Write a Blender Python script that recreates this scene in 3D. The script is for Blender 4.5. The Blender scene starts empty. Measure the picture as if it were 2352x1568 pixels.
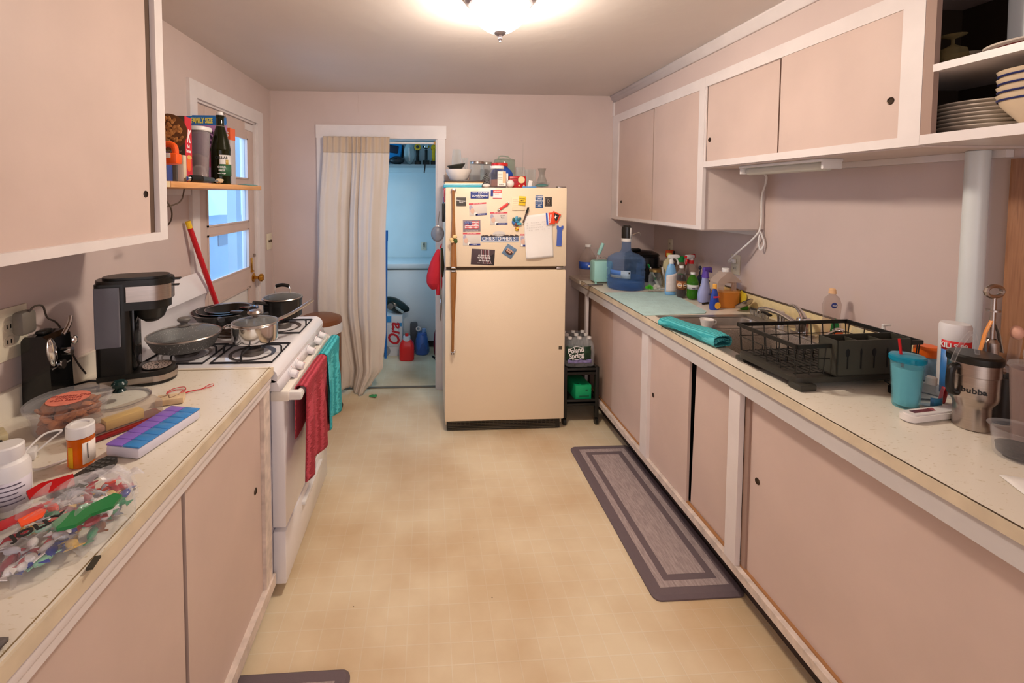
import bpy, bmesh, math, random
from mathutils import Matrix, Vector, Euler
random.seed(7)
S = bpy.context.scene
COL = S.collection
# ------------------------------------------------------------------ camera
F, CX, CY, EYE, W, H = 1055., 1050., 500., 1.55, 2352., 1568.
fwd_c = Vector((985. - CX, -(449. - CY), -F)).normalized()      # world +Y seen in camera axes
up_c = Vector((0, 1, 0)); up_c = (up_c - fwd_c * up_c.dot(fwd_c)).normalized()
rt_c = fwd_c.cross(up_c)
Rwc = Matrix((rt_c, fwd_c, up_c))                                # rows: world axes in camera space
cam = bpy.data.objects.new('camera', bpy.data.cameras.new('camera'))
COL.objects.link(cam)
cam.matrix_world = Matrix.Translation((0, 0, EYE)) @ Rwc.to_4x4()
cam.data.sensor_width = 36; cam.data.sensor_fit = 'HORIZONTAL'
cam.data.lens = F / W * 36
cam.data.shift_x = (W / 2 - CX) / W
cam.data.shift_y = -(H / 2 - CY) / W
cam.data.clip_start = 0.02
S.camera = cam
# ------------------------------------------------------------------ world, lights, exposure
S.view_settings.view_transform = 'Standard'; S.view_settings.look = 'None'
S.view_settings.gamma = 1; S.view_settings.use_curve_mapping = False
S.view_settings.exposure = 0.95
S.cycles.transparent_max_bounces = 40
wd = bpy.data.worlds.new('sky'); S.world = wd; wd.use_nodes = True
bg = wd.node_tree.nodes['Background']; bg.inputs[0].default_value = (0.42, 0.72, 1.0, 1); bg.inputs[1].default_value = 1.7
def area(name, loc, rot, sx, sy, power, col, portal=False):
    l = bpy.data.lights.new(name, 'AREA'); l.shape = 'RECTANGLE'; l.size = sx; l.size_y = sy
    l.energy = power; l.color = col
    o = bpy.data.objects.new(name, l); COL.objects.link(o); o.location = loc; o.rotation_euler = rot
    if portal: l.cycles.is_portal = True
    return o
R = math.radians
LAMP_STRENGTH = 84
area('daylight_laundry', (-1.29, 4.35, 1.55), (0, R(-90), 0), .9, .9, 3.8, (0.38, 0.72, 1.0))
area('daylight_door', (-1.75, 2.9, 1.65), (0, R(-80), 0), 1.3, .8, 12, (0.55, 0.74, 1.0))
area('fill_behind_camera', (0.3, -1.5, 1.5), (R(90), 0, 0), 2.4, 1.6, 13, (0.97, 0.94, 1.0))  # added soft fill behind the camera, no window there
# ------------------------------------------------------------------ materials
MATS = {}
def lin(h):
    if isinstance(h, str):
        h = h.lstrip('#'); c = [int(h[i:i+2], 16) / 255 for i in (0, 2, 4)]
        return tuple((x / 12.92 if x <= .04045 else ((x + .055) / 1.055) ** 2.4) for x in c)
    return tuple(h)
def mat(name, col, rough=.5, metal=0, var=0, vscale=6, bump=0, bscale=60, coat=0, trans=0, emit=0, ior=1.45, sub=0, stretch=None):
    if name in MATS: return MATS[name]
    m = bpy.data.materials.new(name); m.use_nodes = True; MATS[name] = m
    nt = m.node_tree; b = nt.nodes['Principled BSDF']; c = lin(col)
    b.inputs['Base Color'].default_value = (*c, 1); b.inputs['Roughness'].default_value = rough
    b.inputs['Metallic'].default_value = metal; b.inputs['IOR'].default_value = ior
    b.inputs['Coat Weight'].default_value = coat; b.inputs['Transmission Weight'].default_value = trans
    b.inputs['Subsurface Weight'].default_value = sub
    if emit:
        b.inputs['Emission Color'].default_value = (*c, 1); b.inputs['Emission Strength'].default_value = emit
    tc = nt.nodes.new('ShaderNodeTexCoord'); vec = tc.outputs['Object']
    if stretch:
        mp = nt.nodes.new('ShaderNodeMapping'); mp.inputs['Scale'].default_value = stretch
        nt.links.new(vec, mp.inputs[0]); vec = mp.outputs[0]
    if var:
        n = nt.nodes.new('ShaderNodeTexNoise'); n.inputs['Scale'].default_value = vscale; n.inputs['Detail'].default_value = 5
        nt.links.new(vec, n.inputs['Vector'])
        r = nt.nodes.new('ShaderNodeMapRange'); r.inputs[1].default_value = .3; r.inputs[2].default_value = .7
        r.inputs[3].default_value = 1 - var; r.inputs[4].default_value = 1 + var * .5
        nt.links.new(n.outputs['Fac'], r.inputs[0])
        v = nt.nodes.new('ShaderNodeVectorMath'); v.operation = 'SCALE'; v.inputs[0].default_value = c
        nt.links.new(r.outputs[0], v.inputs['Scale']); nt.links.new(v.outputs[0], b.inputs['Base Color'])
    if bump:
        n2 = nt.nodes.new('ShaderNodeTexNoise'); n2.inputs['Scale'].default_value = bscale; n2.inputs['Detail'].default_value = 3
        nt.links.new(vec, n2.inputs['Vector'])
        bp = nt.nodes.new('ShaderNodeBump'); bp.inputs['Strength'].default_value = bump; bp.inputs['Distance'].default_value = .004
        nt.links.new(n2.outputs['Fac'], bp.inputs['Height']); nt.links.new(bp.outputs[0], b.inputs['Normal'])
    return m
def clear(name, tint, alpha=.25, rough=.05, white=None, edge=.5):
    """thin clear plastic or glass: transparent tint mixed with a glossy skin"""
    if name in MATS: return MATS[name]
    m = bpy.data.materials.new(name); m.use_nodes = True; MATS[name] = m
    nt = m.node_tree; b = nt.nodes['Principled BSDF']; out = nt.nodes['Material Output']
    b.inputs['Base Color'].default_value = (*lin(white or tint), 1); b.inputs['Roughness'].default_value = rough
    t = nt.nodes.new('ShaderNodeBsdfTransparent'); t.inputs[0].default_value = (*lin(tint), 1)
    lw = nt.nodes.new('ShaderNodeLayerWeight'); lw.inputs['Blend'].default_value = .35
    mr = nt.nodes.new('ShaderNodeMapRange'); mr.inputs[3].default_value = alpha; mr.inputs[4].default_value = min(1, alpha + edge)
    nt.links.new(lw.outputs['Facing'], mr.inputs[0])
    mx = nt.nodes.new('ShaderNodeMixShader'); nt.links.new(mr.outputs[0], mx.inputs[0])
    nt.links.new(t.outputs[0], mx.inputs[1]); nt.links.new(b.outputs[0], mx.inputs[2]); nt.links.new(mx.outputs[0], out.inputs[0])
    return m
def ramp_mat(name, cols, scale, rough=.5, detail=4, stretch=(1, 1, 1), kind='noise', bump=0, metal=0):
    """cols: list of (pos, colour)"""
    if name in MATS: return MATS[name]
    m = bpy.data.materials.new(name); m.use_nodes = True; MATS[name] = m
    nt = m.node_tree; b = nt.nodes['Principled BSDF']; b.inputs['Roughness'].default_value = rough; b.inputs['Metallic'].default_value = metal
    tc = nt.nodes.new('ShaderNodeTexCoord'); mp = nt.nodes.new('ShaderNodeMapping'); mp.inputs['Scale'].default_value = stretch
    nt.links.new(tc.outputs['Object'], mp.inputs[0])
    if kind == 'voronoi': n = nt.nodes.new('ShaderNodeTexVoronoi'); o = n.outputs['Color']
    elif kind == 'wave': n = nt.nodes.new('ShaderNodeTexWave'); n.inputs['Distortion'].default_value = 3; n.inputs['Detail'].default_value = 3; o = n.outputs['Fac']
    else: n = nt.nodes.new('ShaderNodeTexNoise'); n.inputs['Detail'].default_value = detail; o = n.outputs['Fac']
    n.inputs['Scale'].default_value = scale; nt.links.new(mp.outputs[0], n.inputs['Vector'])
    r = nt.nodes.new('ShaderNodeValToRGB'); e = r.color_ramp.elements
    while len(e) < len(cols): e.new(.5)
    for k, (p, c) in enumerate(cols): e[k].position = p; e[k].color = (*lin(c), 1)
    nt.links.new(o, r.inputs[0]); nt.links.new(r.outputs[0], b.inputs['Base Color'])
    if bump:
        bp = nt.nodes.new('ShaderNodeBump'); bp.inputs['Strength'].default_value = bump; bp.inputs['Distance'].default_value = .003
        nt.links.new(o, bp.inputs['Height']); nt.links.new(bp.outputs[0], b.inputs['Normal'])
    return m

PINK = mat('pink_wall_paint', '#d2beb6', .38, var=.05, vscale=3, bump=.12, bscale=25)
PINKD = mat('pink_panel_paint', '#d3bbaf', .45, var=.06, vscale=4, bump=.08, bscale=50)
CEIL = mat('ceiling_paint', '#ddd2ca', .5, var=.04, vscale=2, bump=.35, bscale=14)
TRIM = mat('white_trim_paint', '#e6dcd8', .35, var=.05, vscale=9, bump=.1, bscale=30)
WHITE = mat('white_enamel', '#ece8ea', .18, coat=.3)
WPL = mat('white_plastic', '#e8e4e0', .35)
BLK = mat('black_plastic', '#15130f', .35)
BLKG = mat('black_gloss', '#0d0d0d', .12)
BLKM = mat('black_metal', '#15130f', .4, metal=.3)
CHROME = mat('chrome', '#d8d6d4', .12, metal=1)
STEEL = mat('brushed_steel', '#b7aca4', .28, metal=1, var=.08, vscale=20, stretch=(1, 1, 12))
SINKM = mat('sink_steel', '#a89e94', .36, metal=.7, var=.08, vscale=30)
GREY = mat('grey_plastic', '#6a6560', .5)
RED = mat('red_plastic', '#c8131a', .4)
BLUE = mat('blue_plastic', '#1d4aa8', .4)
GREEN = mat('green_plastic', '#138a3c', .4)
ORANGE = mat('orange_plastic', '#f05a14', .4)
YEL = mat('yellow_plastic', '#f2c62b', .4)
TEAL = mat('teal_plastic', '#3fb6c8', .4)
PAPER = mat('white_paper', '#eee8e2', .8, bump=.3, bscale=18)
CREAM = mat('almond_enamel', '#efdabd', .3, var=.03, vscale=2, bump=.15, bscale=220)
BRASS = mat('brass', '#c9953e', .22, metal=1)
WOOD = ramp_mat('pine_wood', [(.25, '#c98b52'), (.55, '#e0a56a'), (.8, '#b97840')], 3, .5, stretch=(14, 1.2, 14))
OAK = ramp_mat('brown_woodgrain', [(.2, '#7a4a20'), (.6, '#a06a34'), (.85, '#63391a')], 4, .4, stretch=(60, 60, 3))
GLASS = clear('clear_glass', '#f8fbfb', .015, .03, '#ffffff', .24)
PLAST = clear('clear_plastic', '#f9f8f8', .025, .12, '#f8f6f5', .22)

# ------------------------------------------------------------------ mesh builder
class MB:
    def __init__(s): s.bm = bmesh.new()
    def _fin(s, vs, fs, mi, smooth, M):
        if M is not None:
            for v in vs: v.co = M @ v.co
        for f in fs: f.material_index = mi; f.smooth = smooth
        return s
    def box(s, x0, x1, y0, y1, z0, z1, mi=0, bev=0, M=None, seg=2):
        b = bmesh.new()
        bmesh.ops.create_cube(b, size=1)
        for v in b.verts: v.co = Vector(((x0+x1)/2 + v.co.x*(x1-x0), (y0+y1)/2 + v.co.y*(y1-y0), (z0+z1)/2 + v.co.z*(z1-z0)))
        if bev: bmesh.ops.bevel(b, geom=b.edges[:], offset=bev, segments=seg, affect='EDGES', profile=.5)
        return s._merge(b, mi, bool(bev), M)
    def _merge(s, b, mi, smooth, M):
        mp = {}
        for v in b.verts: mp[v] = s.bm.verts.new(M @ v.co if M is not None else v.co)
        for f in b.faces:
            try: nf = s.bm.faces.new([mp[v] for v in f.verts])
            except ValueError: continue
            nf.material_index = mi; nf.smooth = smooth
        b.free(); return s
    def lathe(s, prof, c=(0, 0, 0), seg=32, sx=1, sy=1, mi=0, M=None, smooth=True, sq=0):
        bm = s.bm; rings = []; vs = []; fs = []
        def rad(a):
            if not sq: return 1
            ca, sa = abs(math.cos(a)), abs(math.sin(a)); p = 2 + sq
            return (ca**p + sa**p) ** (-1/p)
        for r, z in prof:
            if r < 1e-6: rings.append([bm.verts.new((c[0], c[1], c[2]+z))])
            else: rings.append([bm.verts.new((c[0]+sx*r*rad(2*math.pi*k/seg)*math.cos(2*math.pi*k/seg), c[1]+sy*r*rad(2*math.pi*k/seg)*math.sin(2*math.pi*k/seg), c[2]+z)) for k in range(seg)])
            vs += rings[-1]
        for a, b in zip(rings, rings[1:]):
            for k in range(seg):
                k2 = (k+1) % seg
                if len(a) == 1 and len(b) == 1: continue
                if len(a) == 1: q = [a[0], b[k], b[k2]]
                elif len(b) == 1: q = [a[k], b[0], a[k2]]
                else: q = [a[k], b[k], b[k2], a[k2]]
                fs.append(bm.faces.new(q))
        return s._fin(vs, fs, mi, smooth, M)
    def cyl(s, p0, p1, r0, r1=None, seg=20, mi=0, M=None, smooth=True):
        p0 = Vector(p0); p1 = Vector(p1); d = p1 - p0; L = d.length
        q = d.to_track_quat('Z', 'Y').to_matrix().to_4x4(); T = Matrix.Translation(p0) @ q
        if M is not None: T = M @ T
        r1 = r0 if r1 is None else r1
        return s.lathe([(0, 0), (r0, 0), (r1, L), (0, L)], seg=seg, mi=mi, M=T, smooth=smooth)
    def tube(s, pts, r, seg=8, mi=0, M=None, closed=False, smooth_n=0, flat=1):
        pts = [Vector(p) for p in pts]
        if smooth_n:
            n = len(pts); out = []
            for i in range(n if closed else n-1):
                p0 = pts[(i-1) % n] if (closed or i) else pts[0]; p1 = pts[i]; p2 = pts[(i+1) % n]
                p3 = pts[(i+2) % n] if (closed or i+2 < n) else pts[-1]
                for k in range(smooth_n):
                    t = k / smooth_n
                    out.append(.5*((2*p1) + (-p0+p2)*t + (2*p0-5*p1+4*p2-p3)*t*t + (-p0+3*p1-3*p2+p3)*t**3))
            if not closed: out.append(pts[-1])
            pts = out
        bm = s.bm; n = len(pts); rings = []; vs = []; fs = []
        ref = Vector((0, 0, 1))
        for i, p in enumerate(pts):
            a = pts[(i-1) % n] if (closed or i) else p; b = pts[(i+1) % n] if (closed or i < n-1) else p
            t = (b - a).normalized() if (b-a).length > 1e-9 else Vector((0, 0, 1))
            if i == 0 and abs(t.z) > .9: ref = Vector((1, 0, 0))
            u = (ref - t*ref.dot(t))
            if u.length < 1e-4: u = t.orthogonal()
            u.normalize(); w = t.cross(u); ref = u
            q_ = i/max(1, n-1)*(len(r)-1) if isinstance(r, (list, tuple)) else 0; j_ = min(int(q_), len(r)-2) if isinstance(r, (list, tuple)) else 0; rr = r[j_]+(r[j_+1]-r[j_])*(q_-j_) if isinstance(r, (list, tuple)) else r
            rings.append([bm.verts.new(p + (u*math.cos(2*math.pi*k/seg)*flat + w*math.sin(2*math.pi*k/seg))*rr) for k in range(seg)])
            vs += rings[-1]
        for i in range(n if closed else n-1):
            a = rings[i]; b = rings[(i+1) % n]
            for k in range(seg): fs.append(bm.faces.new([a[k], a[(k+1) % seg], b[(k+1) % seg], b[k]]))
        if not closed:
            fs.append(bm.faces.new(rings[0][::-1])); fs.append(bm.faces.new(rings[-1]))
        return s._fin(vs, fs, mi, True, M)
    def prism(s, poly, z0, z1, mi=0, M=None, smooth=False):
        """poly in xy, extruded along z"""
        bm = s.bm; a = [bm.verts.new((x, y, z0)) for x, y in poly]; b = [bm.verts.new((x, y, z1)) for x, y in poly]
        n = len(poly); fs = [bm.faces.new(a[::-1]), bm.faces.new(b)]
        for k in range(n): fs.append(bm.faces.new([a[k], a[(k+1) % n], b[(k+1) % n], b[k]]))
        s._fin(a+b, fs, mi, smooth, M)
        for f in fs[2:]: f.smooth = True
        return s
    def grid(s, fn, nu, nv, mi=0, M=None, smooth=True, cu=False):
        bm = s.bm; g = [[bm.verts.new(fn(i/nu, j/nv)) for j in range(nv+1)] for i in range(nu+1)]
        fs = [bm.faces.new([g[i][j], g[i+1][j], g[i+1][j+1], g[i][j+1]]) for i in range(nu) for j in range(nv)]
        return s._fin([v for r in g for v in r], fs, mi, smooth, M)
    def ell(s, c, rx, ry, rz, mi=0, M=None, seg=16, rings=10):
        T = Matrix.Translation(c) @ Matrix.Diagonal((rx, ry, rz, 1))
        if M is not None: T = M @ T
        pr = [(math.sin(math.pi*k/rings), -math.cos(math.pi*k/rings)) for k in range(rings+1)]; pr[0] = (0, -1); pr[-1] = (0, 1)
        return s.lathe(pr, seg=seg, mi=mi, M=T)
    def out(s, name, m, parent=None, loc=(0, 0, 0), rz=0, solid=0, sub=0, label=None, rot=None):
        bmesh.ops.recalc_face_normals(s.bm, faces=s.bm.faces[:])
        for e in s.bm.edges:
            if len(e.link_faces) == 2 and e.calc_face_angle(0) > .45: e.smooth = False
        me = bpy.data.meshes.new(name); s.bm.to_mesh(me); s.bm.free()
        for k in (m if isinstance(m, (list, tuple)) else [m]): me.materials.append(k)
        o = bpy.data.objects.new(name, me); COL.objects.link(o); o.location = loc; o.rotation_euler = rot or (0, 0, rz)
        if parent: o.parent = parent
        if solid: q = o.modifiers.new('solid', 'SOLIDIFY'); q.thickness = solid; q.offset = 0
        if sub: q = o.modifiers.new('sub', 'SUBSURF'); q.levels = sub; q.render_levels = sub
        if label: o['label'] = label
        return o
def B(x0, x1, y0, y1, z0, z1, mi=0, bev=0, M=None): return MB().box(x0, x1, y0, y1, z0, z1, mi, bev, M)
def L(prof, **k): return MB().lathe(prof, **k)
def tag(o, label, cat, group=None):
    o['label'] = label; o['category'] = cat
    if group: o['group'] = group
    return o
def thing(name, label, cat, loc=(0, 0, 0), rz=0, group=None, rot=None):
    o = bpy.data.objects.new(name, None); COL.objects.link(o); o.empty_display_size = .05
    o.location = loc; o.rotation_euler = rot or (0, 0, rz); return tag(o, label, cat, group)
def struct(name, mb, m, **k):
    o = mb.out(name, m, **k)
    if not o.parent: o['kind'] = 'structure'
    return o
def copy_tree(o, parent=None):
    c = o.copy(); COL.objects.link(c); c.parent = parent
    for ch in list(o.children): copy_tree(ch, c)
    return c
def adopt(o, t):
    bpy.context.view_layer.update(); o.parent = t; o.matrix_parent_inverse = t.matrix_world.inverted(); return o
def ground(mb):
    zm = min(v.co.z for v in mb.bm.verts)
    for v in mb.bm.verts: v.co.z -= zm
    return mb
def T(x, y, z, rx=0, ry=0, rz=0, s=1):
    return Matrix.Translation((x, y, z)) @ Euler((R(rx), R(ry), R(rz))).to_matrix().to_4x4() @ Matrix.Scale(s, 4)
def text(s, size, m, parent, loc, rot=(90, 0, 0), name='lettering', ex=.0004, sx=1, align='CENTER', bold=0, shear=0, line=1, label=None):
    cu = bpy.data.curves.new(name, 'FONT'); cu.body = s; cu.size = size; cu.extrude = ex; cu.align_x = align; cu.align_y = 'CENTER'
    cu.offset = bold; cu.shear = shear; cu.space_line = line; cu.resolution_u = 3
    t = bpy.data.objects.new(name, cu); COL.objects.link(t)
    bpy.context.view_layer.update()
    me = bpy.data.meshes.new_from_object(t.evaluated_get(bpy.context.evaluated_depsgraph_get()))
    bpy.data.objects.remove(t); me.materials.clear(); me.materials.append(m)
    o = bpy.data.objects.new(name, me); COL.objects.link(o); o.parent = parent; o.location = loc
    o.rotation_euler = tuple(R(a) for a in rot); o.scale = (sx, 1, 1)
    if label: o['label'] = label
    return o
def warp_text(o, r):
    """wrap lettering built in its local xz/xy plane around a vertical cylinder of radius r (local x -> angle)"""
    for v in o.data.vertices:
        a = v.co.x * o.scale.x / r; h = v.co.z
        v.co.x = math.sin(a) * (r + h) / o.scale.x; v.co.z = math.cos(a) * (r + h) - r
    return o
# ================================================================== SETTING
YB, ZC, XL, XR = 3.62, 2.345, -1.21, 1.83
def floor_mat():
    m = bpy.data.materials.new('cream_vinyl_floor'); m.use_nodes = True; nt = m.node_tree; b = nt.nodes['Principled BSDF']
    b.inputs['Roughness'].default_value = .42
    tc = nt.nodes.new('ShaderNodeTexCoord')
    br = nt.nodes.new('ShaderNodeTexBrick'); br.offset = 0; br.inputs['Scale'].default_value = 1
    br.inputs['Brick Width'].default_value = .076; br.inputs['Row Height'].default_value = .076; br.inputs['Mortar Size'].default_value = .0022
    br.inputs['Mortar Smooth'].default_value = .4; br.inputs['Bias'].default_value = -.2
    br.inputs['Color1'].default_value = (*lin('#e8d6b4'), 1); br.inputs['Color2'].default_value = (*lin('#e6d3b0'), 1); br.inputs['Mortar'].default_value = (*lin('#ebddc2'), 1)
    nt.links.new(tc.outputs['Object'], br.inputs['Vector'])
    n = nt.nodes.new('ShaderNodeTexNoise'); n.inputs['Scale'].default_value = 2.2; n.inputs['Detail'].default_value = 8; nt.links.new(tc.outputs['Object'], n.inputs['Vector'])
    r = nt.nodes.new('ShaderNodeValToRGB'); r.color_ramp.elements[0].position = .3; r.color_ramp.elements[0].color = (*lin('#dac5ae'), 1)
    r.color_ramp.elements[1].position = .62; r.color_ramp.elements[1].color = (1, 1, 1, 1); nt.links.new(n.outputs['Fac'], r.inputs[0])
    mx = nt.nodes.new('ShaderNodeMix'); mx.data_type = 'RGBA'; mx.blend_type = 'MULTIPLY'; mx.inputs[0].default_value = .8
    nt.links.new(br.outputs['Color'], mx.inputs[6]); nt.links.new(r.outputs[0], mx.inputs[7])
    # a few scuffed single tiles and specks
    n3 = nt.nodes.new('ShaderNodeTexVoronoi'); n3.inputs['Scale'].default_value = 5.5; nt.links.new(tc.outputs['Object'], n3.inputs['Vector'])
    r3 = nt.nodes.new('ShaderNodeValToRGB'); r3.color_ramp.elements[0].position = .012; r3.color_ramp.elements[0].color = (*lin('#6b5a40'), 1)
    r3.color_ramp.elements[1].position = .02; r3.color_ramp.elements[1].color = (1, 1, 1, 1); nt.links.new(n3.outputs['Distance'], r3.inputs[0])
    m2 = nt.nodes.new('ShaderNodeMix'); m2.data_type = 'RGBA'; m2.blend_type = 'MULTIPLY'; m2.inputs[0].default_value = .8
    nt.links.new(mx.outputs[2], m2.inputs[6]); nt.links.new(r3.outputs[0], m2.inputs[7]); nt.links.new(m2.outputs[2], b.inputs['Base Color'])
    bp = nt.nodes.new('ShaderNodeBump'); bp.inputs['Strength'].default_value = .25; bp.inputs['Distance'].default_value = .001; bp.invert = True
    nt.links.new(br.outputs['Fac'], bp.inputs['Height']); nt.links.new(bp.outputs[0], b.inputs['Normal'])
    return m
FLOOR = floor_mat()
struct('floor', B(-1.45, 2.0, -1.6, 5.2, -.06, 0), FLOOR)
struct('ceiling', B(-1.4, 2.0, -1.6, 3.74, ZC, ZC+.06), CEIL)
# left wall with the door opening y 2.48..3.32, z 0..2.05
DY0, DY1, DZ = 2.475, 3.315, 2.05
struct('wall_left', MB().box(XL-.1, XL, -1.6, DY0, 0, ZC).box(XL-.1, XL, DY1, YB+.1, 0, ZC).box(XL-.1, XL, DY0, DY1, DZ, ZC), PINK)
OX0, OX1, OZ = -.80, .065, 2.0
struct('wall_back', MB().box(XL, OX0, YB, YB+.1, 0, ZC).box(OX1, 2.0, YB, YB+.1, 0, ZC).box(OX0, OX1, YB, YB+.1, OZ, ZC)
       .tube([(-.545, YB-.0005, 2.34), (-.541, YB-.0005, 2.29), (-.546, YB-.0005, 2.24), (-.543, YB-.0005, 2.19)], .0015), PINK)
struct('wall_right', B(XR, XR+.1, -1.6, YB, 0, ZC), PINK)
struct('wall_front', B(XL-.1, XR+.1, -1.7, -1.6, 0, ZC), PINK)
struct('wall_soffit', B(1.475, XR, .2, YB, 2.185, ZC), PINK)
BROWN = ramp_mat('brown_wall_panelling', [(.3, '#8a5c3c'), (.6, '#a06f4b'), (.8, '#6e4529')], 5, .5, stretch=(1, 30, 1.5))
struct('wall_panel', MB().box(XR-.012, XR, -.6, 1.335, 1.02, 1.67).box(XR-.016, XR-.011, 1.18, 1.186, 1.02, 1.67), BROWN)
# crown strip of soffit, stepped profile
cr = MB()
cr.prism([(1.475, 2.345), (1.44, 2.345), (1.44, 2.335), (1.452, 2.328), (1.452, 2.315), (1.466, 2.305), (1.466, 2.296), (1.475, 2.292)], -YB, -.2, M=Matrix.Rotation(R(90), 4, 'X') @ Matrix.Scale(1, 4))
struct('trim_1', cr, TRIM)
struct('trim_2', B(1.462, 1.475, YB-.022, YB, 2.185, 2.292), TRIM)          # little upright at the back corner
struct('trim_3', B(OX0-.065, OX1+.07, YB-.018, YB+.004, OZ-.01, 2.09), TRIM)   # doorway head casing
struct('trim_4', MB().box(OX0-.06, OX0, YB-.016, YB+.004, 0, OZ-.01).box(OX1, OX1+.062, YB-.016, YB+.004, 0, OZ-.01)
       .box(OX0-.001, OX0+.012, YB, YB+.1, 0, OZ).box(OX1-.012, OX1+.001, YB, YB+.1, 0, OZ).box(OX0, OX1, YB, YB+.1, OZ-.012, OZ+.001), TRIM)
struct('trim_5', B(OX0, OX1, YB+.03, YB+.06, 0, .006), mat('dark_threshold', '#6d6252', .5))
# corner bead and wall stain in left back corner
struct('trim_6', B(XL, XL+.006, YB-.006, YB, 0, ZC), PINK)
# laundry closet beyond the doorway
LW = mat('closet_white_paint', '#cfe0e4', .5, var=.03, bump=.1, bscale=20)
CL, CR_, CBK = -1.15, .28, 5.08
struct('wall_closet_back', B(CL-.1, CR_+.1, CBK, CBK+.1, 0, 2.4), LW)
struct('wall_closet_right', B(CR_, CR_+.1, YB+.1, CBK, 0, 2.4), LW)
struct('wall_closet_left', MB().box(CL-.1, CL, YB+.1, 3.9, 0, 2.4).box(CL-.1, CL, 4.8, CBK, 0, 2.4).box(CL-.1, CL, 3.9, 4.8, 0, 1.1).box(CL-.1, CL, 3.9, 4.8, 2.0, 2.4), LW)
struct('ceiling_closet', B(CL-.1, CR_+.1, YB+.1, CBK+.1, 2.4, 2.46), LW)
struct('window_1', MB().box(CL-.06, CL-.03, 3.9, 4.8, 1.53, 1.57).box(CL-.06, CL-.03, 3.9, 3.94, 1.1, 2.0).box(CL-.06, CL-.03, 4.76, 4.8, 1.1, 2.0).box(CL-.06, CL-.03, 3.9, 4.8, 1.1, 1.14).box(CL-.06, CL-.03, 3.9, 4.8, 1.96, 2.0), TRIM)
# door casing on left wall
struct('trim_7', MB().box(XL, XL+.018, DY0-.075, DY0, 0, DZ+.085).box(XL, XL+.018, DY1, DY1+.095, 0, DZ+.085).box(XL, XL+.018, DY0, DY1, DZ, DZ+.085)
       .box(XL-.1, XL+.002, DY0-.001, DY0+.012, 0, DZ).box(XL-.1, XL+.002, DY1-.012, DY1+.001, 0, DZ).box(XL-.1, XL+.002, DY0, DY1, DZ-.012, DZ+.001), TRIM)
# door leaf : stiles and rails, panes
d = bpy.data.objects.new('door_1', None); COL.objects.link(d); d['kind'] = 'structure'; d['label'] = 'pink painted back door with three wide glass panes'
dx0, dx1 = XL-.05, XL-.012
dl = MB()
ys, ye, za, zb = DY0+.014, DY1-.014, .02, DZ-.014
p0, p1 = 2.61, 3.195
dl.box(dx0, dx1, ys, p0, za, zb, bev=.002).box(dx0, dx1, p1, ye, za, zb, bev=.002)
rows = [(1.055, 1.325), (1.37, 1.60), (1.655, 1.93)]
dl.box(dx0, dx1, p0, p1, 1.93, zb).box(dx0, dx1, p0, p1, 1.60, 1.655).box(dx0, dx1, p0, p1, 1.325, 1.37).box(dx0, dx1, p0, p1, .93, 1.055).box(dx0, dx1, p0, p1, za, .2)
for a, b_ in rows + [(.2, .93)]:
    dl.box(dx1-.008, dx1+.005, p0, p0+.012, a, b_).box(dx1-.008, dx1+.005, p1-.012, p1, a, b_).box(dx1-.008, dx1+.005, p0, p1, a, a+.01).box(dx1-.008, dx1+.005, p0, p1, b_-.01, b_)
dl.out('door_leaf', PINKD, d)
B(dx0+.01, dx1-.012, p0, p1, .2, .93).out('lower_panel', mat('white_door_panel', '#e6dfd8', .4), d)
WG = clear('window_glass', '#dfeaf5', .06, .02, '#dcecff', .3)
for a, b_ in rows: B(dx0+.017, dx0+.021, p0, p1, a, b_).out('window_pane', WG, d)
kn = MB()
kM = T(dx1, 3.262, .975, 0, 90, 0)
kn.lathe([(0, 0), (.03, 0), (.032, .004), (.026, .008), (.011, .012), (.010, .034), (.018, .038), (.027, .048), (.028, .058), (.02, .068), (0, .071)], M=kM)
kn.out('door_knob', BRASS, d)
MB().box(dx1, dx1+.012, 3.215, 3.226, 1.03, 1.12, bev=.003).box(dx1, dx1+.02, 3.212, 3.229, 1.02, 1.035, bev=.003).out('slide_bolt', BRASS, d)
MB().cyl((dx1, 3.275, 1.13), (dx1+.012, 3.275, 1.13), .011).out('lock', STEEL, d)
B(dx1, dx1+.004, 3.16, 3.29, 1.985, 2.03).out('draft_strip', TRIM, d)
# things outside seen through the panes
GBLU = mat('pale_siding', '#c5d2e0', .7, var=.05, vscale=8)
struct('ground_outside', B(-8, -1.45, 0, 9, -.16, -.06), mat('outside_ground', '#8b8f88', .9, var=.3, vscale=4))
sh = thing('shed', 'pale blue grey shed wall seen through the lowest door pane', 'shed', (-2.6, 4.6, -.06))
B(-.5, .3, -1.4, 2.5, 0, 1.27).out('wall', GBLU, sh)
B(-.55, .36, -1.45, 2.55, 1.27, 1.31).out('roof_edge', mat('shed_edge', '#9aa7b5', .7), sh)
B(.3, .31, .55, .95, 1.05, 1.2).out('vent', mat('vent_grey', '#8794a2', .6), sh)
MB().cyl((.3, -.05, .98), (.4, -.05, .98), .06).out('pipe_cap', WPL, sh)
tr = thing('tree', 'grey leaning tree trunk seen through the door panes', 'tree', (-4.2, 6.6, -.06))
BARK = mat('grey_bark', '#7f8f9b', .9, var=.5, vscale=14, bump=.8, bscale=30)
MB().tube([(0, 0, 0), (.02, .05, 1.1), (.0, .35, 1.9), (.3, .9, 2.9), (.5, 1.2, 4)], [.35, .33, .3, .26, .2], smooth_n=5, seg=14).out('trunk', BARK, tr)
MB().tube([(0, .1, 1.45), (.2, -1, 1.5), (.2, -2.3, 1.55)], [.2, .17, .13], smooth_n=5, seg=12).out('branch', BARK, tr)
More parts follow.
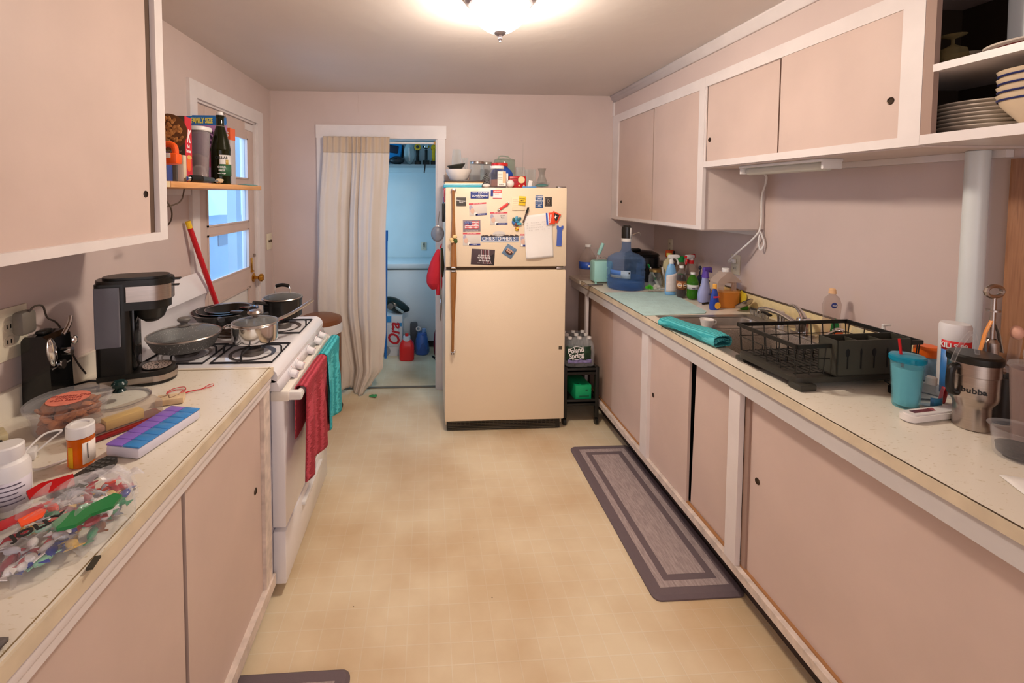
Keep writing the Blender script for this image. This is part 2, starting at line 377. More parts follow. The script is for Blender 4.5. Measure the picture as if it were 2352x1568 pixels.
tag(B(-.04, .04, -.05, .05, 0, 2.8).out('wooden_post', mat('post_white', '#e6edf5', .6), loc=(-1.75, 4.25, -.06)), 'white upright post standing outside at the right of the door panes', 'post')
bl = thing('house', 'pale neighbouring house wall behind the tree outside', 'house', (-7, 8.5, -.06))
B(-.5, .2, -5, 5, 0, 3.2).out('wall', mat('far_wall', '#dfe8f2', .8), bl)
B(.2, .24, -2.9, -.5, 1.7, 2.6).out('window', mat('far_window', '#8fa6b8', .3), bl)
# light switches, outlets
def plate(name, label, loc, rot, kind, w=.075, h=.118):
    t = thing(name, label, 'light switch' if kind == 'switch' else 'power outlet', loc, rot=rot)
    B(-w/2, w/2, -.006, 0, -h/2, h/2, bev=.002).out('wall_plate', mat('ivory_plate', '#e2d6bd', .4), t)
    if kind == 'switch':
        for s in (-.018, .018): B(-.005+s, .005+s, -.018, -.005, -.004, .012, bev=.001).out('toggle', mat('brown_toggle', '#4a3626', .4), t)
    else:
        for s in (-.022, .022):
            f = L([(0, 0), (.016, 0), (.0165, .003), (0, .003)], M=T(0, -.005, s, 90)).out('socket', mat('ivory_plate', ''), t)
            MB().box(-.007, -.0045, -.0092, -.0085, s-.006, s+.006).box(.0045, .007, -.0092, -.0085, s-.006, s+.006).out('slot', BLK, f)
    return t
plate('light_switch', 'cream double toggle switch plate between the back door and the corner', (XL+.001, 3.545, 1.2), (0, 0, R(90)), 'switch', .1, .12)
plate('power_outlet', 'cream outlet under the right wall cabinets with a white cord plugged in', (XR-.001, 2.615, 1.145), (0, 0, R(-90)), 'outlet')
plate('power_outlet', 'cream outlet on the wall behind the spray bottles', (XR-.001, 3.36, 1.17), (0, 0, R(-90)), 'outlet', .06)
plate('power_outlet', 'cream outlet above the can opener with a grey adapter in it', (XL+.001, 1.375, 1.15), (0, 0, R(90)), 'outlet', .13, .15)
plate('power_outlet', 'small white outlet low on the blue lit laundry wall', (-.055, CBK-.001, .99), (0, 0, 0), 'outlet', .06, .09)
# crack line, ceiling lamp
lp = thing('ceiling_lamp', 'round flush ceiling lamp with glowing frosted glass bowl and finial', 'ceiling lamp', (.285, 1.86, ZC-.0005))
L([(0, 0), (.142, 0), (.145, -.008), (.142, -.02), (.132, -.028), (.128, -.036), (.12, -.04), (.11, -.036), (0, -.03)], seg=48).out('pan', mat('nickel_pan', '#8d8285', .3, metal=.7), lp)
gm = bpy.data.materials.new('glowing_glass'); gm.use_nodes = True
e = gm.node_tree.nodes['Principled BSDF']; e.inputs['Base Color'].default_value = (.9, .88, .85, 1)
e.inputs['Emission Color'].default_value = (1, .875, .745, 1); e.inputs['Emission Strength'].default_value = LAMP_STRENGTH
L([(.112, -.034), (.115, -.045), (.112, -.065), (.1, -.09), (.08, -.112), (.055, -.13), (.03, -.14), (0, -.143)], seg=48).out('glass_bowl', gm, lp)
L([(0, -.136), (.024, -.138), (.026, -.143), (.02, -.149), (.01, -.156), (.007, -.163), (.009, -.166), (.007, -.17), (.004, -.174), (.005, -.178), (0, -.182)], seg=20).out('finial', mat('nickel_pan', ''), lp)

# ================================================================== CABINETS
def door_panel(parent, x, y0, y1, z0, z1, hole=None, m=PINKD, th=.012, side=1, label=None, tilt=0):
    o = B(0, th*side, y0, y1, z0, z1).out('door', m, parent, (x, 0, 0), label=label)
    if tilt: o.rotation_euler = (R(tilt), 0, 0)
    if hole:
        h = MB(); hm = T(0, hole[0], hole[1], 0, -90*side, 0)
        h.lathe([(0, .0005), (.0085, .0005), (.0085, .0015), (.011, .0022), (.012, .0005)], M=hm, seg=18)
        h.out('finger_pull', mat('dark_bronze', '#3a2a1c', .35, metal=.6), o)
    return o
FX = 1.468
DARKV = mat('gap_shade_brown', '#6b4632', .8)  # brown with the inner cabinet shade put into the colour
# tall upper unit at the back
u = thing('wall_cabinet', 'tall pink two-door wall cabinet in the back right corner', 'cabinet', (0, 0, 0))
MB().box(FX, FX+.018, 2.39, 2.44, 1.37, 2.1845).box(FX, FX+.018, 3.515, YB-.002, 1.37, 2.1845).box(FX, FX+.018, 2.44, 3.515, 2.125, 2.1845).box(FX, FX+.018, 2.44, 3.515, 1.37, 1.39).out('face_frame', TRIM, u)
B(FX+.018, XR-.001, 2.40, 2.42, 1.37, 1.705).out('side_panel', mat('panel_offwhite', '#dccbc2', .5, var=.08, vscale=5), u)
B(FX+.018, XR-.001, 2.42, YB-.002, 1.362, 1.375).out('bottom_panel', mat('panel_offwhite', ''), u)
B(XR-.03, XR-.001, 2.42, YB-.002, 1.335, 1.362).out('wall_cleat', TRIM, u)
B(FX+.026, FX+.028, 2.9, 3.0, 1.39, 2.13).out('gap_shade_sheet', DARKV, u)  # added sheet, paints the shade seen between the two doors
door_panel(u, FX+.012, 2.972, 3.515, 1.39, 2.125, (3.457, 1.507))
door_panel(u, FX+.004, 2.44, 2.945, 1.39, 2.125)
# short upper unit over the sink
u = thing('wall_cabinet', 'wide pink two-door wall cabinet above the sink', 'cabinet')
MB().box(FX, FX+.018, 1.300, 2.389, 1.705, 1.735).box(FX, FX+.018, 1.365, 2.389, 2.13, 2.1845).box(FX, FX+.018, 1.30, 1.365, 1.735, 2.1845).out('face_frame', TRIM, u)
B(FX+.018, XR-.001, 1.305, 2.389, 1.70, 1.706).out('bottom_panel', mat('panel_offwhite', ''), u)
B(XR-.028, XR-.001, 1.337, 2.38, 1.675, 1.6995).out('wall_cleat', TRIM, u)
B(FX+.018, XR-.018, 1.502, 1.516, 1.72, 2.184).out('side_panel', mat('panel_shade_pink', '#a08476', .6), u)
B(FX+.002, FX+.008, 2.378, 2.389, 1.735, 2.13).out('door_stop', TRIM, u)
B(FX+.026, FX+.028, 1.80, 2.0, 1.74, 2.13).out('gap_shade_sheet', DARKV, u)  # added dark sheet behind the door gap, shade as colour
door_panel(u, FX+.012, 1.880, 2.38, 1.735, 2.13, (2.355, 1.848))
door_panel(u, FX+.004, 1.365, 1.862, 1.735, 2.13, (1.395, 1.856))
# open shelves at the right edge
u = thing('wall_cabinet', 'open pink and white wall shelves holding dishes at the upper right', 'cabinet')
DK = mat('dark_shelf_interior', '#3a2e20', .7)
MB().box(FX, FX+.1, .3, 1.2995, 1.7065, 1.735).box(FX+.019, FX+.1, 1.2995, 1.5, 1.7065, 1.735).out('shelf', TRIM, u)
B(FX+.1, XR-.017, .3, 1.50, 1.7065, 1.735).out('shelf', TRIM, u)
MB().box(FX-.002, XR-.017, .3, 1.27, 1.914, 1.935).box(FX+.02, XR-.017, 1.27, 1.5, 1.914, 1.935).out('shelf', TRIM, u)
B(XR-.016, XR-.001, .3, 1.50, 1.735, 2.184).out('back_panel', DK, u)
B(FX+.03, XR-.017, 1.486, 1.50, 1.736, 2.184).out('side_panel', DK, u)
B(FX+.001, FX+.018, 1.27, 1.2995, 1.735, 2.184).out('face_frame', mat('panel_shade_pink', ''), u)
B(FX, FX+.018, .3, 1.27, 2.16, 2.184).out('top_rail', TRIM, u)
# under-cabinet light and cord
t = thing('under_cabinet_light', 'white tube light fixture under the cabinet above the sink', 'light fixture', (1.575, 1.95, 1.6995))
B(-.045, .045, -.24, .24, -.012, 0, bev=.002).out('housing', WPL, t)
MB().tube([(0, -.225, -.026), (0, .225, -.026)], .02, seg=14).out('diffuser', mat('off_diffuser', '#cfcabd', .3), t)
for s in (-.242, .23): MB().box(-.04, .04, s, s+.012, -.04, -.005, bev=.003).out('end_cap', WPL, t)
cm = MB().tube([(1.58, 2.197, 1.675), (1.68, 2.21, 1.66), (1.77, 2.32, 1.62), (1.80, 2.385, 1.55), (1.80, 2.385, 1.40), (1.78, 2.40, 1.33), (1.74, 2.50, 1.22), (1.77, 2.60, 1.165), (1.808, 2.627, 1.165)], .0045, smooth_n=8)
cm.tube([(1.80, 2.385, 1.36), (1.81, 2.37, 1.30), (1.80, 2.38, 1.26), (1.79, 2.385, 1.30), (1.80, 2.39, 1.35)], .004, smooth_n=6)
cm.box(1.803, 1.819, 2.60, 2.63, 1.153, 1.178, bev=.003)
adopt(cm.out('power_cord', WPL), t)
# pipe
t = thing('drain_pipe', 'white painted vertical pipe from the cabinet down to the right counter', 'pipe', (1.770, 1.385, .9125))
MB().cyl((0, 0, 0), (0, 0, .786), .029, seg=28).out('pipe_body', mat('white_pipe', '#d8dcdb', .35), t)
L([(.029, 0), (.033, 0), (.033, .01), (.029, .012)], seg=28).out('pipe_collar', mat('white_pipe', ''), t)

# left upper cabinet
LX = -.932
u = thing('wall_cabinet', 'large pink wall cabinet filling the upper left foreground', 'cabinet')
MB().box(LX-.018, LX, .2, 1.70, 1.392, 1.42).box(LX-.018, LX, 1.655, 1.70, 1.42, ZC-.002).out('face_frame', TRIM, u)
B(XL+.001, LX-.018, 1.685, 1.70, 1.392, ZC-.002).out('side_panel', PINKD, u)
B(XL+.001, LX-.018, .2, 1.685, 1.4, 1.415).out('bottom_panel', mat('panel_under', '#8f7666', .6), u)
o = door_panel(u, LX-.017, .9, 1.628, 1.42, ZC-.002, (1.605, 1.552), side=-1)
B(XL+.02, LX-.025, .2, .89, 1.42, ZC-.002).out('carcass', PINKD, u)
B(LX-.03, LX-.018, 1.628, 1.655, 1.42, ZC-.002).out('gap_shade_strip', mat('gap_shadow_paint', '#5b4638', .7), u)  # strip filling the door gap, its shade put into the colour

# laminate
def laminate():
    m = bpy.data.materials.new('cream_laminate'); m.use_nodes = True; nt = m.node_tree; b = nt.nodes['Principled BSDF']; b.inputs['Roughness'].default_value = .28
    tc = nt.nodes.new('ShaderNodeTexCoord'); mp = nt.nodes.new('ShaderNodeMapping'); mp.inputs['Scale'].default_value = (1, 2.2, 1); nt.links.new(tc.outputs['Object'], mp.inputs[0])
    n = nt.nodes.new('ShaderNodeTexNoise'); n.inputs['Scale'].default_value = 75; n.inputs['Detail'].default_value = 1; nt.links.new(mp.outputs[0], n.inputs['Vector'])
    r = nt.nodes.new('ShaderNodeValToRGB'); E_ = r.color_ramp.elements; E_[0].position = .66; E_[0].color = (*lin('#e6dccb'), 1); E_[1].position = .76; E_[1].color = (*lin('#cdbd9e'), 1)
    nt.links.new(n.outputs['Fac'], r.inputs[0]); nt.links.new(r.outputs[0], b.inputs['Base Color']); return m
LAM = laminate()
EDGE = mat('cream_edge_banding', '#d9c8ac', .4, var=.15, vscale=12)
DARKL = mat('dark_seam', '#4a3a28', .6)
APR = mat('grey_white_apron', '#cfc9c6', .35, var=.06, vscale=8)
# ---- right base unit
SX0, SX1, SY0, SY1 = 1.215, 1.755, 1.60, 2.335
w = thing('countertop', 'long cream speckled laminate worktop along the right wall', 'countertop')
w_ = MB()
for a in ((1.145, SX0+.015, .2, 3.36), (SX1-.015, XR-.001, .2, YB-.002), (SX0+.015, SX1-.015, .2, SY0+.015), (SX0+.015, SX1-.015, SY1-.015, YB-.002), (1.13, SX0+.015, 3.36, YB-.002)): w_.box(*a, .888, .912)
w_.out('worktop', LAM, w)
MB().box(1.139, 1.145, .2, 3.36, .882, .911).out('edge_band', EDGE, w)
B(1.1435, 1.1462, .2, 3.36, .9105, .913).out('edge_seam', DARKL, w)
MB().box(XR-.024, XR-.001, 1.42, YB-.001, .912, 1.0, bev=.002).out('backsplash', mat('yellowed_laminate', '#e4cf9c', .35, var=.12, vscale=40), w)
B(XR-.024, XR-.001, 1.42, YB-.001, 1.0, 1.003).out('backsplash_seam', DARKL, w)
BX = 1.17
u = thing('base_cabinet', 'long pink sliding-door base cabinet run under the right worktop', 'cabinet')
MB().box(1.148, 1.166, .2, YB-.002, .825, .8875).out('apron', APR, u)
for a, b_ in ((2.325, 2.40), (1.61, 1.672)): MB().box(BX-.012, BX+.008, a, b_, .15, .825).out('face_frame', TRIM, u)
MB().box(BX-.012, BX+.03, .2, 3.05, .118, .15).out('bottom_rail', mat('chipped_rail_paint', '#e0cfc2', .5, var=.25, vscale=25), u)
B(BX+.008, BX+.02, .2, 3.3, .15, .156).out('door_track', mat('bare_wood_track', '#a8764a', .6), u)
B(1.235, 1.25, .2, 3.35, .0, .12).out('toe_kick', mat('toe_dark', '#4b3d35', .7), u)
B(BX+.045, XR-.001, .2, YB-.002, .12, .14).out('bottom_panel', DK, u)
B(BX+.045, BX+.05, 1.62, 3.0, .15, .82).out('inner_shade_sheet', mat('inner_shade_black', '#0d0906', .8), u)  # added black sheet, stands in for shade inside the base unit
door_panel(u, BX+.016, 2.40, 2.86, .152, .83, (2.44, .475))
door_panel(u, BX+.024, 2.85, 3.28, .152, .83, m=mat('pink_panel_aged', '#c9ab9b', .5, var=.08))
door_panel(u, BX+.006, 1.972, 2.325, .152, .83, (2.295, .508))
o = door_panel(u, BX+.022, 1.672, 1.962, .152, .83)
o.data.transform(Matrix.Translation((0, 1.962, .15)) @ Matrix.Rotation(R(1.6), 4, 'X') @ Matrix.Translation((0, -1.962, -.15)))
door_panel(u, BX+.018, .2, 1.585, .152, .83, (1.545, .521))
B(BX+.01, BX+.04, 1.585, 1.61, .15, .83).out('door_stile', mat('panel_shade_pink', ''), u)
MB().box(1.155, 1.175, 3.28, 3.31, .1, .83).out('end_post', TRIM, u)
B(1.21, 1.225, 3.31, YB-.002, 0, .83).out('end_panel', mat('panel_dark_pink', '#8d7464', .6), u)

# ---- left base unit and worktop
w = thing('countertop', 'cream speckled laminate worktop on the left beside the stove', 'countertop')
B(XL+.001, -.584, .2, 1.722, .888, .912).out('worktop', LAM, w)
B(-.584, -.578, .2, 1.722, .882, .911).out('edge_band', EDGE, w)
MB().box(-.5915, -.589, .2, 1.722, .911, .9127).box(XL+.1, -.58, 1.70, 1.704, .911, .9128).out('edge_seam', mat('brown_seam', '#8a7350', .6), w)
B(XL+.001, XL+.02, .2, 1.722, .912, .99).out('backsplash', mat('ivory_splash', '#e6dccb', .4), w)
u = thing('base_cabinet', 'pink sliding-door base cabinet under the left worktop', 'cabinet')
MB().box(-.605, -.588, .2, 1.715, .835, .8875).box(-.592, -.584, .2, 1.715, .855, .875, bev=.003).out('apron', TRIM, u)
MB().box(-.625, -.592, 1.655, 1.715, .1, .835).box(-.625, -.585, .2, 1.73, .06, .105).out('face_frame', mat('chipped_rail_paint', ''), u)
door_panel(u, -.606, 1.148, 1.655, .105, .835, (1.60, .515), side=-1)
door_panel(u, -.603, .2, 1.125, .105, .835, side=-1)
B(-.63, -.62, .2, 1.65, .1, .83).out('inner_shade_sheet', mat('inner_shade_brown', '#2a1a10', .8), u)  # added dark sheet behind the doors, paints the shaded inside
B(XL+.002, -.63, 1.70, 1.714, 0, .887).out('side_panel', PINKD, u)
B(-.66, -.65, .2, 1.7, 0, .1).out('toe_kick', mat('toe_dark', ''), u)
# ================================================================== STOVE
st = thing('gas_stove', 'white gas range with four burners standing by the left wall', 'stove', (0, 0, 0))
SY_0, SY_1 = 1.735, 2.475
SIDE = mat('stove_side', '#cfcbd6', .3)
B(XL+.03, -.60, SY_0, SY_1, .03, .86).out('body', SIDE, st)
for x in (-1.12, -.65):
    for y in (1.78, 2.44): MB().cyl((x, y, 0), (x, y, .032), .018).out('foot', BLK, st)
# cooktop with rounded front roll
ct = MB(); prof = [(XL+.03, .86), (XL+.03, .905), (-.66, .902), (-.62, .903), (-.60, .902), (-.585, .895), (-.573, .882), (-.568, .868), (-.570, .85), (-.58, .845)]
ct.prism(prof, -SY_1, -SY_0, M=Matrix.Rotation(R(90), 4, 'X'), smooth=False)
ct.out('cooktop', WHITE, st)
# control panel (tilted) and knobs
MB().prism([(-.60, .86), (-.573, .85), (-.557, .812), (-.60, .812)], -SY_1, -SY_0, M=Matrix.Rotation(R(90), 4, 'X')).out('control_panel', WHITE, st)
for y in (1.875, 1.965, 2.15, 2.29, 2.38):
    k = MB(); kM = T(-.566, y, .831, 0, 107, 0)
    k.lathe([(0, 0), (.021, 0), (.021, .004), (.017, .006), (.016, .028), (.013, .031), (0, .031)], M=kM, seg=24)
    k.box(-.016, .016, -.005, .005, .02, .036, bev=.002, M=kM)
    MB().box(-.026, -.022, -.0008, .0008, .0, .0012, M=kM).out('position_mark', RED, st)
    ko = k.out('knob', WHITE, st)
    MB().box(-.0165, -.0145, -.001, .001, .028, .0368, M=kM).out('pointer_mark', RED, ko)
# oven door with handle
dr = thing  # noqa
od = B(-.60, -.548, SY_0+.012, SY_1-.006, .27, .80, bev=.006).out('oven_door', WHITE, st)
MB().box(-.601, -.53, SY_0+.010, SY_1-.004, .765, .807, bev=.008).out('door_top_trim', mat('cream_trim', '#e8e0d4', .35), od)
vs = MB()
for k in range(3): vs.box(-.590+.012*k, -.586+.012*k, 1.86, 2.3, .8065, .8078)
vs.out('vent_slot', mat('vent_shadow', '#8d8680', .6), od)
hb = MB().tube([(-.497, SY_0+.03, .785), (-.497, SY_1-.03, .785)], .014, seg=14, flat=1.2)
hb.out('handle', WPL, od)
for y in (SY_0+.03, SY_1-.03): B(-.548, -.485, y-.014, y+.014, .768, .802, bev=.006).out('handle_bracket', WPL, od)
dw = B(-.60, -.55, SY_0+.012, SY_1-.006, .045, .255, bev=.006).out('storage_drawer', WHITE, st)
MB().box(-.56, -.535, 1.97, 2.3, .205, .222, bev=.004).out('drawer_pull', WPL, dw)
# backguard: slanted
bgd = MB().prism([(XL+.020, .90), (XL+.020, 1.147), (XL+.021, 1.152), (XL+.026, 1.148), (XL+.058, 1.062), (XL+.060, 1.045), (XL+.05, 1.03), (XL+.04, 1.0), (XL+.035, .90)], -SY_1+.015, -SY_0, M=Matrix.Rotation(R(90), 4, 'X'))
bgd.out('backguard', WHITE, st)
text('°', .09, mat('grey_print', '#8a8784', .5), st, (XL+.046, 1.93, 1.10), (90-23, 0, 90), name='badge')
# burners and grates
IRON = mat('cast_iron', '#1b1a1e', .55)
for bx in (-.72, -.98):
    for by in (1.90, 2.28):
        t = L([(.085, .9035), (.09, .906), (.075, .9025), (.05, .9005), (0, .9)], c=(bx, by, 0), seg=36).out('drip_bowl', mat('bowl_steel', '#77706c', .3, metal=.8), st)
        b_ = L([(.04, .902), (.044, .905), (.044, .914), (.036, .918), (.036, .924), (.033, .928), (0, .929)], c=(bx, by, 0), seg=28).out('burner', mat('burner_grey', '#6c6560', .45, metal=.6), st)
        g = MB(); z0, z1 = .907, .938; r = .004; hw = .115
        g.tube([(bx-hw, by-hw, z0), (bx+hw, by-hw, z0), (bx+hw, by+hw, z0), (bx-hw, by+hw, z0)], r, closed=True, seg=6)
        for s in (-1, 1):
            g.tube([(bx+s*hw, by, z0), (bx+s*hw, by, z1-.006), (bx+s*(hw-.008), by, z1), (bx+s*.022, by, z1), (bx+s*.018, by, z1-.006)], r, seg=6)
            g.tube([(bx, by+s*hw, z0), (bx, by+s*hw, z1-.006), (bx, by+s*(hw-.008), z1), (bx, by+s*.022, z1), (bx, by+s*.018, z1-.006)], r, seg=6)
        g.out('grate', IRON, st)
GZ = .943
def lid(t, r, z, hgt=.03, glass=GLASS, rim=STEEL):
    L([(r, z), (r*.97, z+.006), (r*.8, z+hgt*.55), (r*.5, z+hgt*.85), (.015, z+hgt), (0, z+hgt)], seg=44).out('lid_glass', glass, t)
    L([(r+.001, z-.002), (r+.0035, z+.001), (r+.001, z+.005), (r-.004, z+.004)], seg=44).out('lid_rim', rim, t)
def pan_shell(r0, r1, h, th=.003):
    return [(0, 0), (r0*.93, 0), (r0, .004), (r1, h), (r1-th, h), (r0-th, th+.004), (0, th+.002)]
SPECK = ramp_mat('speckled_granite', [(.55, '#4b4a48'), (.68, '#5a5957'), (.72, '#b9b5b0')], 260, .5, detail=1)
t = thing('frying_pan', 'grey speckled pan under a glass lid on the near left burner', 'frying pan', (-.975, 1.875, GZ), R(0))
L(pan_shell(.108, .132, .05), seg=48).out('pan_body', SPECK, t)
lid(t, .131, .052, .032)
L([(0, .082), (.022, .083), (.026, .088), (.013, .093), (.013, .099), (.022, .104), (.025, .112), (.02, .118), (0, .12)], seg=24).out('lid_knob', GREY, t)
MB().tube([(.10, .09, .045), (.17, .16, .06), (.25, .225, .075)], .010, seg=10, flat=.6, smooth_n=4).out('handle', mat('soft_black', '#2a2826', .5), t)
tag(MB().box(-.03, .03, -.02, .02, 0, .012, bev=.005).out('food_piece', mat('red_food', '#d8492f', .5), loc=(-1.01, 1.83, GZ+.0075)), 'orange red piece of food under the glass lid of the speckled pan', 'food')
t = thing('saucepan', 'shiny stainless saucepan with glass lid on the near right burner', 'saucepan', (-.725, 1.945, GZ))
L([(0, 0), (.082, 0), (.088, .004), (.09, .012), (.09, .07), (.093, .073), (.0905, .076), (.087, .073), (.087, .012), (0, .006)], seg=44).out('pot_body', CHROME, t)
lid(t, .089, .077, .022)
L([(0, .098), (.008, .098), (.009, .106), (.026, .112), (.03, .118), (.022, .127), (0, .131)], seg=28).out('lid_knob', STEEL, t)
MB().tube([(.065, .065, .066), (.12, .12, .085), (.19, .19, .125)], [.012, .011, .012], seg=12, flat=.55, smooth_n=4).out('handle', CHROME, t)
MB().tube([(-.087, -.02, .06), (-.115, -.03, .062), (-.115, .01, .062), (-.088, .02, .06)], .005, smooth_n=4).out('helper_handle', CHROME, t)
NS = mat('nonstick_black', '#1a1918', .25)
t = thing('frying_pan', 'large black nonstick pan at the bottom of the stack on the far left burner', 'frying pan', (-.985, 2.27, GZ), group='stacked black pans')
L(pan_shell(.115, .15, .05), seg=52).out('pan_body', NS, t)
L([(.15, .0495), (.151, .0515), (.1475, .0515), (.147, .0495)], seg=52).out('rim', STEEL, t)
MB().tube([(.03, -.14, .045), (.06, -.2, .06), (.10, -.27, .072)], [.011, .012, .014], seg=10, flat=.7, smooth_n=4).out('handle', BLK, t)
t = thing('frying_pan', 'smaller black nonstick pan nested in the stack on the far left burner', 'frying pan', (-.978, 2.268, GZ+.010), group='stacked black pans')
L(pan_shell(.095, .132, .046), seg=52).out('pan_body', NS, t)
L([(.132, .0455), (.133, .0475), (.1295, .0475), (.129, .0455)], seg=52).out('rim', STEEL, t)
MB().tube([(.07, -.108, .056), (.12, -.17, .070), (.175, -.235, .084)], [.011, .013, .015], seg=10, flat=.7, smooth_n=4).out('handle', BLK, t)
t = thing('frying_pan', 'smallest black pan with long handle at the top of the far left stack', 'frying pan', (-.970, 2.274, GZ+.020), group='stacked black pans')
L(pan_shell(.075, .105, .038), seg=52).out('pan_body', NS, t)
L([(.105, .0375), (.106, .0395), (.1025, .0395), (.102, .0375)], seg=52).out('rim', STEEL, t)
MB().tube([(.082, -.062, .050), (.14, -.12, .064), (.185, -.19, .078)], [.010, .015, .017], seg=10, flat=.75, smooth_n=4).out('handle', BLKG, t)
t = thing('cooking_pot', 'dark pot with glass lid on the far right burner', 'cooking pot', (-.733, 2.335, GZ))
L([(0, 0), (.085, 0), (.092, .006), (.094, .09), (.097, .093), (.091, .093), (.09, .008), (0, .006)], seg=44).out('pot_body', mat('dark_enamel', '#23211f', .2), t)
lid(t, .093, .094, .026)
MB().tube([(-.035, .0, .116), (-.035, .0, .145), (-.02, 0, .155), (.02, 0, .155), (.035, 0, .145), (.035, 0, .116)], .003, smooth_n=3).out('lid_wire', CHROME, t)
MB().tube([(-.032, 0, .152), (0, 0, .158), (.032, 0, .152)], .009, seg=10, smooth_n=4).out('lid_grip', BLK, t)
MB().tube([(-.05, -.08, .08), (-.075, -.108, .092), (-.095, -.128, .098)], .013, seg=12, flat=.7, smooth_n=4).out('handle', BLKG, t)
t = thing('grill_rack', 'round wire grill rack lying between the pans on the stove', 'wire rack', (-.858, 2.058, .943))
g = MB().tube([(.08*math.cos(a), .08*math.sin(a), .001) for a in [k*math.pi/14 for k in range(28)]], .0025, closed=True, seg=6)
for k in range(-6, 7):
    y = k*.0115; h_ = math.sqrt(.08**2 - y*y); g.tube([(-h_, y, .001), (h_, y, .001)], .0013, seg=5)
g.out('rack_wires', mat('rack_rust', '#4f3d30', .5, metal=.5), t)
tag(MB().tube([(0, 0, 0), (.03, 0, .01), (.05, -.02, .02)], .008, smooth_n=4).ell((.06, -.03, .018), .022, .016, .009).out('measuring_scoop', CHROME, loc=(-.86, 2.06, .954)), 'small chrome scoop by the wire rack between the pans', 'scoop')

# towels on the oven handle
def towel(name, label, y0, y1, zf, zb, mt, zskew, folds=5, ph=0):
    def fn(u, v):
        y = y0 + (y1-y0)*u
        # v 0 = back bottom, .3 top, 1 = front bottom
        zt = .8035
        if v < .3: q = v/.3; z = zb + (zt-zb)*q; x = -.519 + .002*math.sin(u*9)
        elif v < .4:
            q = (v-.3)/.1; a = math.pi*(1-q); x = -.497 + .022*math.cos(a); z = zt-.004 + .014*math.sin(a)
        else:
            q = (v-.4)/.6; z = zt + (zf + zskew*u - zt)*q
            x = -.474 + (.013*math.sin(u*folds*math.pi+ph) + .006*math.sin(u*11+ph))*min(1, q*2) + .004*q
            y += (-.05*(1-u) + .06*u)*q
        return (x, y, z)
    return tag(MB().grid(fn, 40, 60).out(name, mt, solid=.004), label, 'towel')
def rib(name, c1, c2, sc=90):
    return ramp_mat(name, [(.3, c1), (.7, c2)], sc, .95, stretch=(.2, .25, 1), kind='wave', bump=1.0)
towel('dish_towel', 'dark red ribbed dish towel hanging over the oven handle', 1.785, 2.13, .455, .60, rib('red_towelling', '#9c2c38', '#bb4452'), -.03, 4)
towel('dish_towel', 'turquoise ribbed dish towel hanging over the far end of the oven handle', 2.145, 2.43, .47, .58, rib('turquoise_towelling', '#2b9aa4', '#4ec0c8'), -.05, 3, 1)

# broom leaning
t = thing('broom', 'red broom handle with yellow tip leaning behind the stove', 'broom', (0, 0, 0))
MB().tube([(-1.18, 2.345, 1.385), (-.97, 2.755, .035)], .0125, seg=12).out('handle', mat('red_handle', '#c41c24', .3), t)
MB().tube([(-1.185, 2.336, 1.42), (-1.18, 2.345, 1.385)], .0128, seg=12).out('tip', YEL, t)
MB().box(-.12, .12, -.03, .03, 0, .08, M=T(-.965, 2.77, .0)).out('broom_head', mat('broom_bristle', '#aa3333', .9), t)

# ================================================================== FRIDGE
fr = thing('refrigerator', 'almond top-freezer refrigerator covered in magnets against the back wall', 'refrigerator', (0, 0, 0))
FX0, FX1, FY = .105, .892, 2.922
B(FX0+.003, FX1-.003, FY+.055, 3.60, .03, 1.595, bev=.004).out('cabinet_body', CREAM, fr)
fz = B(FX0, FX1, FY, FY+.05, 1.092, 1.603, bev=.008).out('freezer_door', CREAM, fr)
rd = B(FX0, FX1, FY, FY+.05, .078, 1.07, bev=.008).out('fridge_door', CREAM, fr)
B(FX0+.008, FX1-.01, FY+.03, FY+.06, .09, 1.59).out('gasket', mat('gasket_dark', '#54402c', .7), fr)
kp = MB().box(FX0+.012, FX1-.02, FY+.03, FY+.06, .008, .072)
kp.out('kick_grille', mat('grille_black', '#211c14', .5), fr)
ks = MB()
for k in range(5): ks.box(FX0+.02, FX1-.05, FY+.026, FY+.031, .014+.011*k, .019+.011*k)
for k in range(26): ks.box(FX0+.05+.027*k, FX0+.054+.027*k, FY+.027, FY+.031, .04, .068)
ks.out('grille_slat', mat('grille_dusty', '#4a4234', .7), fr)
# curved woodgrain handles
def hprof(z):   # width along the handle
    return .007 + .011*max(0, 1-abs((z-1.08)/.33))**.7
hd = MB()
for (a, b_) in ((1.10, 1.585), (.55, 1.065)):
    def fn(u, v, a=a, b_=b_):
        z = a + (b_-a)*v; w_ = hprof(z)+.002; an = u*2*math.pi
        c_ = .152 + .006*(1-abs((z-1.08)/.53))
        return (c_ + w_*math.cos(an), FY-.022-.012*(1-abs((z-1.08)/.53)) + .009*math.sin(an), z)
    hd.grid(fn, 16, 30)
hd.out('door_handle', OAK, fr)
for z in (1.082, 1.585, .55):
    for dz in ((-.012, .012) if z == 1.082 else (0,)): B(.139, .171, FY-.036 if z == 1.082 else FY-.026, FY+.002, z+dz-.008, z+dz+.008, bev=.003).out('handle_mount', CHROME, fr)
MB().cyl((.152, FY-.03, .548), (.152, FY-.03, .535), .011).out('handle_end', CHROME, fr)
MB().box(.85, .872, FY-.002, FY+.001, .545, .567, bev=.001).box(.855, .867, FY-.003, FY, .55, .562).out('brand_badge', mat('badge_dark', '#5a4c3a', .4), fr)
for z in (1.081, 1.607): MB().box(.83, .885, FY+.005, FY+.045, z-.007, z+.005, bev=.002).out('hinge', STEEL, fr)
MB().cyl((.17, FY+.1, 0), (.17, FY+.1, .032), .02).cyl((.83, FY+.1, 0), (.83, FY+.1, .032), .02).out('foot', BLK, fr)

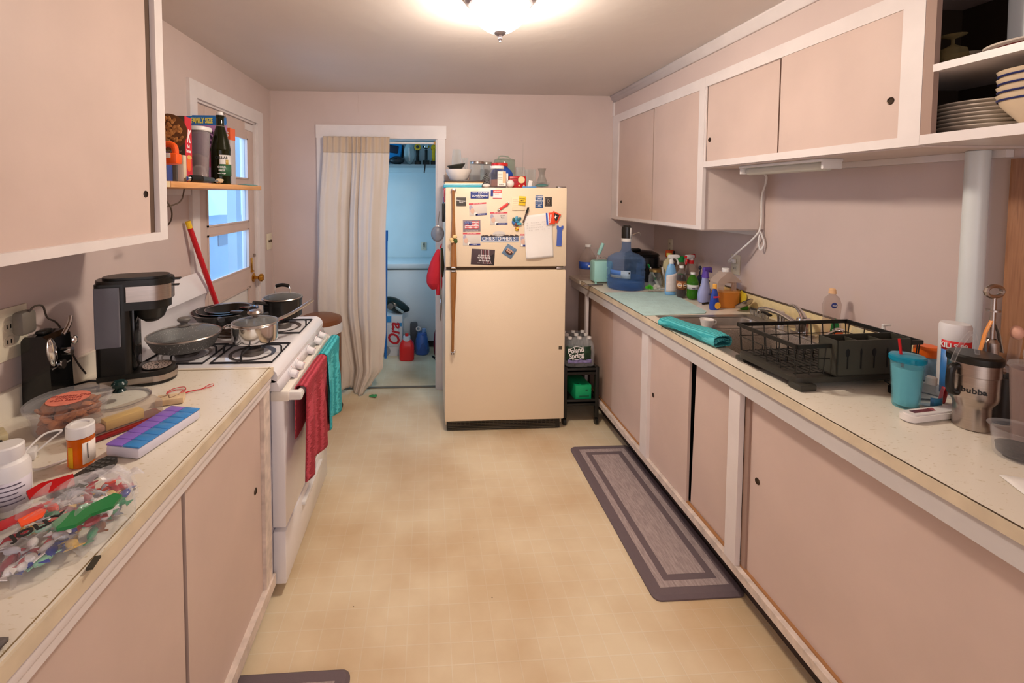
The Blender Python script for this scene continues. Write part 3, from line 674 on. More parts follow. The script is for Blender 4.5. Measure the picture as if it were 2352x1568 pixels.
# ---- magnets.  u,v = millimetre-like door grid: u right from the hinge-free edge, v down from the top (1 unit = 2.81 mm)
def U(px): return FX0 + .002810*(px-1023)
def V(py): return 1.603 - .002827*(py-430)
MAGK = {}
def card(name, label, cat, px, py, w, h, m, rot=0, th=.0016, group=None, lift=0):
    """w,h in door units; centre px,py"""
    t = thing(name, label, cat, (U(px), FY-.0006-lift, V(py)), group=group, rot=(0, R(-rot), 0))
    B(-w*.0014, w*.0014, -th, 0, -h*.0014, h*.0014, bev=min(.0007, th*.4)).out('magnet_sheet', m, t)
    return t
def ink(t, x0, x1, z0, z1, m, d=.0022, name='printed_panel'):
    """rect in door units on card t"""
    return B(x0*.0028, x1*.0028, -d, -.001, z0*.0028, z1*.0028).out(name, m, t)
def ct(t, s, size, x, z, m, rot=0, sx=1, bold=0, d=.0026, shear=0, line=1):
    return text(s, size*.0028, m, t, (x*.0028, -d, z*.0028), (90, -rot, 0), sx=sx, bold=bold, ex=.0003, shear=shear, line=line)
WI = mat('white_ink', '#f4f0ee', .6); BI = mat('black_ink', '#22201f', .6); NAVY = mat('navy_print', '#2f3f88', .5); REDP = mat('red_print', '#d8505a', .5); SKY = mat('print_sky', '#d9cfc6', .6)
t = card('magnet', 'dark grey square magnet with white slanted lettering by the fridge handle', 'magnet', 1059, 462, 22, 19, mat('charcoal', '#4d4946', .6), lift=.004)
ct(t, 'WINDY SOCIETY\nMAGZ', 3.2, 0, 0, WI, rot=-7, bold=.0002)
t = card('bumper_magnet', 'blue magnet reading COUNTRY and GOVERNMENT at the top of the freezer door', 'magnet', 1101, 447, 42, 16, NAVY, lift=.0012)
ct(t, 'I LOVE MY', 2.6, -12, 4.6, WI, bold=.0002); ct(t, 'COUNTRY', 5, 8, 4.8, WI, bold=.0004); ct(t, "IT'S THE", 2, 0, 1.4, WI); ct(t, 'GOVERNMENT', 5.6, 0, -2, WI, bold=.0005); ct(t, "I'M AFRAID OF", 2.4, 0, -6, WI)
t = card('paper_note', 'torn white paper scrap behind the blue bumper magnet', 'paper', 1118, 440, 40, 12, PAPER, 8, th=.0008)
t = card('magnet', 'white and red appointment magnet beside the blue bumper magnet', 'magnet', 1141, 445, 20, 20, WI, -1, lift=.001)
ink(t, -10, 10, 3, 9.5, mat('coral_print', '#f0605a', .5)); ct(t, 'APPOINTED', 3, 0, 6.2, WI, bold=.0002); ink(t, -10, 10, -10, -8.6, REDP); ct(t, 'vote for a better\nhome town', 1.6, -1, -.5, REDP)
ink(t, -15, -9.5, -5, 9, NAVY, name='blue_stripe')
def eagle(px, py, rot, foot, label, note=None, wd=40, vis=None):
    t = card('photo_magnet', label, 'magnet', px, py, wd, 29, SKY, rot, group='red and blue topped postcard magnets')
    ink(t, -wd/2, wd/2, 11, 14.5, REDP, name='red_header'); ct(t, 'NEW YORK MARKET', 2.3, 0, 12.8, WI)
    ink(t, -6 if wd > 20 else 0, wd/2, -14.5, -10.5, NAVY, name='blue_footer'); ct(t, foot, 2.2, 7 if wd > 20 else 3, -12.5, WI, bold=.0001)
    g = MB(); g.ell((-.036 if wd > 20 else 0, -.0022, -.009), .013, .0006, .018); g.out('orange_glow', mat('peach_print', '#dfb8a4', .6), t)
    g = MB(); g.ell((-.044 if wd > 20 else -.004, -.0018, .012), .011, .0005, .015); g.out('violet_shade', mat('violet_print', '#b0a8bc', .6), t)
    ink(t, -9 if wd > 20 else -4, -3 if wd > 20 else 0, -14, -8, WI, name='white_mark')
    if note: ct(t, note, 4.2, 9, 3.5, BI)
    return t
eagle(1097, 479, 4, 'ATTRACTIONS', 'postcard magnet with red header tilted, above the flag magnet')
eagle(1145, 500, 1, 'RESTAURANTS', 'postcard magnet with black handwriting under the red pocket knife', 'STAM\nBase')
eagle(1083, 547, 0, 'MUSEUMS', 'postcard magnet with red header directly below the flag magnet')
eagle(1201, 550, 0, '', 'narrow postcard magnet strip peeking out behind the white note', wd=13)
t = card('flag_magnet', 'waving stars and stripes magnet with SUPPORT wording', 'magnet', 1083, 517, 40, 27, mat('grey_violet', '#8d7e84', .6), 1)
fm = MB(); fb = MB(); fw = MB()
def wave(x): return .0022*math.sin(x*170)
for k in range(9):
    g = fm if k % 2 == 0 else fw
    x0 = -.001 if k < 4 else -.045
    g.grid(lambda u, v, k=k, x0=x0: ((x0 + (.048-x0)*u), -.0022, .029 - k*.0052 - v*.0052 + wave(x0 + (.048-x0)*u)), 14, 1)
fb.grid(lambda u, v: (-.045 + .044*u, -.0022, .029 - .021*v + wave(-.045+.044*u)), 10, 2)
fm.out('red_stripe', REDP, t, solid=.0005); fw.out('white_stripe', WI, t, solid=.0005); fb.out('canton', NAVY, t, solid=.0005)
sm = MB()
for i in range(6):
    for j in range(4): sm.ell((-.041+.007*i, -.0027, .026-.0045*j + wave(-.041+.007*i)), .0011, .0004, .0011, seg=6, rings=4)
sm.out('stars', WI, t)
ct(t, 'I SUPPORT VETERANS', 3, 0, -11.8, WI, bold=.0002)
t = card('street_sign_magnet', 'long street sign magnet reading CHRISTOPHER ST', 'magnet', 1147.5, 547, 87, 14, mat('slate_blue', '#5b6f97', .5))
ink(t, -45, 45, -6.2, -5.2, WI); ct(t, 'CHRISTOPHER ST', 12.4, 1, .6, WI, bold=.0004, sx=.86)
sk = MB(); xs = -.118
poly = [(-.118, .016)]
random.seed(3)
for k in range(28):
    x = -.118 + .236*k/28; h_ = .020 + random.random()*.011; poly += [(x, h_), (x+.006, h_)]
poly += [(.126, .016)]
sk.prism(poly, .0004, .0016, M=Matrix.Rotation(R(90), 4, 'X')); sk.out('skyline', mat('skyline_grey', '#5f4f4c', .6), t)
MB().ell((-.004, -.002, .034), .042, .0006, .016).out('cloud_print', mat('cloud_print', '#d8cfc9', .6), t); ct(t, 'Gay Liberation', 4.2, 0, 10, mat('sepia_ink', '#8b7a62', .6), shear=.3, d=.0032)
t = card('photo_magnet', 'dark brown magnet with white wording and a striped flag print near the bottom', 'magnet', 1109, 588, 54, 36, mat('dark_plum', '#4a393d', .6), -3)
for k in range(5):
    MB().grid(lambda u, v, k=k: (-.015+.012*k + .02*v*v + .006*u, -.0021, .048 - .09*v), 1, 10).out('flag_stripe', mat('dull_red', '#8c4650', .6) if k % 2 else mat('dull_pink', '#b09aa0', .6), t, solid=.0004)
MB().prism([(.035, -.05), (.075, -.05), (.075, .028), (.05, .01), (.038, -.01)], .0006, .0022, M=Matrix.Rotation(R(90), 4, 'X')).out('face_shadow', mat('near_black', '#2b2224', .6), t)
ct(t, 'ALBANY VA\nHEALTHCARE', 5, 2, 1, WI, bold=.0004); ct(t, '800 671 9828', 4.4, 3, -8.5, WI, bold=.0004); ct(t, 'enroll for the care you earned today', 2, 2, -13.5, WI)
t = card('photo_magnet', 'diamond-turned group photo magnet on blue background', 'magnet', 1170, 575, 26, 26, mat('photo_blue', '#6f8aa6', .5, var=.4, vscale=90), -33, lift=.001)
random.seed(5)
for k in range(7):
    MB().ell((-.018+.012*(k % 4)+random.random()*.004, -.0022, .008-.012*(k//4)), .006, .0006, .006).out('face_print', mat('face_print', '#d6a98e', .6), t)
MB().ell((0, -.0018, -.006), .026, .0005, .016).out('crowd_print', mat('crowd_dark', '#4a2f2a', .6), t)
t = thing('pocket_knife_magnet', 'small red pocket knife shaped magnet set diagonally', 'magnet', (U(1156), FY-.001, V(473)), rot=(0, R(-35), 0))
MB().box(-.032, .032, -.012, -.002, -.008, .008, bev=.004).out('knife_body', mat('coral_red', '#ec3f3b', .4), t)
MB().cyl((-.034, -.008, 0), (-.046, -.008, 0), .007).cyl((.034, -.008, .002), (.044, -.008, .002), .006).out('steel_tip', STEEL, t)
MB().cyl((0, -.0128, 0), (0, -.0118, 0), .0018, seg=10).out('rivet', BI, t)
t = card('note_paper', 'small yellowish handwritten note under the yellow magnet', 'paper', 1190, 467, 30, 30, mat('aged_paper', '#f3e1bf', .8), th=.0008, lift=.004)
for k in range(5): ink(t, -13, -2+3*(k % 2), 9-4*k, 9.5-4*k, mat('pencil', '#b89a80', .8), d=.0013)
t = card('magnet', 'yellow magnet with black DANGER style wording', 'magnet', 1198, 460, 16, 21, YEL, -5, th=.003, lift=.0072)
ct(t, 'DANGER\nMEN\nCOOKING', 3.4, 0, .5, BI, bold=.0002, d=.0036, line=1.2)
t = card('magnet', 'dark blue parking sign magnet with white wording and double arrow', 'magnet', 1238, 462, 18, 29, mat('deep_blue', '#235089', .5))
ct(t, 'YANKEE\nFANS\nPARKING', 5, 0, 6.6, WI, bold=.0004, line=.95); ct(t, 'ALL OTHERS\nWILL\nBE TOWED', 2.4, 0, -9, WI, bold=.0002)
MB().prism([(-.02, 0), (-.014, .005), (-.014, .002), (.014, .002), (.014, .005), (.02, 0), (.014, -.005), (.014, -.002), (-.014, -.002), (-.014, -.005)], .0015, .0024, M=T(0, 0, -.0075, 90)).out('arrow', WI, t)
t = card('magnet', 'small black framed crest magnet beside the blue parking magnet', 'magnet', 1259, 462, 17, 21, mat('brown_black', '#332925', .5))
MB().box(-.018, .018, -.0022, -.001, .0225, .0235).box(-.018, .018, -.0022, -.001, -.0235, -.0225).box(-.0185, -.0175, -.0022, -.001, -.0235, .0235).box(.0175, .0185, -.0022, -.001, -.0235, .0235).out('gold_frame', mat('tan_print', '#a39484', .5), t)
L([(.0065, .0016), (.008, .0022), (.0095, .0016)], seg=24, M=T(0, 0, .005, 90)).out('crest_ring', mat('tan_print', ''), t); ct(t, 'SCHOOL\nOF LAW', 2, 0, -4.5, mat('tan_print', ''))
t = thing('note_paper', 'large creased white note sheet hanging on the freezer door', 'paper', (U(1239), FY-.0045, V(542)))
def note(u, v):
    x = -.104 + (.185-.0*v)*u + .018*v - .006*u*v; z = .135 - .277*v + .022*u - .010*u*v
    return (x, -.002 - .012*v*v*(.5+.5*math.sin(u*5)) - .002*math.sin(v*9), z)
MB().grid(note, 16, 20).out('sheet', PAPER, t, solid=.0006)
random.seed(8)
hw_ = MB()
for r_ in range(4):
    for c_ in range(12):
        x = -.085 + c_*.014; z = .095 - r_*.016 + .1*x
        if random.random() < .75: hw_.tube([(x, -.0075, z), (x+.004, -.0078, z+.004), (x+.006, -.0075, z-.002), (x+.009, -.0078, z+.003)], .0005, seg=4)
hw_.out('handwriting', mat('faint_pencil', '#a8a2a0', .8), t)
t = thing('marker_pen', 'brown black marker pen stuck slanted at the corner of the note', 'pen', (U(1206), FY-.018, V(492)), rot=(0, R(19), 0))
MB().cyl((0, 0, -.053), (0, 0, .012), .0045, .0055).out('barrel', mat('brown_pen', '#5b4238', .4), t)
MB().cyl((0, 0, .012), (0, 0, .052), .0065).box(-.001, .003, -.0085, -.006, .015, .045).out('cap', BLK, t)
t = card('magnet', 'blue and orange magnet with white sunburst wording on the note corner', 'magnet', 1263, 500, 20, 27, mat('orange_red_print', '#ea4a28', .5), 5, lift=.016)
ink(t, -10, -6, -13.5, 13.5, mat('royal_print', '#2f5fc0', .5)); ink(t, -6, -4, -13.5, 13.5, WI); ct(t, 'RANGER', 5, 0, 0, WI, rot=78, bold=.0003)
t = card('magnet', 'orange magnet with black cutout figure beside the sunburst magnet', 'magnet', 1275, 497, 20, 22, mat('orange_red_print', ''), -25, lift=.009)
ink(t, -6, 7, -7, 8, BI); MB().prism([(-.008, -.012), (0, -.004), (.006, -.01), (.004, .004), (.01, .012), (0, .008), (-.006, .014), (-.004, .002)], .0018, .0028, M=T(0, 0, 0, 90)).out('white_figure', WI, t)
t = thing('bottle_opener', 'blue flat plastic clip magnet at the right edge of the freezer door', 'magnet', (U(1286), FY-.001, V(540)), rot=(0, R(2), 0))
MB().prism([(-.016, -.066), (.016, -.066), (.014, .035), (.022, .048), (.022, .066), (.012, .066), (.008, .058), (-.006, .058), (-.010, .066), (-.02, .066), (-.02, .048), (-.016, .035)], 0, .006, M=T(0, 0, 0, 90)).out('clip_body', mat('clip_blue', '#4a63b4', .4), t)
t = thing('flower_magnet', 'blue and green flower cluster magnet left of the note', 'magnet', (U(1186), FY-.001, V(512)))
random.seed(4)
for k, c_ in enumerate(['#3a7fa8', '#2f6d7c', '#5aa0c0', '#2c5a50', '#3f6fae', '#7a4a3a', '#4aa0b0']):
    a = k*.9; MB().ell((0, 0, 0), .018, .006, .010, M=T(.022*math.cos(a)*(k>0), -.007-.001*k, .014+.020*math.sin(a)*(k>0), 0, -a*57+20*k, 0)).out('petal', mat('petal_%s' % 'abcdefg'[k], c_, .5), t)
MB().ell((.002, -.006, -.033), .013, .006, .014).out('yellow_bulb', mat('bulb_yellow', '#e0c240', .4), t)
MB().ell((.008, -.011, -.036), .005, .003, .005).ell((-.006, -.011, -.028), .004, .003, .004).out('red_dot', mat('dot_red', '#c84030', .4), t)
t = thing('rose_magnet', 'cream rose cluster with green leaves on the fridge handle', 'magnet', (U(1041), FY-.046, V(545)))
for k, (x, z, r_) in enumerate([(.008, .014, .014), (-.014, -.002, .013), (-.010, -.016, .011)]):
    q = MB().ell((x, -.004, z), r_*1.1, .010, r_*.8)
    for a in range(5): q.ell((x+r_*.55*math.cos(a*1.26), -.008, z+r_*.4*math.sin(a*1.26)), r_*.5, .006, r_*.35)
    q.out('rose', mat('cream_petal', '#e6c78c', .6), t)
MB().ell((.012, .002, -.008), .013, .006, .011).ell((.014, .004, -.018), .012, .005, .010).out('leaf', mat('leaf_green', '#3f5a2a', .6), t)

# ---- things on the fridge's left side
t = thing('strainer', 'round wire mesh strainer hanging on the fridge left side', 'strainer', (.059, 3.10, 1.292)); t.scale = (.74, .74, .9)
MESH = clear('wire_mesh', '#b5b3b8', .45, .35, '#8f8f96', .4)
L([(.058, 0), (.056, .014), (.045, .034), (.026, .046), (0, .05)], seg=36, M=T(0, -.002, 0, 90, 0, 0)).out('mesh_bowl', MESH, t)
L([(.057, -.002), (.061, 0), (.057, .002), (.055, 0), (.057, -.002)], seg=36, M=T(0, 0, 0, 90, 0, 0)).out('rim', STEEL, t)
MB().tube([(0, 0, .058), (.01, 0, .12), (.018, 0, .17)], .004, smooth_n=3).out('handle', STEEL, t)
MB().box(.0, .034, -.004, .004, -.004, .004).out('hook', BLK, t)
t = thing('oven_mitt', 'red quilted oven mitt hanging from the fridge left side', 'oven mitt', (.05, 3.06, 1.19))
mit = MB(); RM = mat('red_quilt', '#b5202f', .9, bump=.6, bscale=60)
mit.tube([(.02, 0, 0), (.0, 0, -.07), (-.012, 0, -.15), (-.02, 0, -.21), (-.012, 0, -.265)], [.013, .028, .042, .048, .045, .02], smooth_n=6, seg=18, flat=1).out('mitt_body', RM, t)
MB().tube([(.012, -.005, -.14), (.018, -.006, -.23), (.012, -.006, -.305)], [.02, .023, .021, .012], smooth_n=5, seg=14).out('mitt_thumb', RM, t)
MB().tube([(.025, 0, .01), (.035, 0, .04), (.03, 0, .01)], .003, smooth_n=4).out('hanging_loop', RM, t)
t = thing('oven_mitt', 'dark green pot holder hanging behind the red mitt by the fridge', 'oven mitt', (.089, 3.14, 1.19))
MB().tube([(0, 0, 0), (-.002, 0, -.06), (0, 0, -.13), (0, 0, -.2)], [.006, .016, .018, .01], smooth_n=5, seg=12).out('holder_body', mat('olive_fabric', '#4e4b32', .9), t)
for k, (dy, L_) in enumerate(((3.0, .46), (3.2, .42), (3.3, .5))):
    t = thing('ladle', ['long steel spatula hanging foremost on the fridge left side', 'long steel serving spoon hanging in the middle of the fridge side row', 'long steel ladle hanging rearmost on the fridge left side'][k], 'utensil', (.078+.006*k, dy, 1.19))
    MB().tube([(0, 0, 0), (0, 0, -L_*.7)], .0035, seg=8).out('handle', STEEL, t)
    MB().ell((0, 0, -L_*.85), .006, .028, L_*.17).out('blade', STEEL, t)
tag(MB().box(-.006, .0, -.035, .035, -.045, .045, bev=.001).out('magnet', REDP, loc=(.104, 3.02, 1.552)), 'red and white label magnet high on the fridge left side', 'magnet')
tag(MB().box(-.018, .0, -.02, .02, -.06, .06, bev=.003).out('timer', BLK, loc=(.104, 3.0, 1.44)), 'slim black timer on the fridge left side', 'timer')
tag(MB().box(-.008, .0, -.03, .03, -.04, .04, bev=.001).out('magnet', mat('cyan_print', '#2f86c8', .5), loc=(.104, 3.16, 1.50)), 'bright blue magnet on the fridge left side behind the black timer', 'magnet')

# ---- on top of the fridge (top surface z=1.603)
TZ = 1.6035
def tray(label, x0, x1, y0, y1, z, m, th=.01, tilt=0):
    t = MB().box(x0, x1, y0, y1, 0, th, bev=.003)
    o = t.out('tray', m, loc=(0, 0, z)); 
    return tag(o, label, 'tray', 'flat trays stacked on the fridge')
tray('turquoise tray at the bottom of the stack on the fridge', .098, .345, 2.99, 3.25, TZ, mat('aqua_tray', '#43b4cd', .4), .014)
tray('pale blue tray second from the bottom of the stack on the fridge', .10, .35, 3.0, 3.25, TZ+.0142, mat('pale_aqua', '#a8d5dc', .4), .008)
tray('cream tray in the middle of the stack on the fridge', .105, .355, 3.0, 3.25, TZ+.0224, mat('cream_tray', '#e8d9c0', .4), .009)
tray('wooden board with orange edge in the stack on the fridge', .105, .36, 3.0, 3.25, TZ+.0316, mat('amber_board', '#d8a45c', .4), .007)
tray('dark brown tray on top of the stack on the fridge', .103, .362, 2.995, 3.255, TZ+.0388, mat('dark_tray', '#463b3d', .4), .008)
tag(L([(0, 0), (.05, 0), (.062, .012), (.084, .058), (.086, .075), (.082, .075), (.078, .058), (.055, .014), (0, .008)], seg=44).out('bowl', mat('offwhite_bowl', '#ded5cc', .35), loc=(.2, 3.09, TZ+.0472)), 'large off-white bowl on the stacked trays', 'bowl')
tag(L([(0, 0), (.04, 0), (.048, .01), (.06, .026), (.064, .03), (.058, .03), (.045, .014), (0, .006)], seg=40).out('bowl', mat('dark_bowl', '#3d3e36', .4), rot=(R(6), R(-9), 0), loc=(.186, 3.078, TZ+.124)), 'shallow dark green bowl tilted inside the off-white bowl', 'bowl')
tag(L([(0, 0), (.036, 0), (.038, .01), (.036, .1), (.029, .175), (.03, .178), (.027, .178), (.033, .1), (.034, .012), (0, .006)], seg=32).out('glass_vase', GLASS, loc=(.2, 3.32, TZ+.1)), 'tall clear tapering glass vase at the left on the fridge', 'vase')
tag(MB().box(.11, .285, 3.27, 3.4, 0, .098, bev=.004).out('storage_box', mat('box_brown', '#b9a391', .7), loc=(0, 0, TZ)), 'low beige box behind the trays carrying the tall glass', 'box')
tag(L([(0, 0), (.022, 0), (.02, .006), (.018, .10), (.024, .118), (.026, .12), (.022, .12), (.016, .1), (0, .01)], seg=24).out('glass_tumbler', GLASS, loc=(.262, 3.33, TZ+.1)), 'slim clear glass right of the tall vase on the fridge', 'glass')
def jar(name, label, loc, r, h, lidm, body=GLASS, fill=None, fh=.5, neck=.8, sq=0, lidh=.018):
    t = thing(name, label, 'jar', loc)
    L([(0, 0), (r*.9, 0), (r, .006), (r, h*.75), (r*neck, h*.88), (r*neck, h), (r*neck-.002, h), (r*neck-.002, h*.88), (r-.003, h*.74), (r-.003, .006), (0, .003)], seg=32, sq=sq).out('jar_body', body, t)
    if lidm: L([(0, h+.0005), (r*neck+.003, h+.0005), (r*neck+.003, h-.004+lidh), (r*neck, h+lidh), (0, h+lidh)], seg=32).out('lid', lidm, t)
    if fill: L([(0, .004), (r-.004, .007), (r-.004, h*fh), (0, h*fh+.004)], seg=28, sq=sq).out('contents', fill, t)
    return t
jar('glass_jar', 'ribbed clear glass jar with steel lid behind the blue bag', (.348, 3.32, TZ), .054, .175, STEEL, neck=.92)
jar('glass_jar', 'clear glass jar beside the steel-lidded one on the fridge', (.43, 3.44, TZ), .046, .18, mat('lid_tin', '#b7b1a8', .3, metal=.8), neck=.9)
t = jar('protein_tub', 'square clear tub of brown powder with white lid at the fridge front', (.45, 3.03, TZ), .052, .125, mat('lid_white', '#efe8e2', .4), PLAST, mat('brown_powder', '#8a6257', .9), .42, .85, 3)
B(-.004, .05, -.0565, -.0535, .008, .105).out('nutrition_label', mat('label_white', '#f2e6da', .6), t)
MB().box(.03, .05, -.0572, -.0566, .03, .103).out('label_band', mat('label_peach', '#f0b58c', .6), t)
lb = MB()
for k in range(5): lb.box(.0, .027, -.0572, -.0566, .094-.01*k, .0955-.01*k)
for k in range(9): lb.box(.006+.0035*k, .0075+.0035*k, -.0572, -.0566, .015, .024)
lb.out('label_print', BI, t)
def crumple(name, label, cat, m, c, s, seed, n=26, amp=.25):
    random.seed(seed)
    ph = [random.random()*6 for _ in range(8)]
    def fn(u, v):
        a = u*2*math.pi; b_ = v*math.pi
        r_ = 1 + amp*(math.sin(a*3+ph[0])*math.sin(b_*2+ph[1]) + .6*math.sin(a*5+ph[2]+b_*3) + .35*math.sin(a*9+ph[3])*math.sin(b_*5+ph[4]))
        return (s[0]*r_*math.sin(b_)*math.cos(a), s[1]*r_*math.sin(b_)*math.sin(a), s[2]*(1 - r_*math.cos(b_)) if True else 0)
    g = MB().grid(fn, n, n//2)
    zmin = min(v.co.z for v in g.bm.verts)
    for v in g.bm.verts: v.co.z -= zmin
    return tag(g.out(name, m, loc=c), label, cat)
crumple('storage_bag', 'royal blue fabric bag slumped on a dark striped bundle on the fridge', 'bag', mat('royal_fabric', '#1d47a0', .8, bump=.4, bscale=30), (.497, 3.16, TZ+.0), (.075, .06, .068), 11, amp=.16)
bb = MB()
for k in range(6): bb.tube([(.368+.007*k, 3.2, TZ+.004), (.366+.007*k, 3.15, TZ+.05-.003*k), (.392+.006*k, 3.13, TZ+.100-.006*k)], .0022, smooth_n=5)
tag(bb.out('wire_rack', mat('dark_wire', '#3a3434', .4), loc=(0, 0.0, .0)), 'curved dark wire rack left of the blue bag', 'wire rack')
t = thing('food_container', 'container with bright red lid behind the blue bag on the fridge', 'container', (.51, 3.31, TZ))
MB().lathe([(0, 0), (.05, 0), (.056, .16), (0, .16)], seg=32).out('container_body', PLAST, t); L([(0, .16), (.06, .16), (.06, .178), (.055, .182), (0, .182)], seg=32).out('lid', mat('bright_red', '#e8302a', .35), t)
t = thing('lidded_glass_pot', 'large greenish glass canister with handled glass lid on the fridge', 'canister', (.573, 3.475, TZ))
GG = clear('green_glass', '#d3ddd0', .22, .04, '#e4ece2', .5)
L([(0, 0), (.072, 0), (.08, .01), (.08, .20), (.076, .215), (.073, .2), (.073, .012), (0, .006)], seg=40).out('pot_body', GG, t)
L([(.082, .216), (.06, .226), (0, .23)], seg=40).out('lid', GG, t)
MB().tube([(-.05, 0, .224), (-.035, 0, .246), (.02, 0, .244), (.045, 0, .226)], .005, smooth_n=5).out('lid_handle', GG, t)
t = thing('radio', 'small red retro radio with round cream dial and antenna', 'radio', (.59, 3.06, TZ))
MB().box(-.058, .058, -.03, .03, 0, .078, bev=.01).out('radio_body', mat('radio_red', '#b3141c', .35), t)
L([(0, 0), (.023, 0), (.023, .003), (.02, .005), (0, .005)], seg=28, M=T(.024, -.03, .052, 90)).out('dial', mat('dial_cream', '#e8cf9c', .4), t)
MB().box(-.0008, .0008, -.0362, -.035, .04, .066).out('dial_needle', BI, t)
for x in (.008, .04): MB().cyl((x, -.03, .014), (x, -.038, .014), .0055).out('knob', mat('dial_cream', ''), t)
gr = MB()
for k in range(5): gr.box(-.05, -.006, -.0308, -.0298, .022+.009*k, .0245+.009*k)
gr.out('speaker_slot', mat('dark_red', '#7d0c12', .5), t)
MB().cyl((.042, .02, .075), (.044, .022, .3), .0011, .0008, seg=8).out('antenna', STEEL, t)
def tumbler(label, loc, r, h, m=GLASS, flare=1.05, name='drinking_glass', group=None):
    return tag(L([(0, 0), (r*.9, 0), (r, .008), (r*flare, h), (r*flare-.002, h), (r-.003, .012), (0, .01)], seg=28).out(name, m, loc=loc), label, 'glass', group)
tumbler('clear drinking glass right behind the red radio', (.64, 3.2, TZ), .03, .145)
tumbler('wide clear drinking glass between radio and carafe on the fridge', (.73, 3.28, TZ), .038, .135)
tag(L([(0, 0), (.035, 0), (.036, .006), (.018, .055), (.018, .07), (.026, .095), (.028, .1), (.025, .1), (.016, .07), (.016, .056), (.033, .008), (0, .004)], seg=28).out('glass_carafe', clear('smoky_glass', '#b9b0a8', .3, .05, '#d0c8c0', .5), loc=(.752, 3.03, TZ+.029)), 'smoky waisted glass carafe standing in the clear bowl on the fridge', 'carafe')
t = thing('plastic_bowl', 'clear bowl with teal bits at the right on the fridge', 'bowl', (.752, 3.03, TZ))
L([(0, 0), (.035, 0), (.045, .006), (.055, .04), (.06, .046), (.053, .042), (.042, .009), (0, .004)], seg=32).out('bowl_body', PLAST, t)
L([(0, .006), (.04, .01), (.043, .02), (.02, .027), (0, .028)], seg=20).out('contents', mat('teal_bits', '#3f8f8c', .7, bump=1, bscale=90), t)
tag(MB().ell((0, 0, .026), .026, .026, .026).out('foam_ball', mat('off_ball', '#eadfd6', .5), loc=(.532, 2.99, TZ)), 'white round ball in front of the red radio', 'ball')
tag(MB().ell((0, 0, .013), .024, .016, .0125).out('egg_shape', mat('off_ball', ''), loc=(.375, 2.985, TZ)), 'flat oval white object at the fridge front edge left of the tub', 'lid')
tag(ground(MB().box(-.013, .013, -.010, .010, 0, .046, bev=.003, M=T(0, 0, .0, 0, 12, 0))).out('white_packet', mat('packet_white', '#ece4de', .6), loc=(.662, 3.01, TZ)), 'small white packet leaning right of the red radio', 'packet')
tag(MB().box(-.007, .007, -.02, .02, 0, .095, bev=.002).out('paper_bundle', PAPER, loc=(.519, 3.05, TZ)), 'upright bundle of white paper right of the brown powder tub', 'paper')
tag(MB().box(-.045, .045, -.008, .008, 0, .008, bev=.002).out('blue_strap', mat('sky_strap', '#4b90d0', .6), loc=(.655, 2.975, TZ)), 'light blue strip lying along the front edge of the fridge top', 'strap')
# ================================================================== LEFT COUNTER
CZ = .9135
# coffee maker
t = thing('coffee_maker', 'black and steel single-serve coffee maker on the left worktop', 'coffee maker', (-.995, 1.612, CZ), R(18))
def rr(x0, x1, y0, y1, r, n=6):
    p = []
    for cx, cy, a0 in ((x1-r, y0+r, -90), (x1-r, y1-r, 0), (x0+r, y1-r, 90), (x0+r, y0+r, 180)):
        for k in range(n+1): a = R(a0+90*k/n); p.append((cx+r*math.cos(a), cy+r*math.sin(a)))
    return p
def oval(x0, x1, y, front_r):   # rounded toward +x
    p = [(x0, -y), (x1-front_r, -y)]
    for k in range(13): a = R(-90+180*k/12); p.append((x1-front_r+front_r*math.cos(a), y*math.sin(a)))
    return p + [(x0, y)]
MB().prism(oval(-.10, .115, .062, .06), 0, .012).prism(oval(-.10, .112, .060, .06), .028, .044).out('base', BLK, t)
MB().prism(oval(-.09, .118, .064, .062), .010, .029).out('base_band', STEEL, t)
L([(0, .044), (.042, .044), (.045, .047), (.042, .049), (0, .049)], c=(.055, 0, 0), seg=36).out('drip_tray', STEEL, t)
dh = MB().cyl((.055, 0, .0488), (.055, 0, .0496), .007, seg=12)
for r_, n in ((.018, 10), (.027, 16), (.036, 20)):
    for k in range(n): dh.cyl((.055+r_*math.cos(k*6.2832/n), r_*math.sin(k*6.2832/n), .0488), (.055+r_*math.cos(k*6.2832/n), r_*math.sin(k*6.2832/n), .0496), .0017, seg=6)
dh.out('drip_hole', BLK, t)
MB().prism(rr(-.105, -.005, -.056, .056, .02), .02, .345).out('column', BLK, t)
MB().box(-.006, .004, -.04, .04, .05, .26, bev=.003).out('front_column_panel', BLKG, t)
hdm = MB(); pr = oval(-.02, .115, .064, .062)
hdm.prism(pr, .335, .352, smooth=False).prism(oval(-.02, .105, .058, .055), .255, .285).out('brew_head', BLK, t)
MB().prism(oval(-.012, .114, .0635, .062), .284, .336).out('head_band', STEEL, t)
L([(.032, .215), (.038, .22), (.052, .256), (0, .256)], c=(.045, 0, 0), seg=32).out('brew_basket', BLK, t)
L([(0, .205), (.02, .205), (.034, .216), (0, .216)], c=(.045, 0, 0), seg=24).out('spout', BLK, t)
MB().prism(rr(-.108, .112, -.065, .065, .06), .345, .356).prism(rr(-.09, .1, -.055, .055, .05), .356, .364).out('lid', BLK, t)
MB().box(.10, .135, -.012, .012, .343, .349, bev=.002).box(.108, .130, -.01, .01, .322, .327, bev=.002).out('lid_latch', BLK, t)
MB().prism(rr(-.1, -.03, -.066, -.054, .005), .14, .335).out('water_tank', clear('tank_grey', '#8a8a90', .5, .15, '#8f8d96', .3), t)
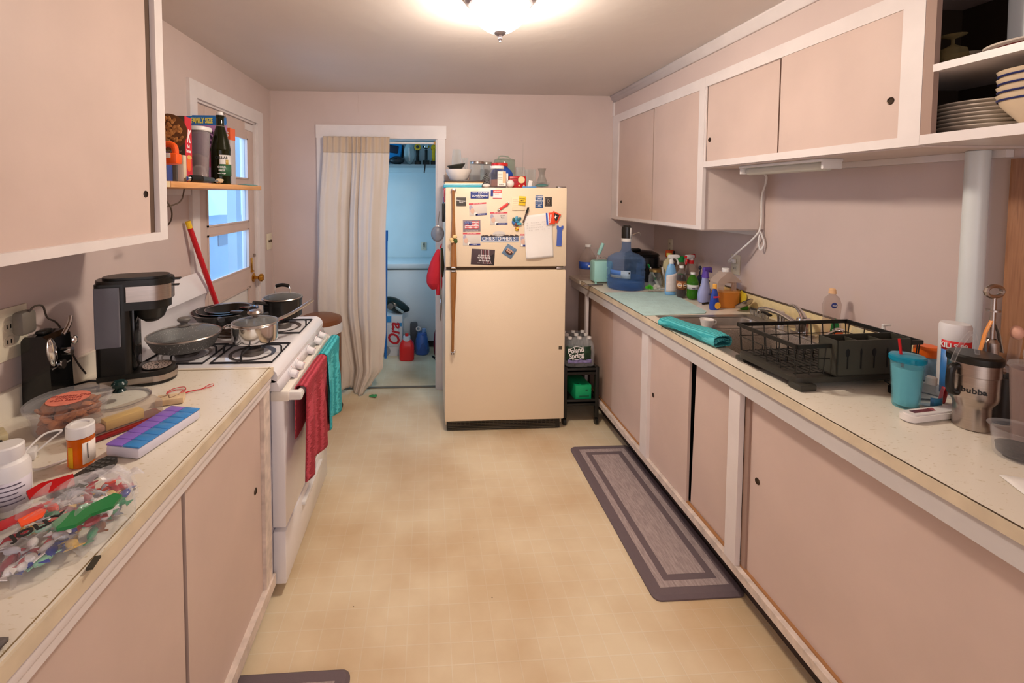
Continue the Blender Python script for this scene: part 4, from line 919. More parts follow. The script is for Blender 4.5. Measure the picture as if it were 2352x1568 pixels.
adopt(MB().tube([(-1.075, 1.59, .918), (-1.12, 1.575, .930), (-1.16, 1.56, .925), (-1.18, 1.55, .918)], .0035, smooth_n=6)
    .tube([(-1.07, 1.57, .918), (-1.10, 1.545, .918), (-1.14, 1.525, .918), (-1.18, 1.53, .918)], .0035, smooth_n=6).out('power_cord', BLK), t)
# can opener
t = thing('can_opener', 'tall black electric can opener with chrome cutter by the left wall', 'can opener', (-1.143, 1.437, CZ), R(4)); t.scale = (.78, .8, 1)
MB().prism([(-.055, -.05), (.055, -.062), (.062, .05), (-.05, .055)], 0, .02).out('base', BLK, t)
cb = MB(); prf = [(-.055, 0), (.05, 0), (.046, .05), (.040, .21), (.02, .222), (-.04, .222), (-.052, .21)]
cb.prism(prf, -.055, .06, M=Matrix.Rotation(R(90), 4, 'X')); cb.out('body', BLKG, t)
c_ = MB(); c_.ell((.052, -.015, .185), .010, .022, .045, M=T(0, 0, 0, 14)).cyl((.05, -.005, .165), (.085, -.005, .165), .012).cyl((.05, -.02, .13), (.065, -.02, .13), .014).ell((.082, .012, .195), .012, .014, .014)
c_.tube([(.055, -.005, .215), (.06, .02, .24), (.06, .032, .265)], .007, smooth_n=4).out('cutter', CHROME, t)
MB().box(.04, .044, -.05, .045, .12, .124).out('groove', GREY, t)
MB().box(-.02, .012, -.04, .01, .222, .235, bev=.006).out('lever', BLK, t)
t = thing('plug_adapter', 'rounded grey plug adapter in the outlet above the can opener', 'plug', (XL+.018, 1.395, 1.178))
MB().box(0, .035, -.026, .026, -.035, .035, bev=.012).out('adapter_body', mat('adapter_grey', '#6d665c', .5), t)
MB().tube([(.03, 0, .03), (.04, .01, .045), (.03, .05, .035), (.01, .09, -.01), (.005, .14, -.05), (.006, .20, -.18), (.02, .225, -.24)], .0028, smooth_n=6).out('plug_cord', mat('cord_brown', '#4a4038', .5), t)
# cookie tub
t = thing('cookie_tub', 'round clear tub of brown cookies with pink sticker on its lid', 'food tub', (-.988, 1.300, CZ)); t.scale = (.93, .93, 1)
L([(0, 0), (.078, 0), (.082, .004), (.094, .062), (.102, .064), (.103, .070), (.098, .072), (.096, .068), (.09, .066), (.078, .006), (0, .004)], seg=48).out('tub_body', PLAST, t)
L([(.1035, .068), (.1045, .076), (.099, .080), (.09, .077), (0, .077)], seg=48).out('lid', PLAST, t)
L([(0, .0778), (.052, .0778), (.052, .0786), (0, .0786)], seg=40).out('sticker', mat('salmon_sticker', '#f08a72', .5, var=.12, vscale=60), t)
text('Chocolate Chip\nCOOKIES\nfresh baked', .016, mat('maroon_ink', '#9a3b34', .6), t, (0, 0, .079), (0, 0, 12), line=1)
random.seed(2); ck = MB()
CK = mat('cookie_brown', '#b06a38', .8, var=.3, vscale=40, bump=.6, bscale=80)
for k in range(110):
    a = random.random()*6.28; r_ = .066*math.sqrt(random.random()); z = .012 + .050*random.random()
    ck.ell((0, 0, 0), .017, .016, .006, M=T(r_*math.cos(a), r_*math.sin(a), z, random.random()*80-40, random.random()*80-40), seg=10, rings=6)
o = ck.out('cookies', CK, t); o['kind'] = 'stuff'
# glass lid with dark knob
t = thing('pan_cover', 'glass pan cover with dark green knob lying on the left worktop', 'pan cover', (-.958, 1.46, CZ))
L([(.078, 0), (.08, .004), (.07, .014), (.045, .024), (.015, .028), (0, .028)], seg=40).out('lid_glass', GLASS, t)
L([(.076, .0), (.082, .0), (.083, .005), (.077, .006)], seg=40).out('lid_rim', STEEL, t)
L([(0, .028), (.018, .028), (.012, .036), (.02, .044), (.022, .052), (.015, .06), (0, .062)], seg=24).out('lid_knob', mat('dark_teal_knob', '#14302e', .2), t)
# butter dish
t = thing('butter_dish', 'clear covered butter dish with yellow butter on a dark red tray', 'butter dish', (-.843, 1.277, CZ), R(53))
B(-.105, .105, -.035, .035, 0, .010, bev=.004).out('tray', mat('maroon_tray', '#8f1f22', .35), t)
MB().box(-.1, .1, -.031, .031, .0105, .055, bev=.008).out('cover', clear('butter_cover', '#efe9e2', .10, .12, '#e4ddd4', .3), t)
B(-.035, .055, -.018, .018, .012, .038, bev=.003).out('butter', mat('butter', '#edcf80', .5), t)
B(-.08, -.035, -.018, .018, .012, .030, bev=.006).out('butter_wrapper', mat('wrapper_pink', '#c49a90', .6), t)
t = thing('wood_block', 'small stained wooden block with dark scribbles behind the pill organizer', 'wood block', (-.79, 1.435, CZ), R(18))
B(-.04, .035, -.022, .022, 0, .018, bev=.002).out('block_body', mat('stained_wood', '#dcc09a', .6, var=.2, vscale=40), t)
MB().tube([(-.03, .0, .0185), (-.01, .012, .0185), (-.002, -.01, .0185), (.02, .01, .0185)], .0008, seg=4, smooth_n=4).out('scribble', mat('scribble_brown', '#7a4a3a', .7), t)
# pill organizer
t = thing('pill_organizer', 'weekly pill organizer with purple and blue lids on the left worktop', 'pill organizer', (-.718, 1.232, CZ), R(-12.5))
PO = mat('frosted_body', '#d9d5e2', .35)
B(-.046, .046, -.105, .105, 0, .027, bev=.006).out('tray_body', PO, t)
for s, m in ((-1, mat('lilac_lid', '#8a68c4', .3)), (1, mat('sky_blue_lid', '#3f8bd0', .3))):
    for k in range(7):
        y0 = -.104 + k*.0298
        B(*( (-.046, -.001) if s < 0 else (.001, .046)), y0, y0+.0288, .0268, .031, bev=.0015).out('lid', m, t)
pg_ = thing
# prescription bottle
t = thing('pill_bottle', 'amber prescription bottle with white cap and label', 'pill bottle', (-.822, 1.113, CZ))
AMB = clear('amber_plastic', '#ff9a30', .5, .15, '#f07c10', .3)
L([(0, 0), (.024, 0), (.0262, .003), (.0262, .066), (.022, .07), (0, .07)], seg=32).out('bottle_body', AMB, t)
L([(0, .07), (.0275, .07), (.028, .073), (.028, .094), (.026, .097), (.018, .097), (.018, .094), (0, .094)], seg=36).out('cap', WPL, t)
def wrap(t, r, z0, z1, a0, a1, m, name='label_wrap', n=16, off=.0006):
    return MB().grid(lambda u, v: ((r+off)*math.cos(R(a0+(a1-a0)*u)), (r+off)*math.sin(R(a0+(a1-a0)*u)), z0+(z1-z0)*v), n, 1).out(name, m, t, solid=.0004)
wrap(t, .0262, .008, .058, -50, 40, mat('label_white', ''), 'label')
wrap(t, .0262, .004, .052, -115, -88, mat('yellow_sticker', '#f0b818', .5), 'yellow_label')
wrap(t, .0262, .02, .056, -30, -26, BI, 'label_print', off=.0012)
# dark phone / remote
t = thing('remote_control', 'slim black remote lying diagonally between pill bottle and candy bag', 'remote control', (-.763, 1.072, CZ), R(-12))
MB().prism([(-.022, -.09), (.022, -.09), (.022, .03), (.012, .046), (-.016, .046), (-.022, .03)], 0, .012).out('remote_body', mat('remote_dark', '#2c2a26', .5), t)
bt = MB()
for i in range(3):
    for j in range(4): bt.box(-.015+.011*i, -.008+.011*i, -.01+.014*j, -.003+.014*j, .012, .0132)
bt.out('remote_buttons', mat('button_grey', '#4c4a46', .5), t)
# red string
pts = [(-.842, 1.505), (-.835, 1.53), (-.805, 1.54), (-.79, 1.51), (-.81, 1.485), (-.835, 1.49), (-.825, 1.52), (-.80, 1.52), (-.795, 1.495), (-.815, 1.475), (-.80, 1.465), (-.77, 1.50), (-.745, 1.525), (-.735, 1.555), (-.722, 1.56), (-.72, 1.55), (-.74, 1.525), (-.775, 1.50), (-.80, 1.475), (-.815, 1.455)]
tag(MB().tube([(x, y, .0012+.0012*(k % 3)) for k, (x, y) in enumerate(pts)], .0012, smooth_n=6, seg=6).out('string', mat('red_string', '#c8202a', .8), loc=(0, 0, CZ)), 'tangled loop of thin red string on the left worktop', 'string')
# candy bag
t = thing('candy_bag', 'crumpled clear bag of wrapped candies in the left foreground', 'candy bag', (-.688, .893, CZ))
BAG = clear('bag_film', '#fbfbfb', .05, .12, '#ffffff', .35)
def bagf(u, v):
    a = u*2*math.pi; b_ = v
    r_ = 1 + .06*math.sin(a*5+1) + .04*math.sin(a*9+b_*7) + .03*math.sin(a*17+b_*13)
    rad = math.sin(b_*math.pi/2)
    z = (.060 + .008*math.sin(a*3+b_*9) + .006*math.sin(a*11+b_*15))*max(0, 1-b_**3)
    return (.100*rad*r_*math.cos(a), .135*rad*r_*math.sin(a), z+.001)
MB().grid(bagf, 90, 26).out('bag_film', BAG, t)
MB().grid(lambda u, v: (-.05+.11*u + .008*math.sin(v*9),   .075+.055*v, .03+.018*math.sin(u*3.14)*(1-v*.5)+.006*math.sin(u*17+v*6)), 30, 10).out('bag_mouth', clear('bag_film_silver', '#f6f6fa', .22, .15, '#f0eef4', .4), t)
MB().grid(lambda u, v: (.055+.055*u, -.08+.09*v-.01*u, .014+.006*math.sin(u*9+v*7)), 12, 10).out('loose_flap', BAG, t)
random.seed(21); cand = ['#b8202a', '#e8e2de', '#2f8a5c', '#e8e2de', '#f04a26', '#33409a', '#c9c4c6', '#7c4a2c', '#d8b060', '#b8252c', '#8ac0a0', '#f2efec', '#8e2b33', '#8b8c96', '#b8b4bc']
for k in range(80):
    a = random.random()*6.28; q_ = math.sqrt(random.random()); x, y = .080*q_*math.cos(a), .115*q_*math.sin(a)
    z = .009 + .036*random.random()*(1-q_**2*.8)
    M_ = T(x, y, z, random.random()*40-20, random.random()*40-20, random.random()*180)
    c = cand[k % len(cand)]
    q = MB().ell((0, 0, 0), .0145, .0085, .007, M=M_, seg=10, rings=6)
    for s in (-1, 1): q.prism([(s*.012, 0), (s*.022, .009), (s*.023, -.009)], -.0008, .0008, M=M_)
    q.out('candy', mat('candy_%02d' % (k % len(cand)), c, .25), t)
MB().prism([(-.052, -.010), (-.03, -.022), (-.002, -.014), (.03, -.022), (.056, -.004), (.05, .012), (.004, .012), (-.03, .02), (-.05, .012)], 0, .006, M=T(.062, -.035, .052, 8, 4, 62)).out('green_wrapper', mat('gloss_green', '#0e7a3c', .2), t)
MB().prism([(-.040, -.014), (.03, -.022), (.042, .014), (-.01, .022), (-.036, .012)], 0, .004, M=T(-.072, .055, .046, 10, 6, 60)).out('red_wrapper', mat('gloss_red', '#b8181c', .2), t)
MB().prism([(-.020, -.012), (.008, -.016), (.020, 0), (.016, .014), (-.016, .013)], 0, .003, M=T(-.018, -.055, .060, 0, 0, 60)).out('orange_sticker', mat('neon_orange', '#ff5a28', .4), t)
MB().prism([(-.036, -.010), (.03, -.016), (.034, .012), (-.03, .018)], 0, .003, M=T(-.045, -.045, .054, 0, 0, 60)).out('red_wrapper', mat('gloss_red', ''), t)
text('JOLLY', .028, BI, t, (.012, -.078, .061), (0, 0, 55), bold=.001, ex=.0008)
MB().box(-.005, .005, -.014, .014, 0, .004, M=T(.112, -.095, .002, 0, 0, 10)).out('twist_clip', mat('dark_clip', '#3b3426', .6), t)
# white supplement bottle at left edge
t = thing('pill_bottle', 'white supplement bottle cut off by the left edge of the picture', 'pill bottle', (-.845, .955, CZ))
L([(0, 0), (.032, 0), (.034, .004), (.034, .09), (.03, .1), (.022, .107), (0, .107)], seg=32).out('bottle_body', WPL, t)
L([(0, .107), (.024, .107), (.025, .11), (.025, .132), (.022, .135), (0, .135)], seg=32).out('cap', WPL, t)
wrap(t, .034, .014, .07, -120, 20, mat('label_lilac', '#d8cfd8', .5), 'label')
for k in range(5): wrap(t, .034, .026+.009*k, .028+.009*k, -100+6*(k % 2), -12-9*(k % 3), mat('dark_ink', '#5a4c5c', .6), 'label_print', off=.0012)
# charger, cable, box, clutter at left
t = thing('phone_charger', 'white charger block with looping white cable behind the amber bottle', 'charger', (-.978, 1.135, CZ), R(30))
B(-.03, .03, -.02, .02, 0, .022, bev=.003).out('charger_body', WPL, t)
MB().tube([(.03, .0, .012), (.055, .01, .03), (.075, .015, .045), (.04, .01, .045), (.01, -.04, .02), (.04, -.08, .004), (.1, -.06, .004), (.14, -.02, .004)], .0025, smooth_n=7).out('charging_cable', WPL, t)
tag(MB().box(-.055, .055, -.03, .03, 0, .03, bev=.003).out('cardboard_box', mat('cream_box', '#d9cba0', .6, var=.15, vscale=30), loc=(-1.125, 1.185, CZ), rz=R(50)), 'small cream cardboard box at the left edge beside the cookie tub', 'box')
tag(MB().box(-.03, .03, -.02, .02, 0, .026, bev=.004).box(.03, .05, -.01, .012, .0, .014, bev=.003).out('black_adapter', BLK, loc=(-1.075, 1.155, CZ), rz=R(40)), 'black adapter block at the left edge in front of the cream box', 'adapter')
tag(MB().box(-.04, .04, -.05, .05, 0, .045, bev=.012).out('dark_case', mat('case_black', '#14120e', .4), loc=(-.835, .835, CZ), rz=R(20)), 'black case cut off by the left edge beside the candy bag', 'case')
tag(MB().grid(lambda u, v: (-.09+.15*u, -.11+.17*v, .006+.003*math.sin(u*9)*math.cos(v*8)), 16, 16).out('cloth', mat('grey_cloth', '#6b625e', .95, var=.2, vscale=30, bump=.6, bscale=120), loc=(-.655, .60, CZ+.001), solid=.006), 'folded grey cloth at the bottom left corner of the worktop', 'cloth')
tag(MB().ell((0, 0, .001), .003, .004, .0015).out('crumb', mat('crumb_dark', '#3a2a1c', .8), loc=(-.636, 1.005, CZ)), 'dark crumb near the edge of the left worktop', 'crumb')

# ================================================================== SHELF OVER THE STOVE
sh = thing('wall_shelf', 'narrow pine shelf mounted beside the large left wall cabinet', 'shelf', (0, 0, 0))
B(XL+.02, -.932, 1.73, 2.63, 1.577, 1.6, bev=.003).out('shelf_board', WOOD, sh)
B(-.98, -.936, 1.701, 1.731, 1.578, 1.599).out('shelf_cleat', mat('masking_tape', '#d9c39c', .6), sh)
MB().box(XL+.001, XL+.021, 1.75, 2.38, 1.55, 1.577).out('wall_batten', TRIM, sh)
tag(MB().tube([(-1.03, 1.80, 1.573), (-.99, 1.83, 1.50), (-1.03, 1.88, 1.43), (-1.1, 1.84, 1.38)], .003, smooth_n=6).tube([(-1.0, 1.95, 1.574), (-1.01, 1.93, 1.52), (-1.06, 1.86, 1.50), (-1.10, 1.78, 1.53)], .003, smooth_n=6).out('cable', mat('cable_brown', '#5a4a3e', .5)), 'dark looping cable hanging under the pine shelf', 'cable')
SZ = 1.6012
t = thing('cereal_box', 'dark cereal box with red side panel and flake picture, leftmost on the shelf', 'cereal box', (-1.09, 1.99, SZ), R(3))
B(-.09, .088, -.03, .03, 0, .272, bev=.001).out('carton', mat('carton_olive', '#3d3222', .5), t)
B(.088, .0895, -.0295, .0295, .001, .271).out('red_side', mat('cereal_red', '#cf2433', .45), t)
def flakes(t, cx, cz, r_, y):
    random.seed(9); g = MB()
    for k in range(85):
        a = random.random()*6.28; q = r_*math.sqrt(random.random())
        g.ell((0, 0, 0), .010, .0022, .006, M=T(cx+q*math.cos(a), y-.0004*random.random(), cz+q*math.sin(a), 0, random.random()*180, 0), seg=7, rings=4)
    o = g.out('printed_flakes', ramp_mat('flake_print', [(.3, '#7c4a20'), (.6, '#c98a48'), (.8, '#e0b070')], 60, .6), t); o['kind'] = 'stuff'
L([(0, 0), (.075, 0), (.075, .0006), (0, .0006)], seg=40, M=T(.024, -.03, .205, 90)).out('bowl_print', mat('bowl_brown', '#6b421f', .6), t)
flakes(t, .024, .205, .058, -.0312)
text('Crunchy Delight', .012, mat('carton_ink', '#a09078', .6), t, (.035, -.0306, .128), (90, 0, 0))
text('K', .075, WI, t, (.0897, .0, .19), (90, 0, 90), bold=.0016, shear=.3, sx=.62)
text('Red\nBerries', .019, WI, t, (.0897, -.002, .14), (90, 0, 90), bold=.0004, sx=.7)
MB().ell((.0892, 0, .075), .0014, .02, .03).out('berry_print', mat('berry_orange', '#f06a24', .5), t)
MB().ell((.0892, .005, .105), .0014, .022, .010, M=T(0, 0, 0, 0, 0, 0)).out('flake_print', mat('flake_tan', '#e0b060', .5), t)
text('K', .022, WI, t, (.0897, .005, .025), (90, 0, 90), bold=.0005, shear=.3)
for k, (dy, dz, dx) in enumerate(((0, 0, 0), (.0605, .012, .0))):
    t = thing('cereal_box', ['purple and blue FAMILY SIZE cereal box in front of its twin on the shelf', 'blue topped FAMILY SIZE cereal box standing rearmost on the shelf'][k], 'cereal box', (-1.112+dx, 2.375+dy, SZ)); t.scale = (.75, .95, 1.2)
    B(-.10, .095, -.03, .03, 0, .278+dz, bev=.001).out('carton', mat('carton_violet', '#a878a8', .5), t)
    B(-.1002, .0952, -.0306, .0306, .243+dz, .2784+dz).out('blue_band', mat('band_blue', '#1c6fb8', .5), t)
    text('FAMILY SIZE', .03, mat('ink_yellow', '#e6d860', .5), t, (.0, -.0312, .260+dz), (90, 0, 0), bold=.0012, sx=.85)
    if k == 0:
        text('S', .07, mat('ink_plum', '#3a1840', .5), t, (.058, -.0308, .19), (90, 0, 0), bold=.002)
        B(.03, .0953, -.0306, .0306, .07, .15).out('pink_band', mat('band_pink', '#c04070', .5), t)
t = thing('storage_canister', 'tall clear plastic canister with white lid in front of the cereal boxes', 'canister', (-1.053, 2.175, SZ)); t.scale = (1.08, 1.08, 1.15)
L([(0, 0), (.034, 0), (.036, .004), (.046, .205), (.044, .208), (.033, .006), (0, .004)], seg=32, sq=1).out('canister_body', clear('frosted_clear', '#e5dde0', .16, .15, '#cfc6c8', .4), t)
L([(0, .208), (.05, .206), (.052, .21), (.05, .222), (0, .226)], seg=32, sq=1).out('lid', WPL, t)
L([(0, .006), (.031, .008), (.038, .105), (0, .12)], seg=24, sq=1).out('contents', mat('oat_fill', '#b09a8a', .9, var=.2, vscale=60), t)
t = thing('measuring_cup', 'clear measuring cup with ridges on the pine shelf', 'measuring cup', (-1.005, 2.085, SZ))
L([(.036, 0), (.038, .002), (.030, .05), (.022, .07), (.012, .078), (0, .08)], seg=28).out('cup_body', PLAST, t)
for k in range(4): L([(.0355-.0022*k, .012+.011*k), (.0368-.0022*k, .0135+.011*k), (.0350-.0022*k, .015+.011*k)], seg=28).out('graduation_ring', PLAST, t)
t = thing('glass_bottle', 'dark green swing-top bottle with green and white label on the shelf', 'bottle', (-.985, 2.255, SZ)); t.scale = (1.05, 1.05, 1.09)
GB = clear('green_bottle_glass', '#3a3f12', .55, .04, '#23260c', .35)
L([(0, 0), (.038, 0), (.041, .004), (.041, .14), (.043, .148), (.041, .156), (.034, .19), (.022, .235), (.0165, .25), (.0165, .285), (.0185, .289), (.0185, .296), (0, .297)], seg=36).out('bottle_body', GB, t)
L([(0, .296), (.0135, .296), (.015, .3), (.014, .309), (.008, .313), (0, .313)], seg=24).out('stopper', WPL, t)
MB().tube([(.019, 0, .25), (0, -.019, .25), (-.019, 0, .25), (0, .019, .25)], .0015, closed=True, smooth_n=5).tube([(.019, 0, .25), (.03, 0, .262), (.024, 0, .295), (.014, 0, .305)], .0015, smooth_n=4).out('wire_clasp', STEEL, t)
wrap(t, .041, .035, .125, -75, 20, mat('label_offwhite', '#d5d0cc', .5), 'label')
wrap(t, .041, .035, .085, -75, 20, mat('label_green', '#2f5b3c', .5), 'green_label', off=.0011)
wrap(t, .041, .083, .104, -40, -22, mat('label_gold', '#b89c50', .5), 'gold_crest', off=.0016)
for s, z, sz in (('CELLAR', .112, .016), ('COLD', .072, .012), ('PRESS', .058, .010), ('extra virgin', .046, .007)):
    o = text(s, sz, WI if z < .1 else BI, t, (0, 0, 0), (90, 0, 0), bold=.0002)
    warp_text(o, .0425); o.location = (.0425*math.sin(R(27)), -.0425*math.cos(R(27)), z); o.rotation_euler = (R(90), 0, R(27))
t = thing('oat_box', 'orange topped carton behind the green bottle at the end of the shelf', 'box', (-1.095, 2.55, SZ), R(0)); t.scale = (1, .9, 1.12)
B(-.05, .045, -.035, .035, 0, .27, bev=.001).out('carton', mat('carton_grey', '#c8bfc0', .6), t)
B(-.0506, .0456, -.0356, .0356, .215, .2706).out('orange_top', mat('carton_orange', '#ee6a38', .5), t)
text('OATS', .03, WI, t, (0, -.0362, .24), (90, 0, 0), bold=.0005)
t = thing('detergent_bottle', 'orange handled clear bottle at the left end of the pine shelf', 'bottle', (-.985, 1.83, SZ))
L([(0, 0), (.032, 0), (.036, .004), (.036, .062), (.034, .066), (0, .066)], seg=28, sq=1.5).out('bottle_body', PLAST, t)
MB().box(-.034, .034, -.025, .025, .064, .108, bev=.012).tube([(.018, 0, .1), (.012, 0, .135), (-.02, 0, .142), (-.04, 0, .12)], .012, smooth_n=5, seg=12).out('orange_cap', ORANGE, t)
B(-.020, .012, -.0275, -.0245, .088, .106, bev=.001).out('cap_label', WI, t)
tag(MB().box(-.006, .006, -.02, .02, 0, .115, bev=.002).out('pen_pack', mat('pack_blue', '#2f50a0', .4), loc=(-1.03, 1.895, SZ)), 'thin blue pack standing between orange cap and cereal box', 'pack')
tag(MB().box(-.012, .012, -.012, .012, 0, .108, bev=.002).out('tea_box', mat('pack_beige', '#d8c6a8', .5), loc=(-.992, 1.922, SZ)), 'small beige carton in front of the dark cereal box', 'box')
t = thing('hand_blender', 'black and chrome hand tool lying along the front of the pine shelf', 'hand tool', (-.964, 1.955, SZ)); t.scale = (.8, 1, .8)
MB().cyl((0, -.03, .019), (.02, .03, .019), .018).out('grip', BLK, t)
MB().cyl((.0, -.035, .018), (-.004, -.045, .018), .015, .011).cyl((.03, .10, .014), (.04, .14, .012), .006).out('chrome_end', CHROME, t)
MB().cyl((.02, .03, .018), (.035, .105, .016), .016, .014).out('barrel', mat('slate_grip', '#3a4246', .4), t)
crumple('rubber_glove', 'crumpled beige cloth strip beside the black tool on the shelf', 'cloth', mat('beige_cloth', '#d0b694', .8), (-.955, 2.165, SZ), (.012, .028, .009), 4)
tag(MB().box(-.025, .02, -.08, .08, 0, .004, bev=.001).out('plastic_bag', mat('teal_film', '#4b9fa6', .3), loc=(-.965, 2.53, SZ)), 'flat teal packet lying at the right end of the pine shelf', 'packet')
# ================================================================== RIGHT COUNTER
RZ = .9125
# sink
t = thing('kitchen_sink', 'stainless double sink set in the right worktop', 'sink', (0, 0, 0))
x0, x1, y0, y1 = SX0-.012, SX1+.012, SY0-.012, SY1+.012
dv = 2.12
rim = MB()
for a in ((x0, SX0+.035, y0, y1), (SX1-.075, x1, y0, y1), (SX0+.03, SX1-.07, y0, SY0+.035), (SX0+.03, SX1-.07, SY1-.03, y1), (SX0+.03, SX1-.07, dv-.022, dv+.022)): rim.box(*a, RZ, RZ+.004)
rim.out('rim', SINKM, t)
def bowl(a0, a1, b0, b1, dz):
    g = MB(); rs = []
    for ins, z, r_ in ((0, RZ+.002, .05), (.004, RZ-.006, .05), (.012, RZ-dz+.03, .06), (.03, RZ-dz+.006, .06), (.06, RZ-dz, .05)):
        rs.append([g.bm.verts.new((x, y, z)) for x, y in rr(a0+ins, a1-ins, b0+ins, b1-ins, max(.01, min(r_, (b1-b0)/2-ins-.005)))])
    for p, q in zip(rs, rs[1:]):
        for k in range(len(p)): g.bm.faces.new([p[k], p[(k+1) % len(p)], q[(k+1) % len(p)], q[k]]).smooth = True
    g.bm.faces.new(rs[-1]); return g
bowl(SX0+.03, SX1-.07, dv+.020, SY1-.026, .17).out('bowl', SINKM, t, solid=.0015)
bowl(SX0+.03, SX1-.07, SY0+.03, dv-.020, .17).out('bowl', mat('wet_steel', '#a3968a', .32, metal=.6, var=.3, vscale=220, bump=.5, bscale=260), t, solid=.0015)
t = thing('faucet', 'chrome kitchen faucet with long spout behind the sink', 'faucet', (1.72, 1.985, RZ+.0045))
MB().prism(rr(-.03, .03, -.058, .058, .028), 0, .012).out('deck_plate', CHROME, t)
L([(0, .01), (.028, .01), (.028, .03), (.03, .055), (.026, .075), (0, .08)], seg=28).out('faucet_body', CHROME, t)
MB().tube([(0, .02, .035), (-.01, .12, .062), (-.02, .2, .066), (-.022, .245, .056), (-.022, .255, .035)], [.013, .012, .011, .012, .013], seg=14, smooth_n=6).out('spout', CHROME, t)
MB().tube([(0, 0, .075), (-.002, .015, .10), (-.004, .05, .122), (-.006, .08, .118)], [.016, .013, .009, .006], seg=12, flat=.7, smooth_n=6).out('lever', CHROME, t)
t = thing('faucet_sprayer', 'short chrome cylinder beside the faucet spout', 'faucet part', (1.735, 2.13, RZ+.0045))
L([(0, 0), (.026, 0), (.026, .006), (.02, .01), (.021, .035), (.023, .05), (.018, .055), (0, .056)], seg=26).out('sprayer_body', CHROME, t)
MB().ell((.008, .012, .062), .012, .012, .008).out('top_cap', mat('cap_beige', '#c8b8a4', .4), t)
t = thing('dish_scrubber', 'grey bristled scrub brush lying at the sink back corner', 'brush', (1.737, 2.285, RZ+.0045), R(86))
MB().tube([(-.08, 0, .03), (-.02, 0, .035), (.07, 0, .028)], .011, seg=10, flat=.6, smooth_n=4).out('brush_handle', mat('brush_dark', '#2d2b29', .4), t)
g = MB()
for i in range(12):
    for j in range(3): g.cyl((-.055+.011*i, -.008+.008*j, .002), (-.055+.011*i, -.008+.008*j, .03), .0022, seg=5)
g.out('bristles', mat('bristle_grey', '#a29a90', .7), t)['kind'] = 'stuff'
t = thing('sink_strainer', 'round steel sink strainer leaning behind the sink corner', 'strainer', (1.745, 2.405, RZ+.034), rot=(R(-30), R(-20), 0))
L([(0, .0), (.03, .004), (.044, .018), (.05, .02), (.052, .017), (.045, .010), (.03, 0), (0, -.003)], seg=32).out('strainer_cup', STEEL, t)
L([(.034, .019), (.044, .019), (.044, .024), (.034, .024)], seg=28).out('rubber_ring', BLK, t)
t = thing('cup', 'small white cup standing on the sink divider behind the turquoise towel', 'cup', (1.345, 2.12, RZ+.0045))
L([(0, 0), (.020, 0), (.024, .004), (.033, .04), (.030, .04), (.022, .008), (0, .006)], seg=32).out('cup_body', mat('cup_white', '#e6ddd6', .25), t)
MB().tube([(.030, 0, .034), (.044, 0, .032), (.044, 0, .018), (.025, 0, .014)], .003, smooth_n=5).out('cup_handle', mat('cup_white', ''), t)
# folded towel at the sink edge
TQ = rib('turquoise_towelling_flat', '#2f9aa0', '#58bcc0', 120)
def ft(u, v):
    a = u*2*math.pi
    w_, h_ = .047, .020
    x = w_*math.copysign(abs(math.cos(a))**.6, math.cos(a)); z = h_ + h_*math.copysign(abs(math.sin(a))**.8, math.sin(a))
    y = -.17+.34*v; sag = .004*math.sin(v*7+u*6)
    return (x + .01*math.sin(v*3)-.0, y, max(.001, z+sag) + (.006 if z > .02 else 0)*math.sin(v*5))
q = MB().grid(ft, 28, 40)
q.grid(lambda u, v: (-.040+.080*u, -.1695+.339*v, .012+.012*math.sin(u*math.pi)+.001*math.sin(v*30)), 12, 20)
q.grid(lambda u, v: (-.036+.074*u, -.169+.338*v, .024+.006*math.sin(u*math.pi)), 12, 20)
tag(q.out('dish_towel', TQ, loc=(1.20, 2.0, RZ+.007), rz=R(12), solid=.003), 'folded turquoise ribbed towel lying on the sink front edge', 'towel')
# drying mat
tag(MB().prism([(1.148, 2.93), (1.148, 2.375), (1.16, 2.36), (1.50, 2.385), (1.53, 2.42), (1.60, 2.94)], 0, .004).out('drying_mat', mat('pale_blue_cloth', '#b9d8d6', .9, var=.1, vscale=14, bump=.7, bscale=90), loc=(0, 0, RZ)), 'pale blue drying cloth spread on the worktop behind the sink', 'drying mat')
MZ = RZ+.0045
# bottles along the back
def label_quad(t, r, z0, z1, m, a0=-140, a1=-20, name='label', off=.0008): return wrap(t, r, z0, z1, a0, a1, m, name, off=off)
CAM = -115  # label centre direction facing the room
t = thing('water_jug', 'clear gallon water bottle with blue label at the far end of the worktop', 'water bottle', (1.215, 3.43, RZ))
L([(0, 0), (.06, 0), (.066, .006), (.064, .03), (.066, .045), (.063, .06), (.066, .075), (.064, .13), (.066, .14), (.064, .155), (.05, .19), (.028, .225), (.02, .235), (.02, .25), (0, .25)], seg=36).out('bottle_body', clear('jug_clear', '#f0eae8', .07, .08, '#efe4de', .35), t)
L([(0, .25), (.022, .25), (.022, .268), (0, .27)], seg=24).out('cap', WPL, t)
label_quad(t, .066, .085, .14, mat('jug_label', '#2f55b4', .4), -200, 20)
MB().box(-.022, .018, -.0685, -.0675, .103, .12).out('label_print', WI, t)
MB().tube([(.02, .0, .235), (.06, 0, .235), (.075, 0, .22), (.07, 0, .19), (.05, 0, .185)], .006, smooth_n=5).out('jug_handle', PLAST, t)
t = thing('ladle', 'mint handled cooking spoon standing in the mint canister', 'utensil', (1.232, 3.352, RZ))
MB().tube([(0, 0, .003), (.02, 0, .15), (.035, 0, .21)], .004, smooth_n=2).out('shaft', STEEL, t)
MB().tube([(.035, 0, .20), (.058, 0, .255), (.070, 0, .285)], [.011, .014, .011], seg=12, smooth_n=4).out('handle', mat('mint', '#a9e0d8', .4), t)
t = thing('canister', 'mint green toaster shaped canister behind the blue water bottle', 'canister', (1.262, 3.29, RZ))
